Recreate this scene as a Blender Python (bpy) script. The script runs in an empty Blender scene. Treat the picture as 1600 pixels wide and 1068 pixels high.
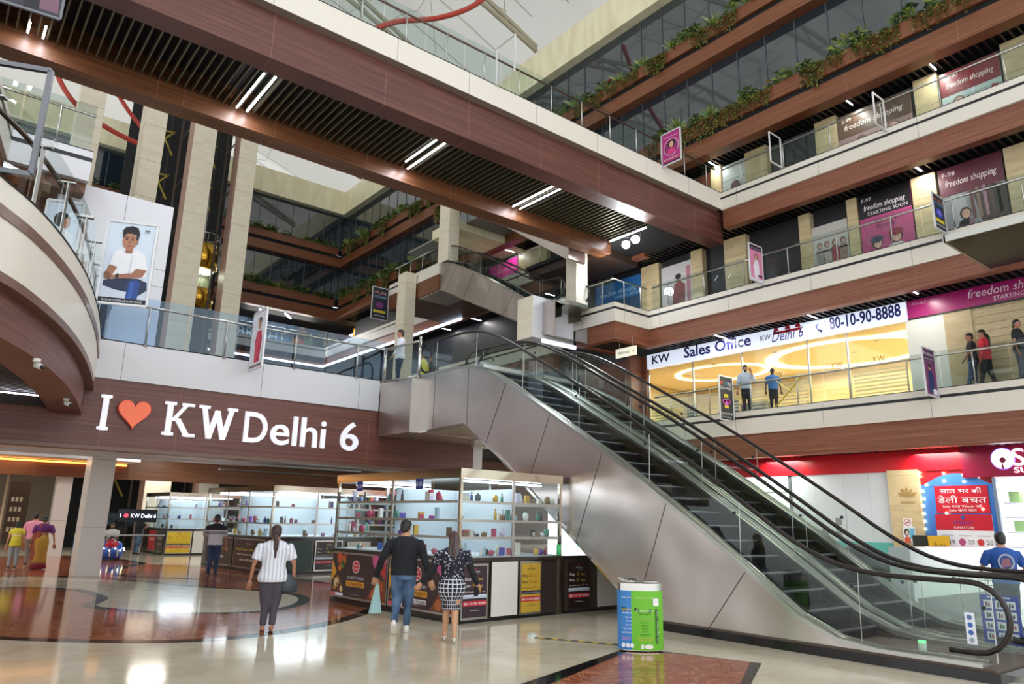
import bpy, bmesh, math, random
from math import pi, sin, cos, sqrt, atan2, radians
from mathutils import Vector, Matrix, Euler
SC = bpy.context.scene
COL = SC.collection
random.seed(7)
# ------------------------------------------------------------------ camera
FPX = 1133.412
PIT, ROL, YAW = radians(13.8586349), radians(1.22711793), radians(38.52722603)
def _axes():
    F = Vector((0, cos(PIT), sin(PIT))); R = Vector((1, 0, 0)); U = Vector((0, -sin(PIT), cos(PIT)))
    R2 = R*cos(ROL) + U*sin(ROL); U2 = -R*sin(ROL) + U*cos(ROL)
    m = Matrix(((cos(YAW), sin(YAW), 0), (-sin(YAW), cos(YAW), 0), (0, 0, 1)))
    return m @ R2, m @ U2, m @ F
RW, UW, FW = _axes()
CAM = Vector((0, 0, 1.75))
cd = bpy.data.cameras.new('camera'); cam = bpy.data.objects.new('camera', cd); COL.objects.link(cam)
cd.sensor_width = 36.0; cd.lens = 36.0*FPX/1600.0; cd.clip_start = 0.05; cd.clip_end = 400
cam.matrix_world = Matrix(((RW.x, UW.x, -FW.x, CAM.x), (RW.y, UW.y, -FW.y, CAM.y), (RW.z, UW.z, -FW.z, CAM.z), (0, 0, 0, 1)))
SC.camera = cam
def at(ax, val, px, py):
    """the point of the plane ax=val that lies along a surveyed sight line"""
    d = FW + RW*((px-800)/FPX) - UW*((py-534)/FPX); i = 'xyz'.index(ax)
    return CAM + d*((val-CAM[i])/d[i])
# ------------------------------------------------------------------ world, exposure
w = bpy.data.worlds.new('World'); SC.world = w; w.use_nodes = True
bg = w.node_tree.nodes['Background']; bg.inputs[0].default_value = (0.93, 0.96, 1.0, 1); bg.inputs[1].default_value = 1.15
SC.view_settings.view_transform = 'Standard'; SC.view_settings.look = 'None'
SC.view_settings.gamma = 1.0; SC.view_settings.use_curve_mapping = False; SC.view_settings.exposure = 0.78
SC.cycles.max_bounces = 8; SC.cycles.diffuse_bounces = 3; SC.cycles.glossy_bounces = 4; SC.cycles.transmission_bounces = 6; SC.cycles.transparent_max_bounces = 24
SC.cycles.caustics_reflective = False; SC.cycles.caustics_refractive = False; SC.cycles.sample_clamp_indirect = 4.0
def area(name, loc, size, power, rot=(0, 0, 0), col=(1, 1, 1), sy=None):
    l = bpy.data.lights.new(name, 'AREA'); l.energy = power; l.color = col; l.size = size
    if sy: l.shape = 'RECTANGLE'; l.size_y = sy
    o = bpy.data.objects.new(name, l); COL.objects.link(o); o.location = loc; o.rotation_euler = rot; return o
# daylight that falls through the fabric roof onto the hall, and the lamps of the soffits
sl = bpy.data.lights.new('sun', 'SUN'); sl.energy = 0.5; sl.angle = radians(30); sl.color = (1, .98, .95); so = bpy.data.objects.new('sun', sl); COL.objects.link(so); so.location = (0, 0, 60); so.rotation_euler = (radians(8), radians(-6), 0)
# ------------------------------------------------------------------ colours and materials
def lin(h):
    if isinstance(h, str):
        h = h.lstrip('#'); h = [int(h[i:i+2], 16)/255 for i in (0, 2, 4)]
    return tuple((c/12.92 if c <= 0.04045 else ((c+0.055)/1.055)**2.4) for c in h) + (1.0,)
MATS = {}
def mat(name, col='#808080', rough=0.5, metal=0.0, spec=0.5, emit=0.0, ecol=None, alpha=1.0, coat=0.0):
    if name in MATS: return MATS[name]
    m = bpy.data.materials.new(name); m.use_nodes = True
    b = m.node_tree.nodes['Principled BSDF']; c = lin(col)
    b.inputs['Base Color'].default_value = c; b.inputs['Roughness'].default_value = rough; b.inputs['Metallic'].default_value = metal
    b.inputs['Specular IOR Level'].default_value = spec
    if coat: b.inputs['Coat Weight'].default_value = coat; b.inputs['Coat Roughness'].default_value = 0.05
    if emit: b.inputs['Emission Color'].default_value = lin(ecol) if ecol else c; b.inputs['Emission Strength'].default_value = emit
    if alpha < 1: b.inputs['Alpha'].default_value = alpha
    MATS[name] = m; return m
def C(h, rough=0.55, **k):
    """plain colour finish"""
    return mat('paint_%s_%g' % (h.strip('#'), rough), h, rough, **k)
def nodes(m): return m.node_tree.nodes, m.node_tree.links
def tex_mat(name, build, rough=0.5, metal=0.0, spec=0.5, coat=0.0):
    m = mat(name, '#808080', rough, metal, spec, coat=coat); n, l = nodes(m); build(n, l, n['Principled BSDF']); return m
def N(n, t, **k):
    x = n.new(t)
    for a, v in k.items():
        if a.startswith('_'): x.inputs[a[1:].replace('_', ' ')].default_value = v
        else: setattr(x, a, v)
    return x
def ramp(n, stops, interp='LINEAR'):
    r = n.new('ShaderNodeValToRGB'); r.color_ramp.interpolation = interp; e = r.color_ramp.elements
    while len(e) < len(stops): e.new(0.5)
    for i, (p, c) in enumerate(stops): e[i].position = p; e[i].color = lin(c) if isinstance(c, str) else c
    return r
def pos(n, l, scale, coord='Object'):
    tc = n.new('ShaderNodeTexCoord'); mp = n.new('ShaderNodeMapping'); mp.inputs['Scale'].default_value = scale
    l.new(tc.outputs[coord], mp.inputs['Vector']); return mp.outputs[0]
def wood_mat(name, dark, midc, light, sc=(0.5, 0.5, 16), rough=0.42):
    def b(n, l, p):
        v = pos(n, l, sc); a = N(n, 'ShaderNodeTexNoise', _Scale=1.0, _Detail=5.0, _Roughness=0.6); l.new(v, a.inputs['Vector'])
        v2 = pos(n, l, (sc[0]*.4, sc[1]*.4, sc[2]*4.5)); a2 = N(n, 'ShaderNodeTexNoise', _Scale=1.0, _Detail=3.0); l.new(v2, a2.inputs['Vector'])
        mx = N(n, 'ShaderNodeMath', operation='ADD'); mx.inputs[1].default_value = 0
        ml = N(n, 'ShaderNodeMath', operation='MULTIPLY'); ml.inputs[1].default_value = 0.5
        l.new(a2.outputs[0], ml.inputs[0]); ml2 = N(n, 'ShaderNodeMath', operation='MULTIPLY_ADD'); ml2.inputs[1].default_value = 0.5
        l.new(a.outputs[0], ml2.inputs[0]); l.new(ml.outputs[0], ml2.inputs[2])
        r = ramp(n, [(0.36, dark), (0.5, midc), (0.62, light)]); l.new(ml2.outputs[0], r.inputs[0]); l.new(r.outputs[0], p.inputs['Base Color'])
    return tex_mat(name, b, rough)
WOOD = wood_mat('brown_wood_laminate', '#6d3d2a', '#84503a', '#96604a')
WOODK = wood_mat('dark_brown_wood_laminate', '#522e26', '#683d32', '#784a3e')
WOODR = wood_mat('red_wood_slats', '#62361f', '#77462b', '#8a5738', (0.4, 0.4, 22))
WOODS = wood_mat('brown_wood_soffit', '#52301c', '#6a4126', '#7d5030', (0.6, 14, 14))
def beige_tile(name, base, dark, light, sx, sz, mort='#b6a888'):
    def b(n, l, p):
        v = pos(n, l, (1.6, 1.6, 5)); a = N(n, 'ShaderNodeTexNoise', _Scale=1.0, _Detail=6.0, _Roughness=0.65); l.new(v, a.inputs['Vector'])
        r = ramp(n, [(0.3, dark), (0.5, base), (0.72, light)]); l.new(a.outputs[0], r.inputs[0]); l.new(r.outputs[0], p.inputs['Base Color'])
    return tex_mat(name, b, 0.35)
TILE = beige_tile('beige_marble_cladding', '#e6dcc6', '#ded2b8', '#ece4d0', 1, 1)
TRAV = beige_tile('beige_travertine_pier', '#cbb78e', '#bda87e', '#d6c49c', 1, 1)
WHITE = mat('off_white_panel', '#e0dace', 0.42); WHITEB = mat('cool_white_panel', '#d9dade', 0.4)
CREAM = tex_mat('cream_concrete', lambda n, l, p: (lambda v, a, r: (l.new(v, a.inputs['Vector']), l.new(a.outputs[0], r.inputs[0]), l.new(r.outputs[0], p.inputs['Base Color'])))(
    pos(n, l, (1.2, 1.2, 0.35)), N(n, 'ShaderNodeTexNoise', _Scale=1.6, _Detail=5.0), ramp(n, [(0.3, '#ddd4ae'), (0.6, '#eee7c6')])), 0.7)
BLACK = mat('black_groove', '#1c1a1e', 0.35); GRANITE = mat('black_granite', '#17161a', 0.08); DARK = mat('dark_grey_void', '#16171a', 0.8)
SLAT = mat('dark_aluminium_slat', '#42403e', 0.38, 0.6); SLATL = mat('bronze_aluminium_slat', '#6f6b58', 0.4, 0.5)
def brushed(name, c0, c1, rough=0.3):
    def b(n, l, p):
        v = pos(n, l, (0.5, 0.5, 0.5)); a = N(n, 'ShaderNodeTexNoise', _Scale=0.8, _Detail=2.0); l.new(v, a.inputs['Vector'])
        r = ramp(n, [(0.3, c0), (0.7, c1)]); l.new(a.outputs[0], r.inputs[0]); l.new(r.outputs[0], p.inputs['Base Color'])
        bp = N(n, 'ShaderNodeBump', _Strength=0.3, _Distance=0.3); v2 = pos(n, l, (0.7, 0.7, 0.7)); a2 = N(n, 'ShaderNodeTexNoise', _Scale=1.0, _Detail=1.0)
        l.new(v2, a2.inputs['Vector']); l.new(a2.outputs[0], bp.inputs['Height']); l.new(bp.outputs[0], p.inputs['Normal'])
    return tex_mat(name, b, rough, 1.0)
STEEL = brushed('brushed_steel_cladding', '#b9aea8', '#cfc6c0', 0.33)
CHROME = mat('polished_steel', '#c9c8c4', 0.16, 1.0); SATIN = mat('satin_steel', '#b9b9b4', 0.3, 1.0); DSTEEL = mat('worn_grey_steel', '#74757a', 0.35, 0.8)
RUBBER = mat('black_rubber', '#1d1512', 0.28); BRONZE = mat('bronze_rail', '#5d4a40', 0.3, 0.6)
STEP = mat('dark_ribbed_step', '#29282a', 0.6, 0.1, 0.3); RISER = mat('black_ribbed_riser', '#0d0c0e', 0.8, 0.0, 0.15); SKIRT = brushed('aged_brass_steel_skirt', '#6d6552', '#8b836b', 0.35)
GOLD = mat('polished_brass', '#c79a3c', 0.18, 1.0); REDM = mat('red_painted_tube', '#b33a2c', 0.5)
def glass_mat(name, tint, refl=0.10, rough=0.02):
    m = bpy.data.materials.new(name); m.use_nodes = True; n, l = nodes(m); n.clear()
    o = n.new('ShaderNodeOutputMaterial'); mix = n.new('ShaderNodeMixShader'); t = n.new('ShaderNodeBsdfTransparent'); g = n.new('ShaderNodeBsdfGlossy')
    t.inputs[0].default_value = lin(tint); g.inputs['Roughness'].default_value = rough; g.inputs[0].default_value = (0.9, 0.97, 0.95, 1)
    lw = n.new('ShaderNodeLayerWeight'); lw.inputs[0].default_value = .5; pw = N(n, 'ShaderNodeMath', operation='POWER'); pw.inputs[1].default_value = 5.0; l.new(lw.outputs['Facing'], pw.inputs[0])
    sc = N(n, 'ShaderNodeMath', operation='MULTIPLY_ADD'); sc.inputs[1].default_value = .75; sc.inputs[2].default_value = refl; l.new(pw.outputs[0], sc.inputs[0])
    gm = n.new('ShaderNodeNewGeometry'); fr = N(n, 'ShaderNodeMath', operation='SUBTRACT'); fr.inputs[0].default_value = 1.0; l.new(gm.outputs['Backfacing'], fr.inputs[1])
    ad = N(n, 'ShaderNodeMath', operation='MULTIPLY'); l.new(sc.outputs[0], ad.inputs[0]); l.new(fr.outputs[0], ad.inputs[1])
    l.new(ad.outputs[0], mix.inputs[0]); l.new(t.outputs[0], mix.inputs[1]); l.new(g.outputs[0], mix.inputs[2]); l.new(mix.outputs[0], o.inputs[0])
    MATS[name] = m; return m
GLASS = glass_mat('clear_railing_glass', '#eef4f3', 0.06); GLASSG = glass_mat('green_balustrade_glass', '#edf3f0', 0.04); GLASSB = glass_mat('blue_sheen_guard_glass', '#e4edf6', 0.10); GLASSK = glass_mat('showcase_glass', '#f4f8f8', 0.05)  # the walkway guard glass has its blue reflection put into the tint
GLASSD = mat('dark_reflective_glazing', '#1c2a33', 0.04, 0.0, 1.0); MATS['dark_reflective_glazing'].node_tree.nodes['Principled BSDF'].inputs['IOR'].default_value = 1.75
LED = mat('cool_white_led', '#ffffff', 0.5, emit=9.0, ecol='#eef0ff'); LEDW = mat('warm_white_lamp', '#fff3d0', 0.5, emit=8.0, ecol='#ffe9b8')
def LIT(h, s=1.0): return mat('lit_%s_%g' % (h.strip('#'), s), h, 0.5, emit=s)
SKIN = mat('brown_skin', '#a8755a', 0.5); SKINL = mat('light_brown_skin', '#c69474', 0.5); HAIR = mat('black_hair', '#171214', 0.42)
# ------------------------------------------------------------------ mesh builder
class MB:
    def __init__(self): self.v = []; self.f = []; self.m = []; self.mats = []; self.s = []
    def mi(self, m):
        if m not in self.mats: self.mats.append(m)
        return self.mats.index(m)
    def add(self, vs, fs, m, smooth=False):
        o = len(self.v); k = self.mi(m); self.v += [tuple(p) for p in vs]
        for f in fs: self.f.append([i+o for i in f]); self.m.append(k); self.s.append(smooth)
        return self
    def box(self, x0, x1, y0, y1, z0, z1, m):
        return self.add([(x0, y0, z0), (x1, y0, z0), (x1, y1, z0), (x0, y1, z0), (x0, y0, z1), (x1, y0, z1), (x1, y1, z1), (x0, y1, z1)],
                        [(0, 3, 2, 1), (4, 5, 6, 7), (0, 1, 5, 4), (1, 2, 6, 5), (2, 3, 7, 6), (3, 0, 4, 7)], m)
    def hexa(self, p, m):     # 8 corners, bottom ring then top ring
        return self.add(p, [(0, 3, 2, 1), (4, 5, 6, 7), (0, 1, 5, 4), (1, 2, 6, 5), (2, 3, 7, 6), (3, 0, 4, 7)], m)
    def poly(self, pts, m): return self.add(pts, [tuple(range(len(pts)))], m)
    def slab(self, pts, off, m, m2=None):     # polygon swept by the vector off
        n = len(pts); off = Vector(off); a = [Vector(p) for p in pts]; b = [p+off for p in a]
        self.add(a+b, [tuple(range(n-1, -1, -1)), tuple(range(n, 2*n))], m)
        return self.add(a+b, [(i, (i+1) % n, n+(i+1) % n, n+i) for i in range(n)], m2 or m)
    def bar(self, a, b, wx, wz, m, up=(0, 0, 1)):
        a, b = Vector(a), Vector(b); d = (b-a).normalized(); u = Vector(up)
        if abs(d.dot(u)) > 0.98: u = Vector((1, 0, 0))
        s = d.cross(u).normalized()*wx/2; t = s.cross(d).normalized()*wz/2
        return self.hexa([a-s-t, a+s-t, a+s+t, a-s+t, b-s-t, b+s-t, b+s+t, b-s+t], m)
    def tube(self, pts, r, m, n=8, cap=True, closed=False):
        pts = [Vector(p) for p in pts]; rs = r if isinstance(r, (list, tuple)) else [r]*len(pts); vs = []; fs = []; u = None
        for i, p in enumerate(pts):
            d = (pts[min(i+1, len(pts)-1)]-pts[max(i-1, 0)]).normalized()
            if u is None:
                u = Vector((0, 0, 1)) if abs(d.z) < 0.9 else Vector((1, 0, 0))
            u = (u-d*u.dot(d)).normalized(); s = d.cross(u)
            for k in range(n):
                a = 2*pi*k/n; vs.append(p+(u*cos(a)+s*sin(a))*rs[i])
        for i in range(len(pts)-1):
            for k in range(n): fs.append((i*n+k, i*n+(k+1) % n, (i+1)*n+(k+1) % n, (i+1)*n+k))
        if cap: fs += [tuple(range(n-1, -1, -1)), tuple((len(pts)-1)*n+k for k in range(n))]
        return self.add(vs, fs, m, True)
    def rings(self, rows, m, n=12, cap=True, smooth=True):
        """rows of (centre, radius x, radius y[, axis u, axis v]) lofted into one skin"""
        vs = []; fs = []
        for row in rows:
            c = Vector(row[0]); u = Vector(row[3]) if len(row) > 3 else Vector((1, 0, 0)); v = Vector(row[4]) if len(row) > 4 else Vector((0, 1, 0))
            for k in range(n): a = 2*pi*k/n; vs.append(c+u*(row[1]*cos(a))+v*(row[2]*sin(a)))
        for i in range(len(rows)-1):
            for k in range(n): fs.append((i*n+k, i*n+(k+1) % n, (i+1)*n+(k+1) % n, (i+1)*n+k))
        if cap: fs += [tuple(range(n-1, -1, -1)), tuple((len(rows)-1)*n+k for k in range(n))]
        return self.add(vs, fs, m, smooth)
    def cyl(self, c, r, h, m, n=16, r2=None): c = Vector(c); return self.rings([(c, r, r), (c+Vector((0, 0, h)), r if r2 is None else r2, r if r2 is None else r2)], m, n)
    def ball(self, c, r, m, nu=12, nv=8):
        c = Vector(c); r = r if isinstance(r, (tuple, list)) else (r, r, r)
        return self.rings([(c+Vector((0, 0, -cos(pi*i/nv)*r[2])), max(1e-4, sin(pi*i/nv))*r[0], max(1e-4, sin(pi*i/nv))*r[1]) for i in range(nv+1)], m, nu)
    def disc(self, c, u, v, m, n=20, a0=0, a1=2*pi):
        c, u, v = Vector(c), Vector(u), Vector(v); return self.poly([c+u*cos(a0+(a1-a0)*k/n)+v*sin(a0+(a1-a0)*k/n) for k in range(n if a1-a0 > 6.2 else n+1)], m)
    def text(self, s, o, xd, yd, h, m, width=None, align='L', ext=0.0, res=2, shear=0.0, bold=0.0):
        """lettering h tall standing on the line that starts at o and runs along xd"""
        vs, fs, x0, x1 = glyphs(s, res, ext > 0, shear, bold); o, xd, yd = Vector(o), Vector(xd).normalized(), Vector(yd).normalized(); zd = xd.cross(yd)
        k = h/0.72; kx = width/(x1-x0) if width else k; dx = -x0 if align == 'L' else (-(x0+x1)/2 if align == 'C' else -x1)
        return self.add([o+xd*((p[0]+dx)*kx)+yd*(p[1]*k)+zd*(p[2]*ext) for p in vs], fs, m)
    def build(self, name, parent=None, world=True, **tags):
        me = bpy.data.meshes.new(name); vs = self.v
        if parent is not None and world:
            inv = PW[parent.name].inverted(); vs = [inv @ Vector(p) for p in vs]
        me.from_pydata([tuple(p) for p in vs], [], self.f)
        for m in self.mats: me.materials.append(m)
        me.polygons.foreach_set('material_index', self.m); me.polygons.foreach_set('use_smooth', self.s)
        me.update(); o = bpy.data.objects.new(name, me); COL.objects.link(o)
        if parent is not None: o.parent = parent; PW[o.name] = PW[parent.name].copy()
        else: PW[o.name] = Matrix.Identity(4)
        for k, v in tags.items(): o[k] = v
        return o
PW = {}
_G = {}
def glyphs(s, res, solid, shear, bold=0.0):
    key = (s, res, solid, shear, bold)
    if key in _G: return _G[key]
    cu = bpy.data.curves.new('lettering', 'FONT'); cu.body = s; cu.size = 1.0; cu.resolution_u = res; cu.extrude = 0.5 if solid else 0.0; cu.shear = shear; cu.offset = bold
    ob = bpy.data.objects.new('lettering', cu); COL.objects.link(ob); dg = bpy.context.evaluated_depsgraph_get(); ev = ob.evaluated_get(dg); me = ev.to_mesh()
    vs = [tuple(v.co) for v in me.vertices]; fs = [tuple(p.vertices) for p in me.polygons]; ev.to_mesh_clear()
    bpy.data.objects.remove(ob); bpy.data.curves.remove(cu)
    if not vs: vs = [(0, 0, 0), (.1, 0, 0), (.1, .1, 0)]; fs = [(0, 1, 2)]
    _G[key] = (vs, fs, min(v[0] for v in vs), max(v[0] for v in vs)); return _G[key]
def tag(o, label=None, cat=None, group=None, kind=None):
    if label: o['label'] = label
    if cat: o['category'] = cat
    if group: o['group'] = group
    if kind: o['kind'] = kind
    return o
def thing(name, loc, label, cat, group=None, rz=0.0):
    o = bpy.data.objects.new(name, None); COL.objects.link(o); o.location = loc; o.rotation_euler = (0, 0, rz); o.empty_display_size = 0.1
    PW[o.name] = Matrix.Translation(Vector(loc)) @ Matrix.Rotation(rz, 4, 'Z'); return tag(o, label, cat, group)
def one(mb, name, label, cat, group=None): return tag(mb.build(name), label, cat, group)
def struct(mb, name): return tag(mb.build(name), kind='structure')
def copy_tree(o, parent=None):
    c = o.copy(); COL.objects.link(c); c.parent = parent
    for ch in list(o.children): copy_tree(ch, c)
    return c
X, Y, Z = Vector((1, 0, 0)), Vector((0, 1, 0)), Vector((0, 0, 1))
# ================================================================== the setting
UG, FL, SL = 5.62, 10.12, 14.0
XR, YB = 21.9, 48.5
def marble(name, stops, vein, scale, rough):
    def b(n, l, p):
        v = pos(n, l, (scale, scale, scale)); a = N(n, 'ShaderNodeTexNoise', _Scale=1.0, _Detail=8.0, _Roughness=0.65, _Distortion=0.6); l.new(v, a.inputs['Vector'])
        r = ramp(n, stops); l.new(a.outputs[0], r.inputs[0])
        v2 = pos(n, l, (scale*1.3, scale*1.0, scale)); a2 = N(n, 'ShaderNodeTexNoise', _Scale=0.9, _Detail=6.0, _Roughness=0.7, _Distortion=1.6); l.new(v2, a2.inputs['Vector'])
        rv = ramp(n, [(0.485, (0, 0, 0, 1)), (0.5, (1, 1, 1, 1)), (0.515, (0, 0, 0, 1))]); l.new(a2.outputs[0], rv.inputs[0])
        k = N(n, 'ShaderNodeMath', operation='MULTIPLY'); k.inputs[1].default_value = vein[1]; l.new(rv.outputs[0], k.inputs[0])
        mx = n.new('ShaderNodeMix'); mx.data_type = 'RGBA'; mx.inputs[7].default_value = lin(vein[0])
        l.new(k.outputs[0], mx.inputs[0]); l.new(r.outputs[0], mx.inputs[6]); l.new(mx.outputs[2], p.inputs['Base Color'])
    return tex_mat(name, b, rough, 0, 0.42, coat=0.08)
FLOORM = marble('beige_polished_marble', [(0.3, '#c6b99e'), (0.5, '#d8cdb6'), (0.7, '#e3dac8')], ('#ddd3bd', 0.25), 0.9, 0.10)
FLOORD = marble('tan_polished_marble', [(0.3, '#7d7059'), (0.5, '#92856b'), (0.7, '#a59a80')], ('#c9bfa6', 0.25), 0.9, 0.07)
REDMAR = marble('red_brown_marble', [(0.3, '#7c3a24'), (0.5, '#9c5032'), (0.7, '#b26846')], ('#d8b496', 0.75), 1.5, 0.11)
b = MB(); b.box(-30, 40, -8, 80, -0.3, 0.0, FLOORM); struct(b, 'floor')
# inlaid rings and arcs of the stone floor
def inlay(pts, m, z, name): b = MB(); b.slab([(p[0], p[1], 0.0005) for p in pts], (0, 0, z), m); return struct(b, name)
def path_px(pp): return [at('z', 0, *p) for p in pp]
def smooth(pts, k=6, closed=True):
    out = []; n = len(pts); pts = [Vector(p) for p in pts]
    for i in range(n if closed else n-1):
        p0, p1, p2, p3 = (pts[(i-1) % n] if closed or i > 0 else pts[0]), pts[i], pts[(i+1) % n], (pts[(i+2) % n] if closed or i+2 < n else pts[-1])
        for j in range(k):
            t = j/k; out.append(0.5*((2*p1)+(p2-p0)*t+(2*p0-5*p1+4*p2-p3)*t*t+(3*p1-p0-3*p2+p3)*t*t*t))
    if not closed: out.append(pts[-1])
    return out
def grow(pts, d):
    c = sum((Vector(p) for p in pts), Vector())/len(pts); out = []; n = len(pts)
    for i in range(n):
        t = (Vector(pts[(i+1) % n])-Vector(pts[i-1])).normalized(); nn = Vector((t.y, -t.x, 0)); q = Vector(pts[i]); out.append(q+nn*d)
    return out
OUTER = smooth(path_px([(-260, 960), (-150, 985), (0, 999), (200, 1004.5), (330, 1001), (450, 988), (540, 970), (592, 952), (600, 945), (585, 930), (480, 905), (300, 893), (226, 896), (200, 893), (176, 894), (190, 885),
                                (228, 879), (150, 870), (40, 868), (-120, 878), (-300, 915)]))
inlay(OUTER, GRANITE, 0.002, 'floor_border_inlay'); inlay(grow(OUTER, -0.26), REDMAR, 0.004, 'floor_red_inlay')
LOBE = smooth(path_px([(-90, 921), (0, 918.5), (70, 919), (118, 923), (142, 930), (148, 936), (133, 943), (128, 946), (150, 951), (250, 957.5), (350, 959), (440, 953), (482, 940), (470, 929), (400, 921), (300, 915), (200, 906), (60, 900), (-90, 905)]))
inlay(LOBE, GRANITE, 0.006, 'floor_ring_inlay'); inlay(grow(LOBE, -0.24), FLOORM, 0.008, 'floor_centre_inlay')
EYE = smooth(path_px([(172, 894), (185, 899), (230, 902), (330, 905), (420, 905), (420, 892), (300, 884), (230, 882), (190, 886)]))
inlay(EYE, GRANITE, 0.010, 'floor_eye_border'); inlay(grow(EYE, -0.22), REDMAR, 0.012, 'floor_eye_inlay')
TRI = [at('z', 0, *p) for p in [(815, 1068), (968, 1016), (1043, 1018), (1190, 1036), (1165, 1085), (815, 1085)]]
inlay(TRI, GRANITE, 0.003, 'floor_wedge_border')
inlay([at('z', 0, *p) for p in [(862, 1068), (982, 1018), (1043, 1020), (1172, 1034), (1150, 1084), (830, 1084)]], REDMAR, 0.006, 'floor_wedge_inlay')
# ---- helper: a banded gallery edge along a plan polyline (inside is on the left of the walk)
def off_line(pl, d):
    out = []; P_ = [Vector((p[0], p[1], 0)) for p in pl]; n = len(P_)
    for i in range(n):
        t0 = (P_[i]-P_[i-1]).normalized() if i > 0 else (P_[1]-P_[0]).normalized(); t1 = (P_[i+1]-P_[i]).normalized() if i < n-1 else t0
        n0 = Vector((-t0.y, t0.x, 0)); n1 = Vector((-t1.y, t1.x, 0)); m = (n0+n1)
        m = m/(m.dot(n0)) if m.dot(n0) > 0.05 else n0; out.append(P_[i]+m*d)
    return out
def strip(b, pl, d0, d1, z0, z1, m):
    a, c = off_line(pl, d0), off_line(pl, d1)
    for i in range(len(pl)-1):
        p = [a[i], a[i+1], c[i+1], c[i]]; b.hexa([(q.x, q.y, z0) for q in p]+[(q.x, q.y, z1) for q in p], m)
def seams(b, pl, d, z0, z1, m, step, first=0.0, w=0.012):
    a = off_line(pl, d)
    for i in range(len(pl)-1):
        L = (a[i+1]-a[i]).length; t = (a[i+1]-a[i])/L; k = first
        nn = Vector((-t.y, t.x, 0))
        while k < L:
            p = a[i]+t*k; q = [p-t*w/2, p+t*w/2, p+t*w/2+nn*.02, p-t*w/2+nn*.02]; b.hexa([(v.x, v.y, z0) for v in q]+[(v.x, v.y, z1) for v in q], m); k += step
SEAMW, SEAMB = mat('panel_joint', '#8d8984', 0.6), mat('wood_joint', '#8d5f4c', 0.5)
def gallery(name, pl, top, wb, zb, line=True, step=3.2, first=1.0, wset=0.1):
    b = MB(); strip(b, pl, 0, .25, wb, top, WHITE)
    if line: strip(b, pl, -.004, .05, top-.27, top-.185, BLACK)
    seams(b, pl, -.003, wb, top, SEAMW, step, first); strip(b, pl, -.006, .1, top, top+.02, DARK); struct(b, name+'_white_fascia')
    b = MB(); strip(b, pl, wset, .45, zb, wb, WOOD); seams(b, pl, wset-.003, zb, wb, SEAMB, step, first+.1, .015); struct(b, name+'_wood_fascia')
def slats_x(b, x0, x1, y0, y1, z, step, m, w=.05, h=.12):
    k = y0
    while k < y1: b.box(x0, x1, k, k+w, z, z+h, m); k += step
# right side: three gallery edges (walked with the gallery on the right hand)
gallery('gallery_upper_ground', [(XR, 18.65), (XR, 1.0)], UG, 4.82, 4.02, first=.6)
gallery('gallery_first', [(22.2, 21.0), (19.9, 21.0), (19.9, 18.65), (XR, 18.65), (XR, 1.0)], FL, 9.36, 8.68, first=.55)
gallery('gallery_first_far', [(XR, 50), (XR, 24.5)], FL, 9.36, 8.68)
gallery('gallery_second', [(XR, 15.0), (XR, 1.0)], SL, 13.3, 12.6, first=.7)
gallery('gallery_second_far', [(-14, 50), (XR, 50), (XR, 18.9)], SL, 13.25, 12.6)
gallery('gallery_first_back', [(-14, 50), (XR-.1, 50)], FL, 9.36, 8.68)
# slabs with dark slatted soffits
def slab(name, x0, x1, y0, y1, top, bot): b = MB(); b.box(x0, x1, y0, y1, bot+.25, top-.01, DARK); struct(b, name)
slab('floor_slab_upper_ground', 22.36, 34, 1, 18.7, UG, 4.0); slab('floor_slab_first', 22.36, 34, 1, 60, FL, 8.68); slab('floor_slab_second', 22.36, 34, 1, 60, SL, 12.6)
slab('floor_slab_jog', 20.45, 22.3, 19.2, 20.5, FL, 8.7); slab('floor_slab_far_second', -20, 22.2, 50.1, 60, SL, 12.6); slab('floor_slab_far_first', -20, 22.2, 50.1, 60, FL, 8.68)
for nm, z, x0, y1 in (('first', 8.74, 22.3, 18.7), ('second', 12.66, 22.3, 48), ('ground', 4.06, 22.3, 18.7), ('third', 15.9, 22.3, 48)):
    b = MB(); slats_x(b, x0, 24.6, 1.2, y1, z, .22, SLAT, .045, .14); b.box(x0, 24.8, 1.0, y1, z+.17, z+.2, DARK); struct(b, 'ceiling_slats_'+nm)
b = MB(); slats_x(b, 20.3, 22.1, 18.9, 20.9, 8.74, .16, SLAT, .05, .14); struct(b, 'ceiling_slats_jog')
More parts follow.
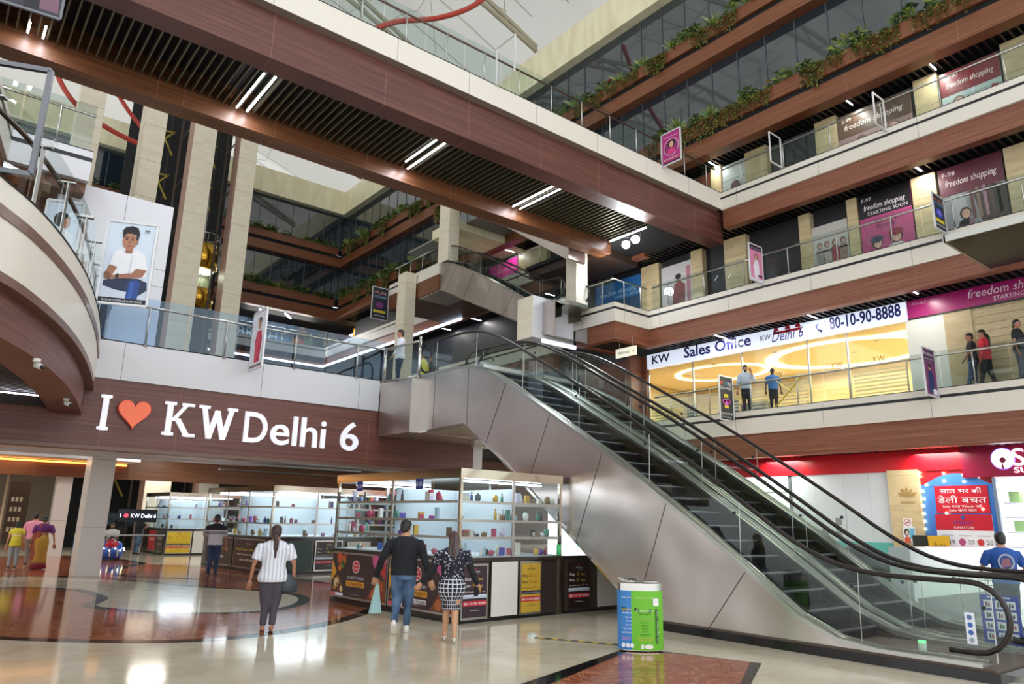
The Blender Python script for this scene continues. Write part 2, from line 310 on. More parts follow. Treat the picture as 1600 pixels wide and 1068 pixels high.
# ---- planters' levels: wood band, trough ledge, glazing, cream parapet
WALLPL = [(-30, YB), (XR, YB), (XR, 0.5)]
def band(name, z0, z1, d0, d1, m, pl=WALLPL, st=None):
    b = MB(); strip(b, pl, d0, d1, z0, z1, m)
    if st: seams(b, pl, d0-.003, z0, z1, st, 3.4, 1.2, .014)
    struct(b, name)
band('trim_band_third', 15.85, 16.56, 0, .5, WOODR, st=SEAMB); band('trim_band_fourth', 19.95, 20.6, 0, .5, WOODR, st=SEAMB)
band('wall_recess_third', 16.56, 16.8, .12, .47, DARK); band('wall_recess_fourth', 20.6, 20.84, .12, .47, DARK)
band('roof_parapet', 24.2, 26.05, 0, .6, CREAM)
for nm, z0, z1 in (('third', 17.0, 20.3), ('fourth', 21.0, 24.6)):
    band('window_glazing_'+nm, z0, z1, .48, .56, GLASSD)
    b = MB(); MUL = mat('grey_window_mullion', '#5a6066', 0.4, 0.5); pl = off_line(WALLPL, .48)
    for i in range(2):
        L = (pl[i+1]-pl[i]).length; t = (pl[i+1]-pl[i])/L; k = .6
        while k < L:
            q = pl[i]+t*k; nn = Vector((-t.y, t.x, 0)); r = [q-t*.025-nn*.03, q+t*.025-nn*.03, q+t*.025+nn*.02, q-t*.025+nn*.02]
            b.hexa([(v.x, v.y, z0) for v in r]+[(v.x, v.y, z1) for v in r], MUL); k += 1.22
    struct(b, 'window_mullions_'+nm)
# ---- the walkway bridge with the letters, its slab and the ground hall behind it
YF = 18.7
b = MB(); b.box(-6, 10.0, YF, YF+.25, 4.75, UG+.02, WHITEB); b.box(-6, 10, YF-.004, YF+.1, UG+.02, UG+.045, DARK)
for x in (3.25, 6.55, 9.35): b.box(x, x+.012, YF-.003, YF+.02, 4.75, UG, SEAMW)
struct(b, 'walkway_white_fascia')
b = MB(); b.box(-6, 10.15, YF+.04, YF+.3, 3.2, 4.75, WOODK); b.box(-6, 13, YF+.0, YF+.45, 3.12, 3.2, mat('brown_bronze_edge', '#6f564a', 0.4, 0.3))
for x in (3.0, 4.62, 9.75): b.box(x, x+.015, YF+.035, YF+.06, 3.2, 4.75, SEAMB)
b.box(10.15, 13.5, YF+.1, YF+.35, 3.2, 5.3, WOODK); struct(b, 'walkway_wood_fascia')
b = MB(); b.box(-20, 14, YF+.3, 23.4, 3.35, UG-.01, WHITEB); b.box(-20, 14, YF+.5, 20.4, 3.25, 3.4, WOODS); struct(b, 'walkway_slab')
b = MB(); b.box(13.4, 22.2, 18.75, 30, 4.1, UG-.01, DARK); b.box(13.4, 22.0, 18.7, 18.95, 4.0, UG, WHITE); struct(b, 'floor_slab_landing')
b = MB(); b.box(-20, 12, 23.4, 24.0, 3.3, 3.5, WHITEB); b.box(-20, 6.0, 30.2, 30.5, 2.95, 3.42, WOODR); b.box(-20, 6.0, 28.5, 30.2, 3.5, 3.6, WHITEB); b.box(-20, 40, 34, 34.3, 3.1, 4.4, WOODS); b.box(8, 40, 26.0, 26.2, 3.25, 3.3, mat('grey_soffit', '#8a8880', 0.6)); b.box(8, 34, 24, 24.2, 3.3, 5.6, WOODS); struct(b, 'ceiling_drops_ground')
b = MB(); b.box(-20, 34, 28, 60, 4.4, 4.6, mat('grey_soffit', '#8a8880', 0.6)); struct(b, 'ceiling_ground')
for x_, y_, z_ in ((0, 26, 4.3), (6, 27, 4.3), (12, 27.5, 4.3), (2, 32, 4.3), (8, 32, 4.3), (4, 38, 4.3), (-3, 38, 4.3), (9, 38, 4.3), (15, 24, 3.9), (16, 14, 3.9), (22.8, 9, 3.95), (22.8, 14, 3.95)): area('hall_ceiling_lamp', (x_, y_, z_), 1.2, 55, (0, 0, 0), (1, .95, .86))
# ---- tall marble pillars of the lift core
def tile_pillar(name, x0, x1, y0, y1, z0, z1, step=1.25, m=TILE, side=None):
    b = MB(); b.box(x0, x1, y0, y1, z0, z1, m); j = mat('tile_joint', '#a49675', 0.6); k = z0+step*.7
    while k < z1: b.box(x0-.002, x1+.002, y0-.002, y1+.002, k, k+.012, j); k += step
    if side: b.box(x0-.012, x0, y0-.001, y1, z0, z1, side)
    return struct(b, name)
PINKS = mat('rose_marble_edge', '#b08f80', 0.4)
tile_pillar('pillar_1', 1.9, 2.6, 24, 24.7, UG, 26.5); tile_pillar('pillar_2', 3.78, 4.4, 24, 24.9, UG, 26.5); tile_pillar('pillar_11', 3.78, 4.4, 24, 24.9, 0, 4.4, 1.9, mat('pale_marble_pillar', '#dcd8d2', .25)); tile_pillar('pillar_3', 8.55, 9.73, 39, 40.1, 0, 26.8, 2.0, side=PINKS); tile_pillar('pillar_4', 11.05, 12.03, 39, 40.1, 0, 26.8, 2.0, side=PINKS)
tile_pillar('pillar_5', 4.3, 4.85, 34.4, 34.9, 0, 4.4, 2.0, MATS['pale_marble_pillar']); tile_pillar('pillar_6', 1.0, 1.5, 33, 33.5, 0, 5.0, 2.0)
b = MB(); b.box(6.2, 12.0, 44.2, 44.4, 0, 26.6, DARK); struct(b, 'wall_lift_shaft')
b = MB(); YS = mat('yellow_bracing', '#a8942e', 0.5); BZ = mat('bronze_shaft_frame', '#4a4038', 0.4, .4)
for x0, x1 in ((7.2, 8.5), (9.8, 11.0)):
    for z in (2.6, 10.2, 13.4, 16.4, 19.6, 22.4): b.bar((x0, 43.6, z), (x1, 43.6, z+1.6), .05, .09, YS); b.bar((x1, 43.5, z), (x0+.3, 43.5, z+1.8), .05, .09, YS); b.bar((x0, 43.6, z+1.4), (x1, 43.6, z+1.55), .05, .09, YS)
    b.bar((x1-.22, 40.6, 0), (x1-.22, 40.6, 26), .1, .1, BZ); b.bar((x0+.8, 42, 14), (x0+.8, 42, 26), .035, .035, BZ)
    for z in range(4, 25, 3): b.bar((x1-.22, 40.6, z), (x1, 40, z+.6), .05, .05, BZ)
struct(b, 'trim_lift_bracing')
# ---- the high bridge at second-floor level
b = MB(); b.box(-16, XR, 15.0, 15.5, 13.35, 14.02, WHITE); b.box(-16, XR, 14.994, 15.3, 14.02, 14.045, DARK)
for x in (4.6, 7.9, 10.2, 12.7, 15.3, 17.7, 20.0): b.box(x, x+.012, 14.997, 15.02, 13.35, 14.02, SEAMW)
b.box(-16, XR, 15.0, 15.3, 13.34, 13.35, mat('warm_grey_soffit', '#857a70', .6)); struct(b, 'bridge_white_fascia')
WOODB = wood_mat('plum_wood_laminate', '#4b2924', '#5f382f', '#72483e', (0.5, 0.5, 18))
b = MB(); b.box(-16, 22.3, 15.25, 15.87, 12.13, 13.4, WOODB); k = 4.75
for x in (4.75, 7.75, 10.4, 13.1, 15.6, 18.2, 20.6): b.box(x, x+.014, 15.247, 15.875, 12.127, 13.35, SEAMB)
struct(b, 'bridge_front_beam')
b = MB(); b.box(-16, 19.9, 18.8, 19.45, 12.13, 13.9, WOODS)  # warm lamplight is put into the browner wood colour of this beam
for x in (3.1, 3.75, 6.2, 9.1, 12.2, 15.0, 17.6): b.box(x, x+.014, 18.797, 19.453, 12.127, 13.2, SEAMB)
struct(b, 'bridge_back_beam')
b = MB(); b.box(-16, 22.0, 15.87, 18.8, 13.2, 13.9, DARK); b.box(-16, 22, 15.3, 19.4, 13.9, 14.0, WHITE); struct(b, 'bridge_deck')
b = MB(); x = -8
while x < 19.8: b.box(x, x+.035, 15.86, 18.81, 12.6, 12.78, SLATL); x += .205
struct(b, 'bridge_soffit_slats')
b = MB(); b.box(19.8, 24.5, 15.87, 24, 12.75, 12.9, DARK); b.box(20.0, 22.4, 19.6, 24, 12.4, 12.75, mat('shade_brown_soffit', '#3a2a20', .6)); struct(b, 'ceiling_bridge_end')  # soffit colour darkened so that the bridge end stays in shade
# ---- curved balcony on the left
CURVE = [(-2.2, 3.0), (-1.9, 5.0), (-1.25, 7.2), (-.5, 8.9), (.14, 10.06), (.63, 10.92), (1.19, 12.27), (1.74, 14.02), (2.27, 16.26), (2.73, 18.72)]
CURVE = [(p.x, p.y) for p in smooth([(a, c, 0) for a, c in CURVE], 5, False)]     # walked away from the camera: balcony on the left hand
b = MB(); strip(b, CURVE, 0, .2, 5.32, UG, WHITE); strip(b, CURVE, .0, .2, 4.55, 5.18, WHITE); struct(b, 'balcony_white_fascia')
b = MB(); strip(b, CURVE, -.02, .2, 5.18, 5.32, mat('bronze_band', '#6b4a38', .35)); strip(b, CURVE, -.02, .3, 4.43, 4.55, MATS['bronze_band']); strip(b, CURVE, -.01, .2, UG, UG+.025, DARK); struct(b, 'trim_balcony_bands')
b = MB(); strip(b, CURVE, .14, .75, 3.86, 4.45, WOODK); struct(b, 'balcony_wood_fascia')
b = MB(); ins = off_line(CURVE, .7); pts = [(p.x, p.y, 4.15) for p in ins]+[(-9, 3, 4.15), (-9, 18.72, 4.15)]; b.slab(pts, (0, 0, 1.3), DARK); struct(b, 'balcony_slab')
b = MB(); yy = 5.5
def curve_x(y, d=.55):
    pl = off_line(CURVE, d)
    for i in range(len(pl)-1):
        if (pl[i].y-y)*(pl[i+1].y-y) <= 0: t = (y-pl[i].y)/(pl[i+1].y-pl[i].y+1e-9); return pl[i].x+(pl[i+1].x-pl[i].x)*t
    return pl[-1].x
while yy < 18.5: b.box(-6, curve_x(yy)+.1, yy, yy+.045, 3.92, 4.05, SLAT); yy += .17
struct(b, 'ceiling_slats_balcony')
# upper balcony on the same curve and the first-floor walkway that leaves it
b = MB(); CU2 = [(p[0]-2.33, p[1]) for p in CURVE if p[1] > 9]; strip(b, CU2, .05, .3, 9.36, FL, WHITE); strip(b, CU2, .04, .3, FL-.27, FL-.185, BLACK); strip(b, CU2, .15, .6, 8.66, 9.36, WOOD); struct(b, 'balcony_upper_fascia')
b = MB(); b.box(-6, 1.95, YF, YF+.25, 9.36, FL, WHITEB); b.box(-6, 1.953, YF-.004, YF+.1, FL-.27, FL-.17, BLACK); b.box(-6, 1.95, YF-.005, YF+.1, FL, FL+.02, DARK); struct(b, 'walkway_upper_fascia')
b = MB(); b.box(-6, 1.93, YF+.2, 23.4, 9.1, FL-.02, WOODS); struct(b, 'walkway_upper_slab')
b = MB(); b.box(1.45, 4.0, 19.3, 19.5, 7.75, 9.5, WHITEB); b.box(2.2, 4.0, 19.3, 19.5, UG, 7.76, WHITEB)
for x in (2.9,): b.box(x, x+.012, 19.297, 19.3, UG, 9.5, SEAMW)
b.box(1.45, 4, 19.297, 19.3, 7.3, 7.312, SEAMW); struct(b, 'wall_left_panel')
b = MB(); b.box(-6, 1.4, 20.2, 20.4, UG, 9.1, WOOD); b.box(1.2, 2.25, 20.6, 20.7, UG, 8.0, mat('dark_shopfront', '#2b2013', .4)); struct(b, 'wall_left_shop')
# ---- roof: fabric, arched trusses, tie cables
FAB = mat('white_roof_membrane', '#cfcec6', 0.8); n_, l_ = nodes(FAB); p_ = n_['Principled BSDF']; t_ = n_.new('ShaderNodeBsdfTranslucent'); t_.inputs[0].default_value = lin('#b9b8b2'); m_ = n_.new('ShaderNodeMixShader'); m_.inputs[0].default_value = 0.3
l_.new(p_.outputs[0], m_.inputs[1]); l_.new(t_.outputs[0], m_.inputs[2]); l_.new(m_.outputs[0], n_['Material Output'].inputs[0])
b = MB(); vs = []; fs = []; nx, ny = 40, 66
for i in range(nx+1):
    for j in range(ny+1):
        x = -30+i*(60/nx); y = -16+j*(80/ny); zz = 33.5-((x+2)/26)**2*5.2+1.3*abs(math.sin(y*pi/8)); zz = max(zz, 26.6); vs.append((x, y, zz))
for i in range(nx):
    for j in range(ny): fs.append((i*(ny+1)+j, i*(ny+1)+j+1, (i+1)*(ny+1)+j+1, (i+1)*(ny+1)+j))
b.add(vs, fs, FAB, True); struct(b, 'roof_fabric')
b = MB(); SEAMR = mat('membrane_seam', '#a9a89f', .7)
for j in range(1, 18):
    y = 6+j*3.1; b.tube([(x, y, 33.42-((x+2)/26)**2*5.2+1.3*abs(math.sin(y*pi/8))) for x in range(-22, 24, 3)], .025, SEAMR, 5)
for x in (-12, -4, 4, 12, 18): b.tube([(x, 6+k*1.0, 33.42-((x+2)/26)**2*5.2+1.3*abs(math.sin((6+k)*pi/8))) for k in range(0, 54)], .02, SEAMR, 5)
struct(b, 'roof_seams')
TRUSS = mat('beige_roof_steel', '#a79f8a', .5)
def truss(y, zend, apex, x0=-19.0, x1=21.95, dy=0.0):
    b = MB(); K = 26; cx = (x0+x1)/2; hw = (x1-x0)/2
    P_ = lambda i, d: Vector((x0+(x1-x0)*i/K, y+d+dy*(i/K), zend+(apex-zend)*(1-((x0+(x1-x0)*i/K-cx)/hw)**2)))
    ch = [[P_(i, 0)+Vector((0, 0, 0 if k == 0 else min(1.0, .25+1.2*(1-abs(i/K-.5)*2)))) for i in range(K+1)] for k in (0, 1)]
    b.tube(ch[0], .13, TRUSS, 7); b.tube(ch[1], .13, TRUSS, 7)
    for i in range(0, K, 1): b.tube([ch[i % 2][i], ch[(i+1) % 2][i+1]], .05, TRUSS, 5)
    return b
for y, ze, ap, lb in ((26.0, 26.2, 29.6, 'arched beige roof truss ending above the cream parapet right of the high bridge'), (33.0, 26.6, 31.6, 'arched beige roof truss, second beyond the high bridge'), (39.5, 26.4, 30.6, 'arched beige roof truss, third beyond the high bridge'),
                      (46.0, 26.3, 29.4, 'arched beige roof truss nearest the far cream parapet'), (19.0, 26.4, 30.5, 'arched beige roof truss over the near side of the hall')):
    one(truss(y, ze, ap), 'roof_truss', lb, 'truss', 'roof trusses')
b = MB()
for y0 in (23, 29.5, 36, 42.5):
    for x in (-12, -6, 0, 6, 12, 17):
        for dx, dyy in ((3, 3.3), (-3, 3.3), (3, -3.3), (-3, -3.3)): b.tube([(x, y0, 31.0), (x+dx, y0+dyy, 29.2-((x+dx)/24)**2*2)], .02, SEAMR, 4)
        b.tube([(x, y0, 31.2), (x, y0, 29)], .04, SEAMR, 5)
struct(b, 'roof_tie_rods')
b = MB(); b.box(-20, 22.4, YB+.5, 52.5, 15.86, 16.0, DARK); struct(b, 'ceiling_far_third'); b = MB(); b.box(22.36, 24.7, 48, 52.5, 15.86, 16.0, DARK); struct(b, 'ceiling_far_corner')
# ================================================================== railings
def railing(label, pts, h=.95, step=1.25, over=.12, cat='railing', posts=True, group=None, rail=SATIN, mast=SATIN, first=.3, rr=.03, glass=GLASS):
    """glass railing along 3-D points: handrail, posts and one glass pane between posts"""
    t = thing('glass_railing', pts[0], label, cat, group); P_ = [Vector(p) for p in pts]
    b = MB(); b.tube([p+Vector((0, 0, h)) for p in P_], rr, rail, 8); b.build('handrail', t)
    for i in range(len(P_)-1):
        a, c = P_[i], P_[i+1]; L = (c-a).length; d = (c-a)/L; n = max(1, round(L/step)); s = L/n
        for k in range(n):
            g0, g1 = a+d*(s*k+.02), a+d*(s*(k+1)-.02); u = d.cross(Vector((0, 0, 1))).normalized()*.006
            b = MB(); b.hexa([g0-u, g1-u, g1+u, g0+u]+[q+Vector((0, 0, h+over)) for q in (g0-u, g1-u, g1+u, g0+u)], glass); b.build('glass_pane', t)
            if posts:
                q = a+d*(s*(k+.5)); u2 = d.cross(Vector((0, 0, 1))).normalized()*.07
                b = MB(); q = q-u2*-1; b.tube([q, q+Vector((0, 0, h-.06)), q-u2+Vector((0, 0, h-.01))], .021, mast, 6); b.cyl(q, .05, .02, mast, 10); b.build('post', t)
    return t
railing('glass railing over the white letter fascia of the walkway, upper ground floor', [(2.75, YF+.06, UG), (10.15, YF+.06, UG)], .98, 1.85, .22, glass=GLASSB)
railing('glass railing along the upper ground gallery before the lit sales office', [(XR+.06, 18.5, UG), (XR+.06, 1.2, UG)], .95, 1.75)
railing('glass railing of the first-floor gallery before the empty shop posters', [(XR+.06, 18.5, FL), (XR+.06, 1.2, FL)], .95, 1.75)
railing('glass railing round the projecting corner of the first floor', [(19.96, 20.9, FL), (19.96, 18.72, FL), (21.9, 18.72, FL)], .95, 1.1)
railing('glass railing of the second-floor gallery under the lower planter', [(XR+.06, 14.9, SL), (XR+.06, 1.2, SL)], .95, 1.75)
railing('glass railing along the top of the high bridge', [(1.0, 15.12, SL+.04), (21.8, 15.12, SL+.04)], .95, 1.3, .2, rail=BRONZE)
railing('glass railing of the far second-floor gallery behind the upper escalators', [(XR+.05, 28, SL), (XR+.05, 19.5, SL)], .95, 1.75)
railing('glass railing on the far second-floor edge before the blue hoarding', [(6, 50.1, SL), (21.8, 50.1, SL)], .95, 2.0)
railing('pale railing on the landing of the second upper escalator', [(18.3, 33.3, SL), (18.3, 29.8, SL)], .95, 1.2, 0)
railing('glass railing of the first-floor walkway on the left above the white panel', [(-4, YF+.06, FL), (1.9, YF+.06, FL)], .95, 1.5, .25)
# the two squared panes beside the landing of the main escalators
t = thing('glass_railing', (10.2, 18.6, UG), 'steel framed glass guard at the head of the main escalators, by the man in white', 'railing')
b = MB(); b.tube([(10.1, 18.65, UG+.0), (10.1, 18.65, UG+1.02)], .045, CHROME, 10); b.build('post', t)
b = MB(); b.tube([(10.3, 17.05, UG-.25), (10.3, 17.05, UG+1.1)], .045, CHROME, 10); b.build('post', t)
b = MB(); b.tube([(10.1, 18.65, UG+.98), (10.3, 17.05, UG+.98)], .035, SATIN, 8); b.build('handrail', t); b = MB(); b.tube([(10.1, 18.65, UG+.0), (10.3, 17.05, UG-.02)], .04, SATIN, 8); b.build('bottom_rail', t)
b = MB(); b.hexa([(10.1, 18.6, UG+.02), (10.11, 18.6, UG+.02), (10.3, 17.1, UG), (10.29, 17.1, UG), (10.1, 18.6, UG+.95), (10.11, 18.6, UG+.95), (10.3, 17.1, UG+.95), (10.29, 17.1, UG+.95)], GLASS); b.build('glass_pane', t)
# curved railing of the left balcony: flat posts outside the panes
t = thing('glass_railing', (0, 10, UG), 'curved glass railing with flat steel posts on the left balcony', 'railing')
cl = off_line(CURVE, .1); cl = [p for p in cl if 7.5 < p.y < 18.6]
b = MB(); b.tube([(p.x, p.y, UG+.93) for p in off_line(CURVE, .22) if 6 < p.y < 18.6], .035, BRONZE, 8); b.build('handrail', t)
acc = 0; last = None
for i in range(len(cl)-1):
    acc += (cl[i+1]-cl[i]).length
    if acc > 1.15:
        p = cl[i]; d = (cl[i+1]-cl[i-1]).normalized(); n = Vector((d.y, -d.x, 0)); acc = 0
        b = MB(); q = p+n*.03; b.bar((q.x, q.y, UG-.02), (q.x, q.y, UG+.9), .015, .10, SATIN, d); b.bar((q.x-n.x*.1, q.y-n.y*.1, UG+.9), (q.x+n.x*.1, q.y+n.y*.1, UG+.9), .1, .02, SATIN)
        for z in (.66, .78): b.rings([((q.x-n.x*.012, q.y-n.y*.012, UG+z), .02, .02, d, (0, 0, 1)), ((q.x-n.x*.02, q.y-n.y*.02, UG+z), .02, .02, d, (0, 0, 1))], BLACK, 10)
        b.build('post', t)
        if last is not None:
            b = MB(); seg = [v for v in cl if min(last.y, p.y)-.01 <= v.y <= max(last.y, p.y)+.01]
            vs = [(v.x, v.y, UG+.02) for v in seg]+[(v.x, v.y, UG+1.12) for v in seg]; m_ = len(seg); b.add(vs, [(k, k+1, m_+k+1, m_+k) for k in range(m_-1)], GLASS); b.build('glass_pane', t)
        last = p
# ================================================================== escalators
def polyl(pl, y):
    for a, c in zip(pl, pl[1:]):
        if a[0] <= y <= c[0]: return a[1]+(c[1]-a[1])*(y-a[0])/(c[0]-a[0])
    return pl[0][1] if y < pl[0][0] else pl[-1][1]
def escalator(label, xs, deck, under, base, y0, n, rise, run, hr, newel=True, seam_step=1.55, clad=(True, True), glassj=True):
    """xs = outer left, glass left, step left, step right, glass right, outer right"""
    x0, gl, s0, s1, gr, x1 = xs; t = thing('escalator', (x0, deck[0][0], 0), label, 'escalator', 'escalators')
    outl = deck+under[::-1]
    # cladding: side skins, underside and joints
    b = MB(); m = len(outl)
    if clad[0]: b.poly([(x0, p[0], p[1]) for p in outl], STEEL)
    if clad[1]: b.poly([(x1, p[0], p[1]) for p in outl], STEEL)
    for a, c in zip(under, under[1:]): b.poly([(x0, a[0], a[1]), (x1, a[0], a[1]), (x1, c[0], c[1]), (x0, c[0], c[1])], STEEL)
    b.poly([(x0, *deck[-1]), (x1, *deck[-1]), (x1, *under[-1]), (x0, *under[-1])], STEEL)
    for a, c in zip(under[1:], under[2:]): b.bar((x0-.01, a[0], a[1]), (x0-.01, c[0], c[1]), .05, .05, CHROME)
    if clad[0]:
        J = mat('steel_joint', '#6b625d', .5, .8); k = y0+1.6
        while k < deck[-1][0]-.3:
            z = polyl(deck, k); sl = rise/run if z < deck[-1][1]-.35 else 0; yb_ = k+(.75 if sl else 0); zb = max(polyl(under, yb_), .15) if sl else polyl(under, k)
            b.bar((x0-.003, k, z-.02), (x0-.003, yb_, zb), .012, .006, J, X); k += seam_step
    b.build('cladding', t)
    # decks with a bright edge, inner skirts
    for xa, xb, xi, nm in ((x0-.015, s0-.02, s0, 'deck'), (s1+.02, x1+.015, s1, 'deck')):
        b = MB()
        for a, c in zip(deck, deck[1:]): b.hexa([(xa, a[0], a[1]-.07), (xb, a[0], a[1]-.10), (xb, c[0], c[1]-.10), (xa, c[0], c[1]-.07), (xa, a[0], a[1]), (xb, a[0], a[1]-.03), (xb, c[0], c[1]-.03), (xa, c[0], c[1])], SATIN)
        xg = (xa+xb)/2
        for a, c in zip(deck, deck[1:]): b.bar((xg+.05, a[0], a[1]+.01), (xg+.05, c[0], c[1]+.01), .02, .03, CHROME)
        b.build(nm, t)
        b = MB()
        for a, c in zip(deck, deck[1:]): b.poly([(xi, a[0], a[1]-.08), (xi, c[0], c[1]-.08), (xi, c[0], c[1]-.62), (xi, a[0], a[1]-.62)], SKIRT)
        b.build('skirt_panel', t)
    # balustrades
    ya, yb = deck[0][0]+.12, deck[-1][0]-.45
    top = [(y, polyl(deck, y)+hr) for y in [ya+.0+k*(yb-ya)/56 for k in range(57)]]
    top = [(y, sum(polyl(deck, y+dy)+hr for dy in (-.5, -.25, 0, .25, .5))/5) for y, z in top]
    for xg in (gl, gr):
        b = MB(); r = hr*.45; e0, e1 = top[0], top[-1]
        c0 = [(e0[0]-sin(a)*r, e0[1]-r+cos(a)*r) for a in [pi*k/10 for k in range(10, 0, -1)]]; c1 = [(e1[0]+sin(a)*r, e1[1]-r+cos(a)*r) for a in [pi*k/10 for k in range(1, 11)]]
        line = [(e0[0]+.3, c0[0][1])]+c0+top+c1+[(e1[0]-.25, c1[-1][1])]
        b.tube([(xg, p[0], p[1]) for p in line], .036, RUBBER, 8); b.build('handrail', t)
        pan = c0+top+c1; nP = 9; per = len(pan)//nP
        for k in range(nP):
            seg = pan[k*per:(k+1)*per+1] if k < nP-1 else pan[k*per:]
            b = MB(); vs = [(xg, p[0], p[1]-.02) for p in seg]+[(xg, p[0], min(polyl(deck, p[0])-.01, p[1]-.02)) for p in seg]; m = len(seg)
            b.add(vs, [(i, i+1, m+i+1, m+i) for i in range(m-1)], GLASSG)
            if glassj and 0 < k: a = seg[0]; b.bar((xg, a[0], a[1]-.03), (xg, a[0]+.02, polyl(deck, a[0])), .008, .012, SATIN); b.bar((xg-.012, a[0]+.1, a[1]-.22), (xg+.012, a[0]+.1, a[1]-.22), .05, .05, BLACK)
            b.build('glass_panel', t)
    # steps
    st = None
    for k in range(n):
        y, z = y0+k*run, base+k*rise; fl = 0
        if st is None:
            b = MB(); b.box(s0+.01, s1-.01, y, y+run+.02, z-.04, z, STEP); w_ = s0+.02
            while w_ < s1-.03: b.box(w_, w_+.022, y-.006, y+.01, z-rise, z-.03, RISER); b.box(w_, w_+.02, y+.02, y+run, z, z+.006, STEP); w_ += .06
            b.box(s0+.01, s1-.01, y+.004, y+.03, z-rise-.02, z-.03, RISER); b.box(s0+.01, s1-.01, y-.008, y+.03, z-.012, z+.008, DSTEEL); st = b.build('step', t)
        else:
            c = st.copy(); COL.objects.link(c); c.parent = t; c.location = (0, k*run, k*rise)
    b = MB(); b.box(s0, s1, deck[0][0]-.4, y0+.02, .0 if base < 1 else base-.15, base+.01, SATIN); b.build('comb_plate', t)
    b = MB(); ye = y0+n*run; b.box(s0, s1, ye, deck[-1][0], base+n*rise-.12, base+n*rise-.02, SATIN); b.build('landing_plate', t)
    return t
DECK = [(3.75, .2), (5.0, .2), (5.55, .27), (6.1, .5), (6.6, .86), (7.72, 1.66), (9.74, 2.97), (13.2, 4.97), (13.95, 5.33), (14.6, 5.54), (15.2, 5.6), (16.4, 5.62), (17.4, 5.62)]
UND = [(3.75, .0), (8.8, .0), (9.0, .12), (9.62, .56), (11.57, 1.94), (13.36, 3.2), (14.82, 4.07), (17.4, 4.02)]
e1 = escalator('nearer of the two long steel escalators, rising from the hall floor beside the recycling bin', (10.33, 10.5, 10.64, 11.9, 12.08, 12.24), DECK, UND, .06, 5.35, 23, .2418, .398, .93)
e2 = escalator('farther of the two long steel escalators, against the red and white shopfronts', (12.34, 12.52, 12.68, 13.82, 14.0, 14.2), DECK, UND, .06, 5.35, 23, .2418, .398, .93, clad=(False, True))
b = MB(); b.box(10.26, 14.3, 3.55, 8.9, 0.0, .12, GRANITE); b.box(10.3, 14.25, 3.6, 8.85, .12, .15, mat('worn_sealant', '#5b4d44', .7)); struct(b, 'plinth_escalator')
# steel box that closes the head of the main escalators
b = MB(); b.box(10.02, 14.3, 16.95, 18.68, 4.02, 5.5, STEEL); b.box(10.02, 10.5, 16.93, 16.95, 4.02, 5.5, SATIN); struct(b, 'trim_landing_casing')
# small signs and lamps fixed to the escalators
t = thing('comb_light', (10.62, 4.9, .2), 'small clear lamp with green glow at the foot of the nearer escalator', 'lamp', 'comb lamps')
b = MB(); b.cyl((10.62, 4.55, .18), .05, .14, mat('clear_plastic', '#dfe6e4', .1, alpha=.5), 12); b.build('housing', t)
b = MB(); b.cyl((10.62, 4.55, .31), .048, .03, LIT('#46d060', 2.0), 12); b.build('green_lens', t)
c = copy_tree(t); c.location = (12.62, 4.75, .2); c['label'] = 'small clear lamp at the foot of the farther escalator'
def sign_plate(name, label, cat, o, xd, yd, w, h, base, draw, group=None, thick=.01, parent=None):
    """flat sign with its own thickness; draw(P, b) paints it, P(u, v) maps sign fractions to space"""
    o, xd, yd = Vector(o), Vector(xd).normalized(), Vector(yd).normalized(); zd = xd.cross(yd); b = MB()
    b.slab([o, o+xd*w, o+xd*w+yd*h, o+yd*h], -zd*thick, base)
    P_ = lambda u, v, k=1: o+xd*(w*u)+yd*(h*v)+zd*(.003*k)
    if draw: draw(P_, b, xd, yd, w, h)
    if parent is not None: return b.build(name, parent)
    return one(b, name, label, cat, group)
def rect(P_, b, u0, v0, u1, v1, m, k=1): b.poly([P_(u0, v0, k), P_(u1, v0, k), P_(u1, v1, k), P_(u0, v1, k)], m)
def safety(P_, b, xd, yd, w, h):
    for i in range(3):
        for j in range(4):
            rect(P_, b, .09+i*.3, .06+j*.22, .31+i*.3, .23+j*.22, C('#e8eaf2')); rect(P_, b, .15+i*.3, .09+j*.22, .19+i*.3, .19+j*.22, C('#2d2f3c'), 2); rect(P_, b, .21+i*.3, .1+j*.22, .26+i*.3, .17+j*.22, C('#c05050' if (i+j) % 3 == 0 else '#3a3f58'), 2)
    rect(P_, b, .2, .94, .8, .975, C('#cfd4ea'), 2)
sign_plate('safety_sign', 'blue safety sign of twelve pictogram squares on the escalator glass', 'sign', at('x', 12.49, 1539, 1002), -Y, Z, .5, .66, C('#2c46a8'), safety)
def strip_s(P_, b, xd, yd, w, h):
    for j, c_ in enumerate(('#9aa6b8', '#3f69b8', '#3f69b8', '#5577a8')): b.disc(P_(.5, .13+j*.24), xd*.03, yd*.03, C(c_)); rect(P_, b, .38, .05+j*.24, .62, .1+j*.24, C(c_), 2)
sign_plate('safety_sign', 'narrow white strip of four pictograms on the nearer escalator glass', 'sign', at('x', 10.47, 1512, 1005), -Y, Z, .11, .37, C('#e4e8f4'), strip_s)
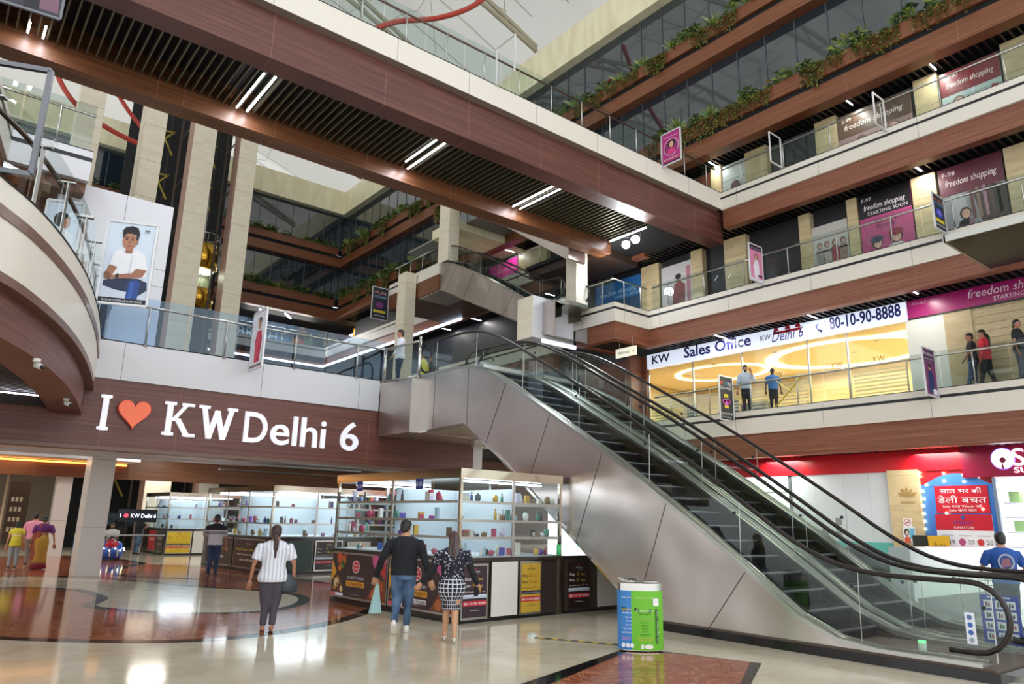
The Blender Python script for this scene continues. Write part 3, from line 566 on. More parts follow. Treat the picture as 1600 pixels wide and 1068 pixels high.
# ---- upper escalators beyond the bridge
D2 = [(20.2, 10.2), (21.2, 10.25), (21.65, 10.4), (24.79, 12.28), (27.4, 13.62), (28.1, 13.88), (28.8, 13.95), (30.5, 13.97)]
U2 = [(20.2, 8.7), (20.66, 8.87), (28.43, 12.58), (30.5, 12.56)]
escalator('upper escalator climbing behind the white parapet to the second floor', (18.2, 18.4, 18.55, 19.6, 19.75, 19.95), D2, U2, 10.15, 21.2, 16, .24, .405, .95, seam_step=1.5)
D3 = [(19.5, 14.0), (20.3, 14.05), (20.8, 14.2), (27.0, 18.0)]; U3 = [(19.5, 11.73), (19.57, 11.68), (24.44, 14.92), (27.0, 16.6)]
b = MB(); ol = D3+U3[::-1]; b.slab([(18.25, p[0], p[1]) for p in ol], (.9, 0, 0), STEEL); one(b, 'escalator', 'tip of a steel escalator showing below the high bridge beside the white column', 'escalator', 'escalators')
b = MB(); b.box(18.12, 21.88, 28.62, 33.58, 12.6, 13.4, WOODS); b.box(18.1, 22, 28.6, 33.6, 13.4, 14.0, WHITE); b.box(18.09, 18.2, 30.6, 33.6, 13.72, 13.8, BLACK); b.box(18.1, 22, 33.5, 33.6, 12.6, 14, WHITE); struct(b, 'landing_second')
b = MB(); b.box(17.7, 19.9, 20.95, 21.9, 8.75, 10.45, WHITEB); b.box(17.69, 17.71, 20.96, 21.9, 8.75, 10.45, TILE); b.box(18.9, 18.912, 20.945, 20.96, 8.75, 10.45, SEAMW); b.box(18.2, 20, 20.9, 21, 8.6, 8.75, LIT('#dfe4ff', .8)); struct(b, 'parapet_first')
tile_pillar('pillar_7', 19.2, 19.82, 20.05, 20.65, FL, 12.75, 1.9, WHITE, side=TILE); tile_pillar('pillar_8', 17.45, 18.05, 30.6, 31.4, 3, 13.9, 2.2, TILE); tile_pillar('pillar_9', 18.2, 18.8, 28.0, 28.9, 14, 19.5, 2.2, TILE)
b = MB(); b.box(18.8, 24, 28.3, 30.5, 15.9, 16.4, CREAM); b.box(19.4, 26, 27.3, 34, 16.3, 16.4, mat('grey_soffit', '#8a8880')); struct(b, 'ceiling_landing_third')
b = MB(); b.slab([(18.83, 6.49, 8.7), (21.8, 6.49, 8.7), (21.8, .6, 8.7), (18.83, .6, 8.7)], (0, 0, .12), mat('mirror_steel', '#2c3234', .18, 0.9)); b.box(18.8, 18.85, .6, 6.52, 8.68, 8.84, SATIN); b.box(18.8, 21.8, 6.48, 6.54, 8.68, 8.84, SATIN); one(b, 'steel_canopy', 'mirror finished steel soffit corner jutting in at the right edge', 'canopy')
# ================================================================== writing on posters
def T(P_, b, xd, yd, u, v, s, h, m, align='L', width=None, k=2, shear=0.0): b.text(s, P_(u, v, k), xd, yd, h, C(m) if isinstance(m, str) else m, width, align, 0, 2, shear)
INK = {'dark': ('#2b2024', '#f0c93a', '#f4f2ea'), 'gold': ('#c9a43c', '#b8361f', '#2c2410')}
def rent(kind='dark', a='25', c_='21', full=True):
    bg, hi, lo = INK[kind]; red = '#c8283a'; blue = '#d8e2f0' if kind == 'dark' else '#26243c'; btx = '#6a7a98' if kind == 'dark' else '#c8d4ea'
    def d(P_, b, xd, yd, w, h):
        b.disc(P_(.48, .935, 1), xd*.07*w, yd*.022*h, C('#b03030'), 14, 0, pi); T(P_, b, xd, yd, .5, .875, 'KW Delhi 6', .034*h, lo, 'C'); T(P_, b, xd, yd, .55, .845, 'Traders Market', .014*h, lo, 'C')
        T(P_, b, xd, yd, .05, .72, 'Shop', .062*h, lo); T(P_, b, xd, yd, .38, .72, a, .066*h, hi); T(P_, b, xd, yd, .6, .72, 'Lacs', .058*h, hi)
        T(P_, b, xd, yd, .05, .59, 'Rent', .062*h, lo); T(P_, b, xd, yd, .38, .59, c_, .066*h, hi); T(P_, b, xd, yd, .6, .59, 'Lacs', .058*h, hi)
        T(P_, b, xd, yd, .05, .485, 'Rent Guarantee for', .026*h, lo, width=.58*w); T(P_, b, xd, yd, .68, .475, '9', .06*h, hi); T(P_, b, xd, yd, .8, .485, 'Years', .026*h, lo)
        rect(P_, b, .0, .37, 1, .44, C(blue)); T(P_, b, xd, yd, .04, .39, 'Hand to Hand Registry | OC Obtained', .022*h, btx, width=.92*w)
        rect(P_, b, .0, .22, 1, .32, C(red)); T(P_, b, xd, yd, .04, .245, '80-10-90-8888', .05*h, '#f6f0ee', width=.92*w); T(P_, b, xd, yd, .5, .13, 'www.kwdelhi6.com', .024*h, lo, 'C')
    return d
def feast(word, lower=None):
    def d(P_, b, xd, yd, w, h):
        b.poly([P_(0, .82, 1), P_(0, .3, 1), P_(.09, .56, 1)], C('#d99a2b'))
        for pts, m in (([(.06, 1), (.3, 1), (.16, .55)], '#7a3420'), ([(.02, .12), (.24, .12), (.12, .5)], '#a4703a'), ([(.72, 1), (1, 1), (1, .45)], '#a4434a'), ([(.68, .02), (1, .02), (1, .45), (.86, .5)], '#8a4a26')): b.poly([P_(x, y, 1) for x, y in pts], C(m))
        for i, (x, y, r, m) in enumerate(((.14, .9, .05, '#c0522a'), (.22, .84, .05, '#b0602c'), (.2, .74, .04, '#4a7a2c'), (.15, .66, .03, '#c86a30'), (.1, .3, .05, '#d9c08a'), (.14, .2, .05, '#6a3a20'), (.2, .16, .03, '#e0c890'), (.82, .9, .06, '#c85a8a'), (.9, .82, .06, '#4a6a2c'), (.94, .72, .05, '#c03a3a'), (.85, .75, .04, '#d88ab0'), (.96, .95, .04, '#d97aa0'), (.9, .3, .06, '#a85a2c'), (.8, .14, .05, '#b8683a'), (.94, .12, .05, '#8a3a20'), (.86, .42, .03, '#d9a06a'))): b.disc(P_(x, y, 2), xd*r*w, yd*r*w, C(m), 10)
        b.disc(P_(.46, .72, 1), xd*.068*w, yd*.15*h, C('#f2e2e0'), 20); b.disc(P_(.46, .72, 2), xd*.058*w, yd*.13*h, C('#c8303c'), 20); T(P_, b, xd, yd, .46, .74, 'Kerala', .05*h, '#f6e8e6', 'C', k=3); T(P_, b, xd, yd, .46, .66, 'Kitchen', .05*h, '#f6e8e6', 'C', k=3)
        T(P_, b, xd, yd, .46, .42, 'THE HEART OF EVERY', .075*h, '#d8d4dc', 'C', width=.32*w); rect(P_, b, .29, .25, .63, .375, C('#e0a030')); T(P_, b, xd, yd, .46, .275, word, .075*h, '#4a2a1a', 'C', width=.3*w, k=3)
        if lower: rect(P_, b, .34, .1, .62, .19, C('#e8e4e8')); T(P_, b, xd, yd, .48, .115, lower, .055*h, '#3a2a3a', 'C', width=.26*w, k=3)
        T(P_, b, xd, yd, .46, .06, 'www.keralakitchen.com', .03*h, '#c8b8b0', 'C')
        rect(P_, b, .0, .0, .09, .07, C('#d05a5a')); rect(P_, b, .09, .0, .24, .07, C('#dfe3ee'))
    return d
def plainrows(bg, rows):
    def d(P_, b, xd, yd, w, h):
        for (s, u, v, hh, c_, ww) in rows: T(P_, b, xd, yd, u, v, s, hh*h, c_, 'C', width=ww*w if ww else None)
    return d
# ================================================================== glass kiosks
KBASE = mat('dark_brown_marble', '#3b312d', .12); KWH = mat('white_laminate', '#e2e0da', .4); POSTM = mat('mirror_steel_post', '#b7ac98', .12, 1.0)
GOODS = ['#d8d0e8', '#c05a70', '#3f5aa8', '#e8e2d0', '#8a6a4a', '#d9b04a', '#40464e', '#b8d0e0', '#c8486a', '#f0ece8', '#5a9a8a', '#7a4ab0']
def kiosk(label, loc, rz, w, d, h, ch, rails, bays_f, bays_s, rows, goods_label, goods_group, ng, seed, low=None):
    t = thing('glass_kiosk', loc, label, 'kiosk', 'glass kiosks', rz); R = random.Random(seed); L = lambda x, y, z: PW[t.name] @ Vector((x, y, z))
    def hx(b, x0, x1, y0, y1, z0, z1, m): b.hexa([L(*p) for p in ((x0, y0, z0), (x1, y0, z0), (x1, y1, z0), (x0, y1, z0), (x0, y0, z1), (x1, y0, z1), (x1, y1, z1), (x0, y1, z1))], m)
    b = MB(); hx(b, .03, w-.03, .03, d-.03, 0.06, ch-.06, KBASE); hx(b, .05, w-.05, .05, d-.05, 0, .06, BLACK); b.build('base', t)
    b = MB(); hx(b, -.03, w+.02, -.03, d+.02, ch-.06, ch, KBASE); hx(b, .02, w-.02, .02, d-.02, ch, ch+.02, mat('pale_counter', '#cfd3d6', .2)); b.build('countertop', t)
    b = MB(); hx(b, -.02, w+.02, -.02, d+.02, h-.17, h, POSTM); b.build('header', t)
    b = MB(); hx(b, .02, w-.02, .02, d-.02, h-.02, h, DSTEEL); b.build('roof_panel', t)
    xs = [w*i/bays_f for i in range(bays_f+1)]; ys = [d*i/bays_s for i in range(bays_s+1)]
    for x, y in [(a, 0) for a in xs]+[(a, d) for a in xs]+[(0, a) for a in ys[1:-1]]+[(w, a) for a in ys[1:-1]]:
        b = MB(); c = .055 if (x in (0, w) and y in (0, d)) else .03; hx(b, x-c*(x > 0), x+c*(x < w), y-c*(y > 0), y+c*(y < d), ch if c < .05 else 0, h-.15, POSTM if c > .05 else SATIN); b.build('post', t)
    for z in rails:
        b = MB(); hx(b, .03, w-.03, -.005, .03, z, z+.045, SATIN); hx(b, -.005, .03, .03, d-.03, z, z+.045, SATIN); hx(b, .03, w-.03, d-.03, d, z, z+.045, SATIN); hx(b, w-.03, w, .03, d-.03, z, z+.045, SATIN); b.build('rail', t)
        b = MB(); hx(b, .04, w-.04, .04, .36, z+.02, z+.03, GLASSK); hx(b, .04, .36, .36, d-.36, z+.02, z+.03, GLASSK); hx(b, .04, w-.04, d-.36, d-.04, z+.02, z+.03, GLASSK); b.build('glass_shelf', t)
    for i in range(bays_f):
        b = MB(); hx(b, xs[i]+.02, xs[i+1]-.02, .008, .014, ch, h-.16, GLASSK); b.build('glass_pane', t)
    for i in range(bays_s):
        b = MB(); hx(b, .008, .014, ys[i]+.02, ys[i+1]-.02, ch, h-.16, GLASSK); b.build('glass_pane', t)
    b = MB(); hx(b, .1, w-.1, d*.5, d*.5+.02, ch, h-.3, mat('frosted_white_back', '#a8b4bc', .4)); hx(b, w*.62, w*.62+.02, .4, d-.4, ch, h-.3, MATS['frosted_white_back']); b.build('back_panel', t)
    for x0, x1, y in ((.3, w-.3, .3), (.3, w-.3, d-.3)):
        b = MB(); hx(b, x0, x1, y-.02, y+.02, h-.22, h-.19, LED); b.build('light_tube', t)
    la = area('kiosk_lamp', L(w/2, d/2, h-.25), w*.8, 42*w*d/8, (0, 0, rz), (.93, .97, 1), d*.8); la.parent = t; la.matrix_parent_inverse = PW[t.name].inverted()
    proto = {}
    for k in range(ng):
        side = R.random(); z = R.choice([ch+.02]+[r+.031 for r in rails]); s_ = R.choice([0, 1, 2, 3]); px, py = (R.uniform(.15, w-.15), R.uniform(.12, .3)) if side < .5 else (R.uniform(.12, .3), R.uniform(.4, d-.2))
        ci = R.randrange(len(GOODS)); ky = (s_, ci); b = MB(); hh = R.uniform(.1, .24)
        if s_ == 0: b.box(-.045, .045, -.03, .03, 0, hh, C(GOODS[ci]))
        elif s_ == 1: b.rings([((0, 0, 0), .03, .03), ((0, 0, hh*.65), .03, .03), ((0, 0, hh*.75), .012, .012), ((0, 0, hh*.85), .012, .012), ((0, 0, hh*.86), .018, .018), ((0, 0, hh), .018, .018)], C(GOODS[ci], .2), 10)
        elif s_ == 2: b.rings([((0, 0, 0), .02, .02), ((0, 0, .01), .045, .045), ((0, 0, hh*.4), .06, .06), ((0, 0, hh*.7), .05, .05), ((0, 0, hh*.72), .02, .02), ((0, 0, hh*.8), .02, .02)], C(GOODS[ci], .25), 12)
        else: b.box(-.06, .06, -.02, .02, 0, hh*.7, C(GOODS[ci])); b.box(-.05, .05, -.022, -.02, hh*.1, hh*.5, C(GOODS[(ci+3) % 12]))
        nm = ['boxed_perfume', 'perfume_bottle', 'cosmetic_jar', 'gift_box'][s_]
        o = b.build(nm); o.location = L(px, py, z); o.rotation_euler = (0, 0, rz+R.uniform(-.5, .5)); tag(o, goods_label, 'goods', goods_group)
    for (face, s0, s1, z0, z1, bgc, drw, nm) in rows:
        if face == 'f': o, xd = L(s0, -.0, z0), (L(1, 0, 0)-L(0, 0, 0))
        else: o, xd = L(.0, s1, z0), (L(0, -1, 0)-L(0, 0, 0))
        zd = Vector(xd).normalized().cross(Z); 
        if nm != 'poster': sign_plate(nm, None, None, Vector(o)+zd*.02, xd, Z, abs(s1-s0), z1-z0, C(bgc, .3), drw, parent=t)
        else:
            b = MB(); q = Vector(o)+zd*.012; x_ = Vector(xd).normalized(); e = .04; W, H = abs(s1-s0), z1-z0
            b.slab([q-x_*e-Z*e, q+x_*(W+e)-Z*e, q+x_*(W+e)+Z*(H+e), q-x_*e+Z*(H+e)], -zd*.02, SATIN); fr_ = b.build('poster_frame', t); sign_plate('poster', None, None, Vector(o)+zd*.02, xd, Z, W, H, C(bgc, .3), drw, parent=fr_)
    return t
kiosk('nearest glass kiosk, its left side wearing the brown feast posters', (7.58, 10.9, 0), radians(4), 2.62, 4.35, 2.66, 1.1, (1.42, 1.72, 2.05), 2, 2,
      [('s', .1, 2.08, .16, 1.0, '#3d2b2c', feast('ENJOYMENT', '80-10-90-8888'), 'poster'), ('s', 2.2, 4.28, .16, 1.0, '#3d2b2c', feast('CELEBRATION'), 'poster'),
       ('f', .12, .66, .1, .96, '#3a2836', rent('dark'), 'poster'), ('f', .78, 1.42, .08, 1.02, '#e2e0da', None, 'white_panel'), ('f', 1.52, 2.02, .1, .98, '#c9a43c', rent('gold'), 'poster')],
      'small boxed goods and bottles on the glass shelves of the nearest kiosk', 'goods in the nearest kiosk', 104, 3)
kiosk('middle glass kiosk behind the woman in the striped top', (8.62, 22.5, 0), radians(4.4), 4.6, 5.2, 2.68, 1.12, (1.5, 2.0), 3, 3,
      [('s', .3, 2.5, .16, 1.0, '#3a2a24', plainrows('', [('KW Delhi 6', .5, .82, .06, '#e8dcc8', None), ('Shop 25 Lacs   Rent 21 Lacs', .5, .6, .09, '#e8c040', .8), ('Rent Guarantee for 9 Years', .5, .42, .07, '#e0d8c8', .7), ('80-10-90-8888', .5, .22, .08, '#f0e8d8', .5)]), 'poster'), ('s', 2.7, 4.9, .16, 1.0, '#3a2a24', plainrows('', [('KW Delhi 6', .5, .82, .06, '#e8dcc8', None), ('Shop 25 Lacs   Rent 21 Lacs', .5, .55, .09, '#e8c040', .8), ('80-10-90-8888', .5, .25, .08, '#f0e8d8', .5)]), 'poster'),
       ('f', .65, 1.45, .12, 1.02, '#1c3a30', None, 'green_panel'), ('f', 1.6, 2.5, .12, .98, '#241c20', rent('dark', '28', '2.48'), 'poster'), ('f', 2.7, 3.6, .12, .98, '#e2e0da', None, 'white_panel')],
      'small bottles and figurines on the glass shelves of the middle kiosk', 'goods in the middle kiosk', 84, 5)
kiosk('farthest glass kiosk, beside the man in black looking at its shelves', (8.72, 34.9, 0), radians(3), 3.2, 3.4, 2.68, 1.12, (1.5, 2.0), 2, 2,
      [('s', .2, 1.0, .16, 1.0, '#5a4038', plainrows('', [('SALE', .5, .6, .12, '#f0e0d0', .7), ('50% OFF', .5, .3, .1, '#f0e0d0', .7)]), 'poster'), ('s', 1.2, 2.2, .16, 1.0, '#c8303c', plainrows('', [('OFFER', .5, .5, .14, '#f4e8e8', .7)]), 'poster'),
       ('f', .1, 1.1, .1, .98, '#d8b830', rent('gold'), 'poster'), ('f', 1.2, 2.2, .08, 1.02, '#e2e0da', None, 'white_panel')],
      'small packets on the glass shelves of the farthest kiosk', 'goods in the farthest kiosk', 26, 9)
# low counter under the slope of the escalator
t = thing('counter', (10.3, 11.1, 0), 'low counter with a black and a white panel under the slope of the nearer escalator', 'counter', None, radians(4)); L = lambda x, y, z: PW[t.name] @ Vector((x, y, z))
def hx(b, x0, x1, y0, y1, z0, z1, m): b.hexa([L(*p) for p in ((x0, y0, z0), (x1, y0, z0), (x1, y1, z0), (x0, y1, z0), (x0, y0, z1), (x1, y0, z1), (x1, y1, z1), (x0, y1, z1))], m)
b = MB(); hx(b, 0, 2.2, 0, 1.4, .06, 1.06, KBASE); hx(b, .02, 2.18, .03, 1.38, 0, .06, BLACK); b.build('base', t)
b = MB(); hx(b, -.02, .85, -.03, 1.42, 1.06, 1.1, GRANITE); b.build('countertop', t)
sign_plate('poster', None, None, L(.1, -.015, .1), L(1, 0, 0)-L(0, 0, 0), Z, .62, .86, C('#241418', .3), rent('dark'), parent=t)
sign_plate('white_panel', None, None, L(.98, -.015, .08), L(1, 0, 0)-L(0, 0, 0), Z, 1.1, .98, KWH, None, parent=t)
b = MB(); b.cyl((10.05, 11.0, 1.12), .045, .2, C('#49c878', .2), 12); b.cyl((10.05, 11.0, 1.32), .02, .06, BLACK, 10); one(b, 'bottle', 'green bottle with a dark cap on the counter edge of the nearest kiosk', 'bottle')
sign_plate('shop_number_plate', 'small blue number plate LK-151 in the left bay of the nearest kiosk', 'sign', at('x', 7.27, 557, 767), -Y, Z, .26, .2, C('#26347c'), lambda P_, b, xd, yd, w, h: T(P_, b, xd, yd, .5, .3, 'LK-151', .075, '#e8ecfa', 'C', width=.2))
sign_plate('shop_number_plate', 'small blue number plate LK-153 in the right bay of the nearest kiosk', 'sign', at('x', 7.42, 649, 764), -Y, Z, .26, .2, C('#26347c'), lambda P_, b, xd, yd, w, h: T(P_, b, xd, yd, .5, .3, 'LK-153', .075, '#e8ecfa', 'C', width=.2))
# ================================================================== the big letters
LET = mat('white_sign_acrylic', '#eceef4', .35, emit=.25, ecol='#eef0ff')
t = thing('wall_sign', (2.9, YF, 3.57), 'big white lettering with an orange heart, I love KW Delhi 6, on the wood fascia', 'sign')
ZB, ZT, YL = 3.57, 4.37, YF+.035
def serif(b, x0, x1, z, h=.07): b.box(x0, x1, YL-.07, YL, z, z+h, LET)
def letter(f): b = MB(); f(b); b.build('letter', t)
def stroke(b, x0, z0, x1, z1, w): b.slab([(x0-w/2, YL-.07, z0), (x0+w/2, YL-.07, z0), (x1+w/2, YL-.07, z1), (x1-w/2, YL-.07, z1)], (0, .07, 0), LET)
def fI(b): stroke(b, 3.035, ZB, 3.035, ZT, .12); serif(b, 2.92, 3.15, ZB); serif(b, 2.92, 3.15, ZT-.07)
def fK(b): stroke(b, 4.42, ZB, 4.42, ZT, .13); serif(b, 4.29, 4.55, ZB); serif(b, 4.29, 4.55, ZT-.07); stroke(b, 4.5, ZB+.35, 4.82, ZT, .1); stroke(b, 4.6, ZB+.42, 4.87, ZB, .14); serif(b, 4.68, 4.97, ZT-.07); serif(b, 4.76, 5.04, ZB)
def fW(b):
    for a, z0, c, z1 in ((5.2, ZT, 5.37, ZB), (5.37, ZB, 5.53, ZT-.1), (5.53, ZT-.1, 5.71, ZB), (5.71, ZB, 5.89, ZT)): stroke(b, a, z0, c, z1, .12)
    serif(b, 5.08, 5.34, ZT-.07); serif(b, 5.77, 6.02, ZT-.07)
letter(fI); letter(fK); letter(fW)
for s, x0, x1 in (('D', 6.22, 6.82), ('e', 6.91, 7.42), ('l', 7.51, 7.63), ('h', 7.74, 8.2), ('i', 8.3, 8.44), ('6', 8.88, 9.43)):
    letter(lambda b: b.text(s, (x0, YL-.035, ZB), X, Z, ZT-ZB, LET, x1-x0, 'L', .07, 4, 0, .008))
b = MB(); hx_, hz_ = 3.64, 4.02
hp = [(hx_+.36*(16*sin(a)**3)/16, hz_+.36*(13*cos(a)-5*cos(2*a)-2*cos(3*a)-cos(4*a))/15) for a in [2*pi*k/44 for k in range(44)]]
b.slab([(p[0], YL-.1, p[1]) for p in hp], (0, .1, 0), mat('red_heart_side', '#b8281c', .4)); b.build('heart_rim', t)
b = MB(); b.slab([(hx_+(p[0]-hx_)*.94, YL-.115, hz_+(p[1]-hz_)*.94) for p in hp], (0, .02, 0), mat('orange_heart_face', '#ef6a3c', .25, emit=.12)); b.build('heart_face', t)
# ================================================================== hanging banners
FR = mat('white_steel_frame', '#d8d8da', .35, .3)
def banner(name, label, o, xd, w, h, base, draw, back='#e6e4e0', frame=FR, fw=.045, group='hanging banners', cat='banner', arms=None):
    """framed two-sided banner; o = lower left corner seen from the printed side"""
    o, xd = Vector(o), Vector(xd).normalized(); zd = xd.cross(Z); t = thing(name, o, label, cat, group)
    for a, c in ((o, o+xd*w), (o+Z*h, o+xd*w+Z*h), (o, o+Z*h), (o+xd*w, o+xd*w+Z*h)):
        b = MB(); b.bar(a, c, fw, fw, frame, zd); b.build('frame_bar', t)
    if base:
        b = MB(); e = fw/2; b.slab([o+xd*e+Z*e, o+xd*(w-e)+Z*e, o+xd*(w-e)+Z*(h-e), o+xd*e+Z*(h-e)], -zd*.006, C(base), C(back))
        P_ = lambda u, v, k=1: o+xd*(e+(w-2*e)*u)+Z*(e+(h-2*e)*v)+zd*(.002*k)
        if draw: draw(P_, b, xd, Z, w-2*e, h-2*e)
        b.build('print', t)
    for a, c in (arms or []): b = MB(); b.bar(a, c, .03, .03, frame); b.build('bracket', t)
    return t
def ell(P_, b, xd, yd, w, h, u, v, ru, rv, m, k=1, n=18, a0=0, a1=2*pi): b.disc(P_(u, v, k), xd*ru*w, yd*rv*h, C(m) if isinstance(m, str) else m, n, a0, a1)
def pg(P_, b, pts, m, k=1): b.poly([P_(x, y, k) for x, y in pts], C(m) if isinstance(m, str) else m)
def man_print(P_, b, xd, yd, w, h):
    E_ = lambda *a, **k: ell(P_, b, xd, yd, w, h, *a, **k)
    pg(P_, b, [(0, .0), (1, 0), (1, .22), (.5, .27), (0, .25)], '#cfd8e6', 1)
    pg(P_, b, [(.05, .26), (.25, .3), (.7, .33), (.96, .28), (.98, .18), (.8, .1), (.6, .14), (.3, .16), (.05, .2)], '#2a3350', 2); pg(P_, b, [(.55, .06), (.8, .06), (.82, .26), (.75, .3), (.58, .28)], '#2c4a90', 3); pg(P_, b, [(.6, .06), (.68, .06), (.7, .27), (.62, .27)], '#3a5fae', 4)
    pg(P_, b, [(.17, .28), (.13, .46), (.18, .62), (.34, .68), (.5, .7), (.64, .68), (.84, .62), (.93, .45), (.92, .34), (.78, .32), (.6, .31), (.35, .3)], '#f0f1f5', 5); pg(P_, b, [(.3, .66), (.42, .61), (.55, .61), (.66, .67), (.5, .7)], '#e2e4ea', 6); pg(P_, b, [(.52, .34), (.56, .6), (.6, .6), (.58, .34)], '#dcdfe8', 6)
    pg(P_, b, [(.13, .46), (.3, .44), (.22, .34), (.1, .32), (.06, .36)], '#a4715a', 7); pg(P_, b, [(.92, .43), (.7, .44), (.62, .38), (.2, .33), (.2, .29), (.6, .31), (.85, .34)], '#a4715a', 7)
    E_(.13, .33, .09, .05, '#b07c62', 8); pg(P_, b, [(.04, .36), (.1, .38), (.2, .34), (.2, .28), (.08, .28)], '#a87560', 8)
    for q in range(4): pg(P_, b, [(.05, .345-q*.018), (.16, .35-q*.02), (.16, .338-q*.02), (.05, .335-q*.018)], '#8a5a48', 9)
    pg(P_, b, [(.29, .35), (.35, .36), (.35, .31), (.29, .3)], '#23242c', 9)
    pg(P_, b, [(.42, .62), (.56, .62), (.57, .72), (.41, .72)], '#a06c55', 7); E_(.475, .77, .15, .105, '#b37d63', 8, 22); pg(P_, b, [(.33, .8), (.3, .9), (.36, .95), (.5, .97), (.62, .95), (.67, .88), (.645, .76), (.61, .8), (.6, .86), (.5, .875), (.38, .865)], '#1c191e', 9)
    for u in (.41, .535): E_(u, .795, .03, .009, '#2a1e1c', 9, 10); pg(P_, b, [(u-.045, .815), (u+.045, .818), (u+.04, .826), (u-.04, .824)], '#241a18', 9)
    pg(P_, b, [(.465, .79), (.485, .79), (.5, .745), (.45, .745)], '#9a6650', 9); pg(P_, b, [(.42, .718), (.53, .72), (.5, .706), (.45, .705)], '#8a4a44', 9); E_(.635, .77, .018, .03, '#a06c55', 9, 10)
    for q in (-1, 0, 1): E_(.82+q*.035, .928, .012, .018, '#3b3d44', 4, 8)
    T(P_, b, xd, yd, .82, .893, 'STUDIO', .014*h, '#8a8d94', 'C', k=4); rect(P_, b, 0, 0, 1, .06, C('#20202c'), 6); T(P_, b, xd, yd, .5, .017, 'SHOP AT LOWER GROUND FLOOR', .024*h, '#eceef2', 'C', width=.84*w, k=7)
banner('hanging_banner', 'large banner of a seated man in a white shirt hung off the curved balcony', at('z', 5.66, 150, 470)+Vector((0, 0, -.02)), (.93, -.37, 0), .88, 1.68, '#d5e2f0', man_print)
o_ = at('z', 5.72, 48, 272); banner('banner_frame', 'big empty steel frame bracketed off the curved balcony at the left edge', o_-Vector((.9*.92, -.9*.38, 0)), (.92, -.38, 0), .9, 1.42, None, None, frame=DSTEEL, fw=.06, group=None, cat='frame')
def backhead(P_, b, xd, yd, w, h): ell(P_, b, xd, yd, w, h, .45, .62, .24, .17, '#1d1a1e', 1); ell(P_, b, xd, yd, w, h, .6, .55, .1, .12, '#b08066', 2); pg(P_, b, [(.2, 0), (.9, 0), (.85, .3), (.55, .42), (.25, .3)], '#e8eaf0', 1)
banner('hanging_banner', 'pale banner with a dark haired head seen behind the curved balcony glass', at('y', 15.5, 62, 385), (.93, -.37, 0), .62, .95, '#cdd9e6', backhead)
def saree(P_, b, xd, yd, w, h):
    pg(P_, b, [(.3, .1), (.72, .1), (.8, .5), (.7, .66), (.36, .66), (.25, .5)], '#c2314a', 1); pg(P_, b, [(.3, .1), (.5, .1), (.55, .66), (.4, .66)], '#d9485c', 2); ell(P_, b, xd, yd, w, h, .52, .78, .13, .09, '#b9866a', 2); ell(P_, b, xd, yd, w, h, .52, .83, .16, .08, '#1d171a', 1); ell(P_, b, xd, yd, w, h, .53, .76, .1, .075, '#b9866a', 3)
    rect(P_, b, 0, .02, 1, .06, C('#7a6a62'), 2)
pR = at('y', YF, 388, 580); banner('hanging_banner', 'banner of a woman in red hung over the letter fascia railing', (pR.x, YF-.05, pR.z), (0, -1, 0), .9, 1.52, '#e3e4ea', saree)
def fun(P_, b, xd, yd, w, h):
    T(P_, b, xd, yd, .12, .8, 'F', .1*h, '#e8463c', width=.2*w); T(P_, b, xd, yd, .38, .8, 'U', .1*h, '#3ab0e0', width=.22*w); T(P_, b, xd, yd, .66, .8, 'N', .1*h, '#e8e8ee', width=.22*w); T(P_, b, xd, yd, .5, .71, 'SQUARE', .065*h, '#e4e8f4', 'C', width=.86*w)
    rect(P_, b, .33, .52, .66, .6, C('#e8d030')); rect(P_, b, .35, .27, .66, .34, C('#e8d030'))
    for u, v, r, m in ((.3, .43, .12, '#c9389a'), (.7, .43, .12, '#c9389a'), (.5, .4, .16, '#d060c0'), (.38, .45, .08, '#f0f0f6'), (.62, .45, .08, '#f0f0f6'), (.38, .45, .03, '#2a2a3a'), (.62, .45, .03, '#2a2a3a')): ell(P_, b, xd, yd, w, h, u, v, r, r*w/h, m, 3)
    rect(P_, b, 0, .0, 1, .2, C('#22242c'), 2); T(P_, b, xd, yd, .5, .11, '2nd FLOOR', .06*h, '#f2f2f6', 'C', width=.88*w, k=3); T(P_, b, xd, yd, .5, .04, 'PH. 9910908873', .034*h, '#dfe0e6', 'C', width=.7*w, k=3)
def at_r(px, py): return at('x', 21.85, px, py)
def rb(label, px, pyb, pyt, w, base, draw, lift=0): a, c = at_r(px, pyb), at_r(px, pyt); return banner('hanging_banner', label, (21.85-w, a.y, a.z), (1, 0, 0), w, c.z-a.z, base, draw)
rb('black FUN SQUARE 2nd floor banner before the sales office, beside the man on the phone', 1147, 658, 590, .78, '#2c2c34', fun)
rb('black FUN SQUARE banner on the first-floor gallery beside the big pink hoarding', 1480, 366, 310, .78, '#1e222c', lambda P_, b, xd, yd, w, h: (T(P_, b, xd, yd, .5, .84, 'FUN', .09*h, '#e07a5a', 'C', width=.8*w), T(P_, b, xd, yd, .5, .75, 'SQUARE', .06*h, '#7ab8e8', 'C', width=.85*w), ell(P_, b, xd, yd, w, h, .5, .5, .34, .14, '#3a4ab0', 1), ell(P_, b, xd, yd, w, h, .5, .52, .18, .08, '#8a70d8', 2), rect(P_, b, .1, .22, .9, .32, C('#e0c830')), T(P_, b, xd, yd, .5, .1, '2nd FLOOR', .07*h, '#eceef4', 'C', width=.8*w)))
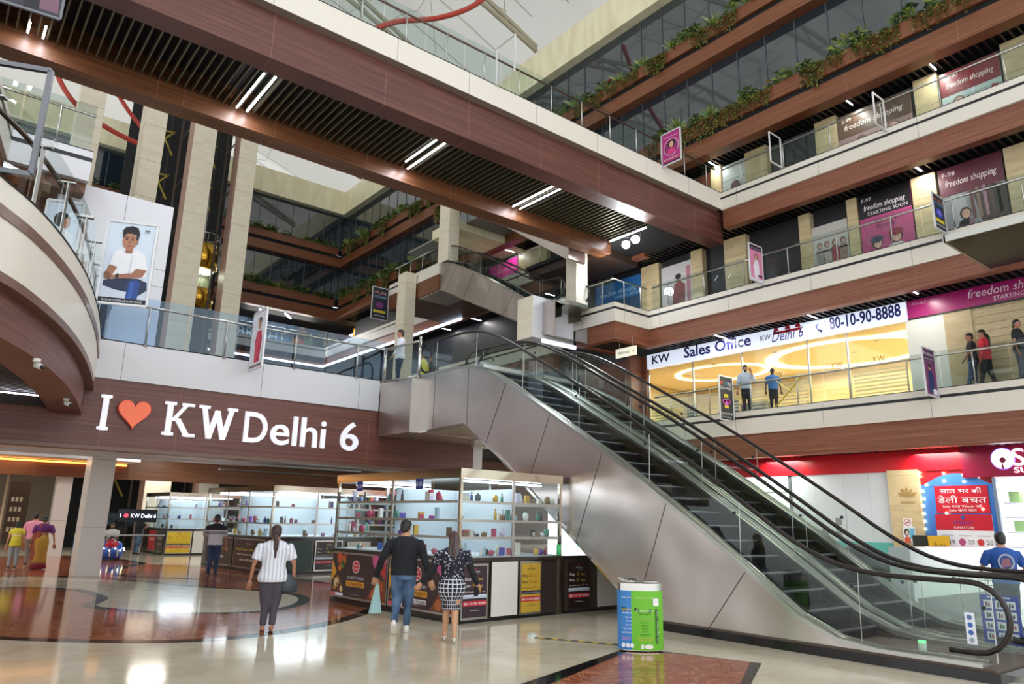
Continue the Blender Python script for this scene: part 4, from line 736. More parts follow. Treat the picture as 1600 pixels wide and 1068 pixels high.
def pinkgirl(P_, b, xd, yd, w, h): rect(P_, b, 0, .86, 1, 1, C('#3a2140')); T(P_, b, xd, yd, .5, .9, 'GRAND OPENING', .03*h, '#e8d8e8', 'C', width=.7*w); pg(P_, b, [(.35, .08), (.72, .08), (.76, .4), (.66, .6), (.4, .6), (.26, .4)], '#e8e0ea', 1); pg(P_, b, [(.3, .4), (.44, .58), (.38, .62), (.24, .46)], '#d0a088', 2); ell(P_, b, xd, yd, w, h, .55, .68, .14, .09, '#241a1e', 1); ell(P_, b, xd, yd, w, h, .53, .67, .09, .07, '#d4a68c', 2); rect(P_, b, .6, .12, .95, .18, C('#402a50'), 3); rect(P_, b, 0, 0, 1, .06, C('#dcd8e4'), 2)
rb('pink banner of a standing woman beside the beige pier of the first-floor gallery', 1193, 443, 386, .78, '#d884a8', pinkgirl)
def purple(P_, b, xd, yd, w, h): rect(P_, b, 0, .0, 1, .7, C('#7a3a6a')); T(P_, b, xd, yd, .5, .87, 'Pulkit', .08*h, '#f0e8f0', 'C', width=.75*w); T(P_, b, xd, yd, .5, .78, 'MENSWEAR', .035*h, '#e8dcea', 'C', width=.7*w); T(P_, b, xd, yd, .5, .72, 'First Floor', .03*h, '#f0c0d0', 'C', width=.6*w, k=3); pg(P_, b, [(.25, .05), (.78, .05), (.74, .46), (.62, .54), (.36, .54), (.28, .44)], '#26336a', 2); ell(P_, b, xd, yd, w, h, .48, .6, .12, .06, '#b98a74', 3); ell(P_, b, xd, yd, w, h, .48, .635, .12, .035, '#1c161c', 4); rect(P_, b, .6, .02, .95, .14, C('#e4e0ec'), 3)
rb('purple menswear banner on the upper ground gallery before the white door panel', 1467, 621, 547, .78, '#4a2450', purple)
def magenta(P_, b, xd, yd, w, h): T(P_, b, xd, yd, .5, .86, 'Freedom Shopping', .035*h, '#f4d8ea', 'C', width=.7*w); ell(P_, b, xd, yd, w, h, .5, .52, .42, .28, '#efc8e0', 1); ell(P_, b, xd, yd, w, h, .5, .52, .39, .26, '#8a2a6a', 2); ell(P_, b, xd, yd, w, h, .52, .62, .2, .13, '#221419', 3); ell(P_, b, xd, yd, w, h, .52, .6, .12, .1, '#dba48a', 4); pg(P_, b, [(.25, .3), (.78, .3), (.68, .46), (.52, .5), (.36, .46)], '#d83a80', 4); T(P_, b, xd, yd, .5, .12, 'BI-VASTRA', .06*h, '#f2e2b0', 'C', width=.8*w); rect(P_, b, 0, 0, 1, .07, C('#5a1a4a'))
pm = at('y', 14.9, 1038, 260); pt = at('y', 14.9, 1036, 211); banner('hanging_banner', 'magenta banner of a woman in a round frame hung off the high bridge', (pm.x, 14.985, pm.z), (0, -1, 0), .82, pt.z-pm.z, '#b0287c', magenta)
def brfr(label, px, pyb, pyt, wd=.85): a, c = at('y', 14.95, px, pyb), at('y', 14.95, px, pyt); banner('banner_frame', label, (a.x, 14.985, a.z), (0, -1, 0), wd, c.z-a.z, None, None, fw=.04, group=None, cat='frame')
brfr('empty steel banner frame on the high bridge railing against the white roof', 776, 132, 74)
for px, pyb, pyt, lb in ((1222, 262, 215, 'empty steel frame on the second-floor railing before the dark shop opening'), (1385, 205, 155, 'empty steel frame on the second-floor railing before the bright brown hoarding')):
    a, c = at_r(px, pyb), at_r(px, pyt); banner('banner_frame', lb, (21.15, a.y, a.z), (1, 0, 0), .7, c.z-a.z, None, None, fw=.04, group=None, cat='frame')
a, c = at('x', 17.9, 605, 512), at('x', 17.9, 605, 478); banner('hanging_banner', 'small black FUN SQUARE banner in front of the yellow lit far shops', (17.12, 33.5, 12.0), (1, 0, 0), .96, 1.75, '#232838', lambda P_, b, xd, yd, w, h: (T(P_, b, xd, yd, .5, .8, 'FUN', .1*h, '#e8a08a', 'C', width=.7*w), T(P_, b, xd, yd, .5, .68, 'SQUARE', .07*h, '#8ac0ea', 'C', width=.8*w), ell(P_, b, xd, yd, w, h, .5, .45, .25, .1, '#7a3a80', 1), rect(P_, b, .1, .2, .9, .28, C('#d8c030')), T(P_, b, xd, yd, .5, .08, '2nd FLOOR', .05*h, '#e4e6ec', 'C', width=.7*w)))
b_ = at("y", 14.0, 93, 36)
def darkpic(P_, b, xd, yd, w, h): pg(P_, b, [(.0, .1), (.35, .1), (.5, 1), (.1, 1)], '#6a6878', 1); pg(P_, b, [(.55, .05), (.98, .05), (.9, .6), (.7, .9)], '#7a5a6a', 1); pg(P_, b, [(.4, .0), (.66, 0), (.6, 1), (.5, 1)], '#23222c', 2)
banner('hanging_banner', 'dark picture banner cut by the top edge of the frame at the far left', (b_.x-.95, 14.0, b_.z), (1, -.12, 0), .95, 1.4, '#3a3644', darkpic, frame=DSTEEL)
# ================================================================== shop hoardings of the right gallery
PIER = []
def pier(level, x, pa, pb, py, z0, z1, d=.35, m=TRAV):
    ya, yb_ = at('x', x, pb, py).y, at('x', x, pa, py).y; b = MB(); b.box(x-.06, x+d, ya, yb_, z0, z1, m); J = mat('travertine_joint', '#8d7a56', .6); k = z0+.85
    while k < z1: b.box(x-.062, x+d, ya-.002, yb_+.002, k, k+.012, J); k += .85
    o = struct(b, 'pier'); o['kind'] = 'structure'; o.name = 'pillar_gallery'
def hoard(label, x, pa, pb, py, z0, z1, base, draw, name='shop_hoarding', cat='hoarding', group='shop hoardings'):
    yl = at('x', x, pa, py).y; yr = at('x', x, pb, py).y; return sign_plate(name, label, cat, (x, yl, z0), -Y, Z, yl-yr, z1-z0, C(base, .35), draw, group, .05)
def bust(P_, b, xd, yd, w, h, u, v, s, hair, skin, top, hat=None):
    a = w/h; pg(P_, b, [(u-s*.9, v-s*1.6*a), (u+s*.9, v-s*1.6*a), (u+s*.75, v-s*.8*a), (u, v-s*.4*a), (u-s*.75, v-s*.8*a)], top, 2); ell(P_, b, xd, yd, w, h, u, v+s*.1*a, s*.62, s*.75*a, hair, 3); ell(P_, b, xd, yd, w, h, u+s*.06, v, s*.44, s*.56*a, skin, 4)
    pg(P_, b, [(u-s*.12, v-s*.28*a), (u+s*.25, v-s*.26*a), (u+s*.06, v-s*.36*a)], '#f0e8e6', 5); ell(P_, b, xd, yd, w, h, u-s*.12, v+s*.1*a, s*.07, s*.05*a, '#2a1c1c', 5, 8); ell(P_, b, xd, yd, w, h, u+s*.22, v+s*.1*a, s*.07, s*.05*a, '#2a1c1c', 5, 8)
    if hat: ell(P_, b, xd, yd, w, h, u, v+s*.55*a, s*.75, s*.4*a, hat, 6)
def fs(hc, frac, num='', tail='', hcol='#e8dcd8', sub=None):
    def d(P_, b, xd, yd, w, h):
        rect(P_, b, 0, 1-frac, 1, 1, C(hc, .35), 1); fh = frac*h
        if num: T(P_, b, xd, yd, .07, 1-frac*.32, num, fh*.16, hcol, k=2)
        T(P_, b, xd, yd, .1, 1-frac*.68, 'freedom shopping', fh*.24, hcol, width=.8*w, k=2, shear=.25)
        if tail: T(P_, b, xd, yd, .93, 1-frac*.92, tail, fh*.14, hcol, 'R', k=2)
        if sub: sub(P_, b, xd, yd, w, h)
    return d
SX = 23.1
b = MB(); b.box(23.32, 23.5, 1, 48, FL, 12.7, mat('charcoal_shop_wall', '#26262a', .5)); b.box(23.32, 23.5, 1, 48, SL, 15.9, MATS['charcoal_shop_wall']); struct(b, 'wall_right_shops')
def gloves(P_, b, xd, yd, w, h): bust(P_, b, xd, yd, w, h, .28, .34, .17, '#8a7468', '#d8b4a4', '#c8a8b0'); pg(P_, b, [(.55, .05), (.66, .1), (.68, .3), (.6, .3)], '#a83a48', 3); pg(P_, b, [(.75, .1), (.85, .12), (.95, .42), (.84, .45), (.8, .3)], '#a83a48', 3); rect(P_, b, .3, .42, .98, .43, C('#8a9090'), 3)
hoard('crimson freedom shopping hoarding over a pale winter picture, second floor', SX, 1467, 1565, 120, SL, 15.75, '#b9c8c6', fs('#7c1c26', .47, 'S-100', sub=gloves))
def pinkpic(P_, b, xd, yd, w, h): bust(P_, b, xd, yd, w, h, .75, .34, .15, '#8a6a58', '#d8aa98', '#c88a98'); rect(P_, b, .08, .05, .5, .4, C('#c8a4a8'), 2); bust(P_, b, xd, yd, w, h, .32, .3, .13, '#6a4a40', '#d0a090', '#b06a80')
hoard('brown freedom shopping hoarding with a pink picture, second floor', SX, 1308, 1428, 200, SL, 15.75, '#a08080', fs('#5e4436', .5, 'S-99', sub=pinkpic))
hoard('white hoarding with a dark haired figure in pink, second floor beside the bridge end', SX, 1128, 1165, 270, SL, 15.75, '#c3c6c4', lambda P_, b, xd, yd, w, h: (ell(P_, b, xd, yd, w, h, .55, .42, .2, .14, '#5a3a34', 1), pg(P_, b, [(.25, .05), (.9, .05), (.7, .3), (.45, .3)], '#b85a80', 2), rect(P_, b, .0, .6, 1, .62, C('#8a9090'))))
hoard('brown hoarding reading freedom shopping seen past the bridge railing, second floor', SX, 1062, 1112, 280, SL, 15.75, '#d2d2cc', fs('#6e3c28', .7))
for pa, pb, py in ((1566, 1640, 95), (1428, 1466, 140), (1275, 1309, 215), (1165, 1200, 258), (1112, 1128, 280)): pier(2, SX, pa, pb, py, SL, 15.9)
def rack(P_, b, xd, yd, w, h):
    rect(P_, b, 0, 0, 1, .62, C('#8d8a8c'), 1); pg(P_, b, [(.5, .62), (.9, .62), (.95, .1), (.62, .1)], '#4a2c2a', 2); pg(P_, b, [(.15, .62), (.4, .62), (.4, .2), (.2, .2)], '#a8a6aa', 2); bust(P_, b, xd, yd, w, h, .36, .34, .15, '#3a2420', '#d09a84', '#8a5a70'); pg(P_, b, [(.8, .6), (1, .6), (1, .0), (.85, .0)], '#3a2a28', 3)
    for q in range(5): pg(P_, b, [(.45+q*.1, .64), (.5+q*.1, .64), (.52+q*.1, .25), (.47+q*.1, .25)], ['#6a3a3a', '#8a6a58', '#a07a88', '#5a4040', '#7a5060'][q], 3)
hoard('plum freedom shopping hoarding over a smiling woman among clothes, first floor right', SX, 1467, 1572, 290, FL, 12.6, '#8d8488', fs('#60303c', .38, 'F-98', sub=rack))
def berets(P_, b, xd, yd, w, h): bust(P_, b, xd, yd, w, h, .3, .27, .17, '#2a1c1c', '#d9a894', '#a8405a', '#2c3050'); bust(P_, b, xd, yd, w, h, .66, .3, .19, '#2a1c1c', '#d9a894', '#e0d8d4', '#8a2438'); T(P_, b, xd, yd, .5, .56, 'Opening', .06*h, '#5a2440', 'C', width=.42*w); T(P_, b, xd, yd, .5, .48, 'Shortly', .06*h, '#3a2444', 'C', width=.36*w)
hoard('black and pink F-97 starting soon hoarding with two faces in berets, first floor', SX, 1343, 1427, 340, FL, 12.6, '#b8487c', fs('#18151a', .34, 'F-97', 'STARTING SOON', '#efe6ea', berets))
def shoppers(P_, b, xd, yd, w, h):
    for u, m in ((.2, '#a09a94'), (.4, '#b0a8a0'), (.62, '#8a4a4c'), (.85, '#9a7a70')): bust(P_, b, xd, yd, w, h, u, .6, .12, '#4a3a34', '#c89a84', m); pg(P_, b, [(u-.1, .0), (u+.1, .0), (u+.11, .5), (u-.11, .5)], m, 2)
    rect(P_, b, .56, .22, .74, .5, C('#9a2f40'), 6)
hoard('poster of shoppers carrying bags between two beige piers, first floor', SX, 1270, 1327, 385, FL, 12.0, '#c4c0b8', shoppers)
hoard('white poster of a figure in a red shirt beside the jog of the first floor', SX, 1034, 1082, 450, FL, 12.3, '#c9c6c6', lambda P_, b, xd, yd, w, h: (pg(P_, b, [(.35, .2), (.75, .2), (.78, .55), (.6, .66), (.42, .6)], '#8a4a4c', 1), ell(P_, b, xd, yd, w, h, .56, .74, .1, .06, '#2a1c1c', 2), pg(P_, b, [(.4, .0), (.6, .0), (.62, .2), (.4, .2)], '#e0dcdc', 2), rect(P_, b, .82, .1, .95, .9, C('#b87a86'), 1)))
for pa, pb, py in ((1573, 1640, 270), (1427, 1466, 310), (1327, 1343, 360), (1252, 1270, 390), (1135, 1170, 440), (1083, 1101, 460), (1004, 1032, 470)): pier(1, SX, pa, pb, py, FL, 12.6)
hoard('blue freedom shopping hoarding behind the corner railing of the first floor', 23.12, 930, 1003, 440, FL, 12.4, '#2a4a6e', fs('#2f6aa8', .4, '', 'STARTING SOON', '#a8d4f0'))
# far shops
hoard('magenta hoarding above the upper escalator, far second floor', SX, 765, 812, 405, SL, 15.6, '#c8c4c4', fs('#b0247c', .55, '', '', '#e88ac0'))
for pa, pb, py in ((812, 845, 400), (845, 855, 395)): pier(2, SX, pa, pb, py, SL, 15.7)
b = MB(); b.box(-10, 26, 52.4, 52.6, SL, 15.9, mat('far_shop_wall', '#3a3634', .6)); b.box(-10, 26, 52.4, 52.6, FL, 12.6, MATS['far_shop_wall']); struct(b, 'wall_far_shops')
def soon(P_, b, xd, yd, w, h):
    T(P_, b, xd, yd, -.02, .8, 'OPENING SOON......', .17*h, '#e8e8e4', width=.69*w); T(P_, b, xd, yd, .0, .2, 'BRIGHT', .48*h, '#ece8dc', width=.6*w); pg(P_, b, [(.62, 0), (1, 0), (1, 1), (.66, 1)], '#29446a', 1)
    for i, (u, v, r, m) in enumerate(((.8, .5, .1, '#b0522c'), (.84, .7, .08, '#8a3a20'), (.76, .3, .08, '#d07a3a'), (.85, .25, .08, '#c0402a'), (.9, .5, .07, '#6a8a34'), (.8, .82, .06, '#c88a4a'), (.9, .15, .06, '#7a9a3a'))): ell(P_, b, xd, yd, w, h, u, v, r, r*w/h, m, 2+i)
y_ = 52.3; xl = 16.2; xr_ = 22.2; sign_plate('shop_hoarding', 'blue far hoarding with big pale letters behind the walkway railing', 'hoarding', (xl, y_, SL), X, Z, xr_-xl, 1.83, C('#3f76a8'), soon, 'shop hoardings', .05)
sign_plate('shop_hoarding', 'pink poster of a dark haired woman in the far corner', 'hoarding', at('y', 52.2, 528, 527), X, Z, .95, 1.4, C('#b03a72'), lambda P_, b, xd, yd, w, h: bust(P_, b, xd, yd, w, h, .5, .5, .4, '#241418', '#c8907a', '#8a2a50'), 'shop hoardings', .04)
sign_plate('shop_hoarding', 'pale hoarding with a red round emblem beside the far pink poster', 'hoarding', at('y', 52.25, 505, 540), X, Z, 1.2, 1.9, C('#a89a88'), lambda P_, b, xd, yd, w, h: (ell(P_, b, xd, yd, w, h, .4, .7, .25, .16, '#e4e0da', 1), ell(P_, b, xd, yd, w, h, .4, .7, .13, .08, '#b83a34', 2)), 'shop hoardings', .04)
yl_, yr2 = at('x', 23.9, 552, 515).y, at('x', 23.9, 581, 500).y; sign_plate('lit_shop_sign', 'yellow lit shop sign at the far right corner of the second floor', 'sign', (23.9, yl_, SL+1.15), -Y, Z, yl_-yr2, .6, LIT('#d99a2a', .5), lambda P_, b, xd, yd, w, h: T(P_, b, xd, yd, .5, .2, 'ARABIAN', .4, LIT('#fff2b0', 3), 'C', width=w*.9))
sign_plate('lit_shop_window', 'yellow lit shop front under the far lit sign', 'shop window', (23.95, yl_, SL), -Y, Z, yl_-yr2, 1.15, LIT('#e8c070', 1.3), lambda P_, b, xd, yd, w, h: [rect(P_, b, .05+.2*q, .1, .1+.2*q, .9, C('#7a5a20')) for q in range(5)])
# ================================================================== sales office, upper ground floor right
YS0, YS1 = 9.4, 20.0
t = thing('shop_sign', (23.3, YS1, 8.12), 'long lit Sales Office sign with a phone number over the yellow shopfront', 'sign')
b = MB(); b.box(23.3, 23.45, YS0, YS1, 8.12, 8.73, mat('sign_box_lit', '#dfe6f2', .4, emit=.4, ecol='#dfe8ff')); b.build('sign_box', t)
b = MB(); Pn = lambda y, z: (23.285, y, z); NAVY = C('#232a78', .3)
b.text('KW', Pn(19.72, 8.3), -Y, Z, .36, C('#1e1f3c', .3), .95, bold=.02); b.build('lettering', t); b = MB(); b.text('Sales Office', Pn(18.05, 8.3), -Y, Z, .44, NAVY, 3.1, bold=.022); b.build('lettering', t); b = MB(); b.text('KW', Pn(14.55, 8.36), -Y, Z, .22, C('#1e1f3c', .3), .42); b.text('Delhi 6', Pn(14.1, 8.24), -Y, Z, .4, C('#4a3a90', .3), 1.25, shear=.3); b.build('lettering', t); b = MB()
b.text('80-10-90-8888', Pn(11.9, 8.3), -Y, Z, .42, NAVY, 2.35, bold=.022); b.build('lettering', t)
b = MB(); FRT = C('#c02a3c'); b.poly([Pn(14.0, 8.5), Pn(12.95, 8.5), Pn(12.95, 8.6), Pn(14.0, 8.6)], FRT); [b.disc(Pn(y, 8.62), Vector((0, .11, 0)), Vector((0, 0, .13)), FRT, 14, 0, pi) for y in (13.9, 13.45, 13.05)]; b.build('red_fort_emblem', t)
b = MB(); b.tube([(23.28, 12.3, 8.6), (23.28, 12.37, 8.5), (23.28, 12.32, 8.38), (23.28, 12.18, 8.3)], [.05, .025, .025, .05], NAVY, 8); [b.tube([(23.28, 12.15-r*cos(a), 8.5+r*sin(a)) for a in [.2+k*.22 for k in range(6)]], .012, NAVY, 5) for r in (.08, .14)]; b.build('phone_symbol', t)
# lit room behind the glass
WARM = mat('warm_cream_wall', '#e6d3a8', .6); WARMW = wood_mat('honey_wood_panel', '#cba870', '#d9bb86', '#e4ca9a', (.4, .4, 2))
struct(MB().box(29.0, 29.2, 8.5, 22.5, UG+.02, 8.1, WARMW), 'wall_office_back'); struct(MB().box(23.6, 29.0, 22.3, 22.5, UG+.02, 8.1, WARM), 'wall_office_left'); struct(MB().box(23.6, 29, YS0-.25, YS0-.1, UG+.02, 8.1, WARM), 'wall_office_right'); struct(MB().box(23.47, 29.1, YS0-.25, 22.4, 8.12, 8.3, mat('warm_ceiling', '#efe2c2', .7)), 'ceiling_office'); struct(MB().box(23.3, 29, YS0-.2, 22.4, UG-.02, UG+.01, mat('tan_floor_tile', '#b09468', .2)), 'floor_office')
b = MB()
for k in range(48):
    a0, a1 = 2*pi*k/48, 2*pi*(k+1)/48
    for r0, r1, cx, cy in ((2.0, 2.35, 26.3, 12.8), (1.4, 1.6, 26, 18.2)): b.poly([(cx+r0*cos(a0), cy+r0*1.35*sin(a0), 8.08), (cx+r1*cos(a0), cy+r1*1.35*sin(a0), 8.08), (cx+r1*cos(a1), cy+r1*1.35*sin(a1), 8.08), (cx+r0*cos(a1), cy+r0*1.35*sin(a1), 8.08)], mat('cove_light', '#fff1cf', .5, emit=2.0, ecol='#ffedc4'))
struct(b, 'ceiling_cove_lights')
for x, y in ((24.6, 10.6), (25.2, 11.2), (24.3, 14.6), (27.5, 14.2), (24.5, 17.5), (25.6, 19.6), (24.2, 20.6), (27.6, 10.4), (26.4, 12.6), (24.4, 12.4)):
    b = MB(); b.disc((x, y, 8.1), (.09, 0, 0), (0, -.09, 0), LEDW); b.cyl((x, y, 8.09), .11, .03, mat('white_trim_ring', '#e8e4da', .4), 16); one(b, 'downlight', 'round recessed downlight in the warm ceiling of the sales office', 'lamp', 'downlights of the sales office')
la = area('office_lamp', (26, 12.5, 7.95), 5, 420, (0, 0, 0), (1, .91, .76), 7); la2 = area('office_lamp_far', (25.6, 18.8, 7.95), 3.5, 230, (0, 0, 0), (1, .91, .76), 4)
t = thing('shop_glass_front', (23.4, YS0, UG), 'glass front of the sales office with frosted stripes and KW monograms', 'shop window')
b = MB(); b.box(23.42, 23.43, YS0, YS1+.1, UG, 8.12, GLASS); b.build('glass_pane', t)
FRO = mat('frosted_film', '#efe2bd', .6, alpha=.55); b = MB()
for y0, y1 in ((9.6, 11.3), (12.9, 15.3), (15.6, 17.6), (17.8, 19.9)):
    for k in range(9): b.box(23.41, 23.415, y0, y1, UG+.1+k*.12, UG+.1+k*.12+(.07 if k % 2 else .05), FRO)
b.build('frosted_stripes', t)
for y in (10.6, 12.0, 14.2, 16.6): b = MB(); b.text('KW', (23.405, y, UG+1.35), -Y, Z, .2, C('#9c8248'), .36); b.build('monogram', t)
for y in (YS0+.02, 11.4, 12.8, 15.45, 17.7, YS1): b = MB(); b.box(23.4, 23.46, y, y+.05, UG, 8.12, SATIN); b.build('mullion', t)
one(MB().box(24.4, 24.9, 15.2, 16.3, UG, UG+.7, C('#6b6258')).box(24.38, 24.92, 15.1, 16.4, UG+.7, UG+.74, C('#8a7a60')), 'reception_desk', 'low desk behind the striped glass of the sales office', 'desk')
for i, (x, y) in enumerate(((24.6, 17.1), (24.6, 16.75), (24.8, 18.9))):
    t = thing('office_chair', (x, y, UG), ['dark office chair back showing under the sales office glass stripes', 'second dark chair beside the low desk of the sales office', 'dark chair back near the left end of the sales office glass'][i], 'chair', 'office chairs')
    b = MB(); b.box(x-.22, x+.22, y-.22, y+.22, UG+.42, UG+.5, C('#3c3c40')); b.build('seat', t); b = MB(); b.box(x-.05, x+.02, y-.24, y+.24, UG+.5, UG+1.0, C('#4a4a50')); b.build('backrest', t)
    for sx, sy in ((-1, -1), (1, -1), (1, 1), (-1, 1)): b = MB(); b.tube([(x+sx*.19, y+sy*.19, UG), (x+sx*.17, y+sy*.17, UG+.43)], .015, SATIN, 6); b.build('leg', t)
# right of the sales office
yA = at('x', 23.3, 1417, 480).y; b = MB(); b.box(23.3, 23.5, 1, yA, 8.15, 8.73, C('#a01c68', .3)); b.box(23.28, 23.5, 1, yA, 8.1, 8.15, BLACK); b.text('freedom shopping', (23.29, at('x', 23.3, 1512, 460).y, 8.42), -Y, Z, .26, C('#f0d8e6'), 2.3, shear=.25); b.text('STARTING SOON', (23.29, at('x', 23.3, 1552, 462).y, 8.22), -Y, Z, .13, C('#f0d8e6'), 1.3); b.text('UG-67', (23.29, at('x', 23.3, 1421, 475).y, 8.55), -Y, Z, .1, C('#d8a8c4'), .5)
one(b, 'shop_fascia_board', 'magenta freedom shopping fascia board right of the Sales Office sign', 'sign')
y1_, y2_ = at('x', 23.3, 1420, 560).y, at('x', 23.3, 1482, 560).y; one(MB().box(23.3, 23.42, y2_, y1_-.02, UG, 8.1, mat('white_door_panel', '#e8e8dc', .35)), 'door_panel', 'tall white panel between the sales office glass and the beige wall', 'panel')
b = MB(); b.box(23.35, 23.6, 1, y2_, UG, 8.1, TRAV); b.box(23.3, 23.62, y2_-.75, y2_, UG, 8.1, TRAV)
for k in range(1, 12): b.box(23.345, 23.6, 1, y2_-.75, UG+k*.22, UG+k*.22+.012, MATS['travertine_joint'])
struct(b, 'wall_right_upper_ground')
b = MB(); b.box(23.3, 23.5, YS1+.05, 24, UG, 8.7, WOOD); b.box(22.6, 23.4, 20.3, 20.5, UG, 8.7, WOOD); struct(b, 'wall_jog_wood')
t = thing('washroom_sign', (21.3, 19.0, 8.0), 'small white hanging washroom sign under the first-floor corner', 'sign'); sx = at('x', 20.6, 962, 560)
b = MB(); b.box(20.6, 20.66, sx.y-1.05, sx.y, sx.z, sx.z+.36, mat('sign_ivory', '#e6e2cc', .4, emit=.3)); b.build('sign_box', t)
b = MB(); b.text('Washrooms', (20.59, sx.y-.12, sx.z+.12), -Y, Z, .13, C('#20202a'), .6); b.poly([(20.59, sx.y-.9, sx.z+.12), (20.59, sx.y-.96, sx.z+.12), (20.59, sx.y-.93, sx.z+.26)], C('#20202a')); b.build('lettering', t)
for dy in (.2, .85): b = MB(); b.tube([(20.63, sx.y-dy, sx.z+.36), (20.63, sx.y-dy, 8.8)], .012, SATIN, 6); b.build('hanger_rod', t)
# ================================================================== ground floor right: superstore and hoarding
REDF = C('#c01424', .25); b = MB(); b.box(23.25, 23.5, 8.35, 20, 3.46, 4.1, REDF); one(b, 'shop_fascia_board', 'bright red fascia board over the white hoarding on the ground floor', 'sign')
t = thing('superstore_sign', (23.2, 8.3, 3.2), 'dark red superstore fascia with glowing white letters at the right edge', 'sign')
b = MB(); b.box(23.2, 23.5, 1, 8.34, 3.22, 4.1, C('#8a1038', .25)); b.build('fascia_board', t); GLOW = mat('glowing_white_letter', '#ffffff', .5, emit=2.2, ecol='#f2eaff'); HALO = mat('violet_letter_halo', '#8a5ae0', .5, emit=.6)
b = MB(); cy, cz = at('x', 23.15, 1566, 716)[1:]; b.rings([((23.19, cy, cz), .27, .27, (0, -1, 0), (0, 0, 1)), ((23.16, cy, cz), .27, .27, (0, -1, 0), (0, 0, 1))], GLOW, 24, True, False); b.rings([((23.17, cy, cz-.04), .08, .08, (0, -1, 0), (0, 0, 1)), ((23.15, cy, cz-.04), .08, .08, (0, -1, 0), (0, 0, 1))], C('#8a1038'), 14, True, False); b.poly([(23.15, cy+.02, cz-.04), (23.15, cy+.05, cz-.28), (23.15, cy-.03, cz-.28)], C('#8a1038')); b.rings([((23.2, cy, cz), .3, .3, (0, -1, 0), (0, 0, 1)), ((23.19, cy, cz), .3, .3, (0, -1, 0), (0, 0, 1))], HALO, 24, True, False); b.build('emblem', t)
b = MB(); p0 = at('x', 23.17, 1583, 727); b.text('SMART', (23.17, p0.y, p0.z), -Y, Z, .48, GLOW, 2.4, 'L', .03, 3); p1 = at('x', 23.17, 1585, 738); b.text('SUPERSTORE', (23.17, p1.y, p1.z), -Y, Z, .15, GLOW, 1.9, 'L', .02); b.build('lettering', t)
def px23(px, py=780): return at('x', 23.3, px, py).y
HOA = mat('glossy_white_hoarding', '#d5dbe2', .25); b = MB(); b.box(23.3, 23.45, px23(1393)+.04, px23(1238), 0, 3.46, HOA); b.box(23.29, 23.3, px23(1393), px23(1238), 0, 1.35, C('#5fb8b4', .3))
for q in (1275, 1320, 1360): b.box(23.297, 23.3, px23(q), px23(q)+.01, 1.35, 3.46, C('#b8c0c8'))
b.disc((23.285, px23(1290, 828), 1.62), (0, -.14, 0), (0, 0, .12), C('#7d8a7a'), 14); b.text('healify', (23.285, px23(1378, 855), .92), -Y, Z, .11, C('#d8f0ee'), .28); [b.box(23.288, 23.29, px23(1307, 828)-.2, px23(1307, 828), z, z+.22, C('#8a9096')) for z in (1.5, 1.85)]
one(b, 'shop_hoarding', 'glossy white hoarding with a teal base behind the escalators', 'hoarding', 'shop hoardings')
b = MB(); b.box(23.35, 23.4, px23(1236), px23(1130), 0, 3.46, LIT('#f0f6f4', 1.1)); b.box(23.3, 23.42, px23(1238)-.02, px23(1238)+.12, 0, 3.46, C('#5a6266'))
for z in (.9, 1.5, 2.2, 2.9): b.box(23.33, 23.35, px23(1236), px23(1130), z, z+.04, C('#8a9a98'))
one(b, 'shop_window', 'bright white lit shop window left of the glossy hoarding on the ground floor', 'shop window')
tile_pillar('pillar_10', 23.15, 23.6, px23(1441), px23(1393), 0, 3.5, .9, TRAV)
def leaf_disc(b, o, r, m):
    for k in range(5): a = pi/2+(k-2)*.6; b.poly([o, o+Vector((0, -cos(a+.2)*r*.7, sin(a+.2)*r*.7)), o+Vector((0, -cos(a)*r, sin(a)*r)), o+Vector((0, -cos(a-.2)*r*.7, sin(a-.2)*r*.7))], m)
b = MB(); o = at('x', 23.13, 1417, 770); leaf_disc(b, o+Vector((0, 0, -.1)), .3, C('#a8874a')); b.slab([o+Vector((.0, .2, -.28)), o+Vector((0, -.2, -.28)), o+Vector((0, -.2, -.24)), o+Vector((0, .2, -.24))], (.01, 0, 0), C('#a8874a')); one(b, 'wall_emblem', 'faded gold emblem on the travertine pier of the ground floor', 'emblem')
b = MB(); ya, yb_ = px23(1441), px23(1558, 800); BLU = C('#3f78c8', .35); b.box(23.3, 23.45, yb_, ya, 0, 3.05, BLU)
arch = [(23.29, ya+(yb_-ya)*k/16, 3.0+.36*sin(pi*k/16)) for k in range(17)]; b.slab(arch[::-1], (.15, 0, 0), BLU); b.box(23.32, 23.44, yb_, ya, 3.0, 3.46, C('#a01826', .3)); struct(b, 'wall_blue_arch')
def bachat(P_, b, xd, yd, w, h):
    T(P_, b, xd, yd, .5, .73, 'साल भर की', .16*h, '#f4eef0', 'C', width=.78*w); T(P_, b, xd, yd, .5, .37, 'डेली बचत', .22*h, '#f4eef0', 'C', width=.92*w); T(P_, b, xd, yd, .5, .2, 'Sale वाला Week नहीं', .09*h, '#f0e0e2', 'C', width=.74*w); T(P_, b, xd, yd, .5, .06, 'Sale वाला साल', .09*h, '#f0e0e2', 'C', width=.52*w)
pA, pB = at('x', 23.2, 1468, 800), at('x', 23.2, 1545, 800); zt = at('x', 23.2, 1500, 758).z; zb_ = at('x', 23.2, 1505, 801).z
sign_plate('sale_board', 'red sale board in white Hindi lettering on the blue arch', 'sign', (23.275, pA.y+.1, zb_), -Y, Z, pA.y-pB.y+.12, zt-zb_, C('#b8182e', .3), bachat)
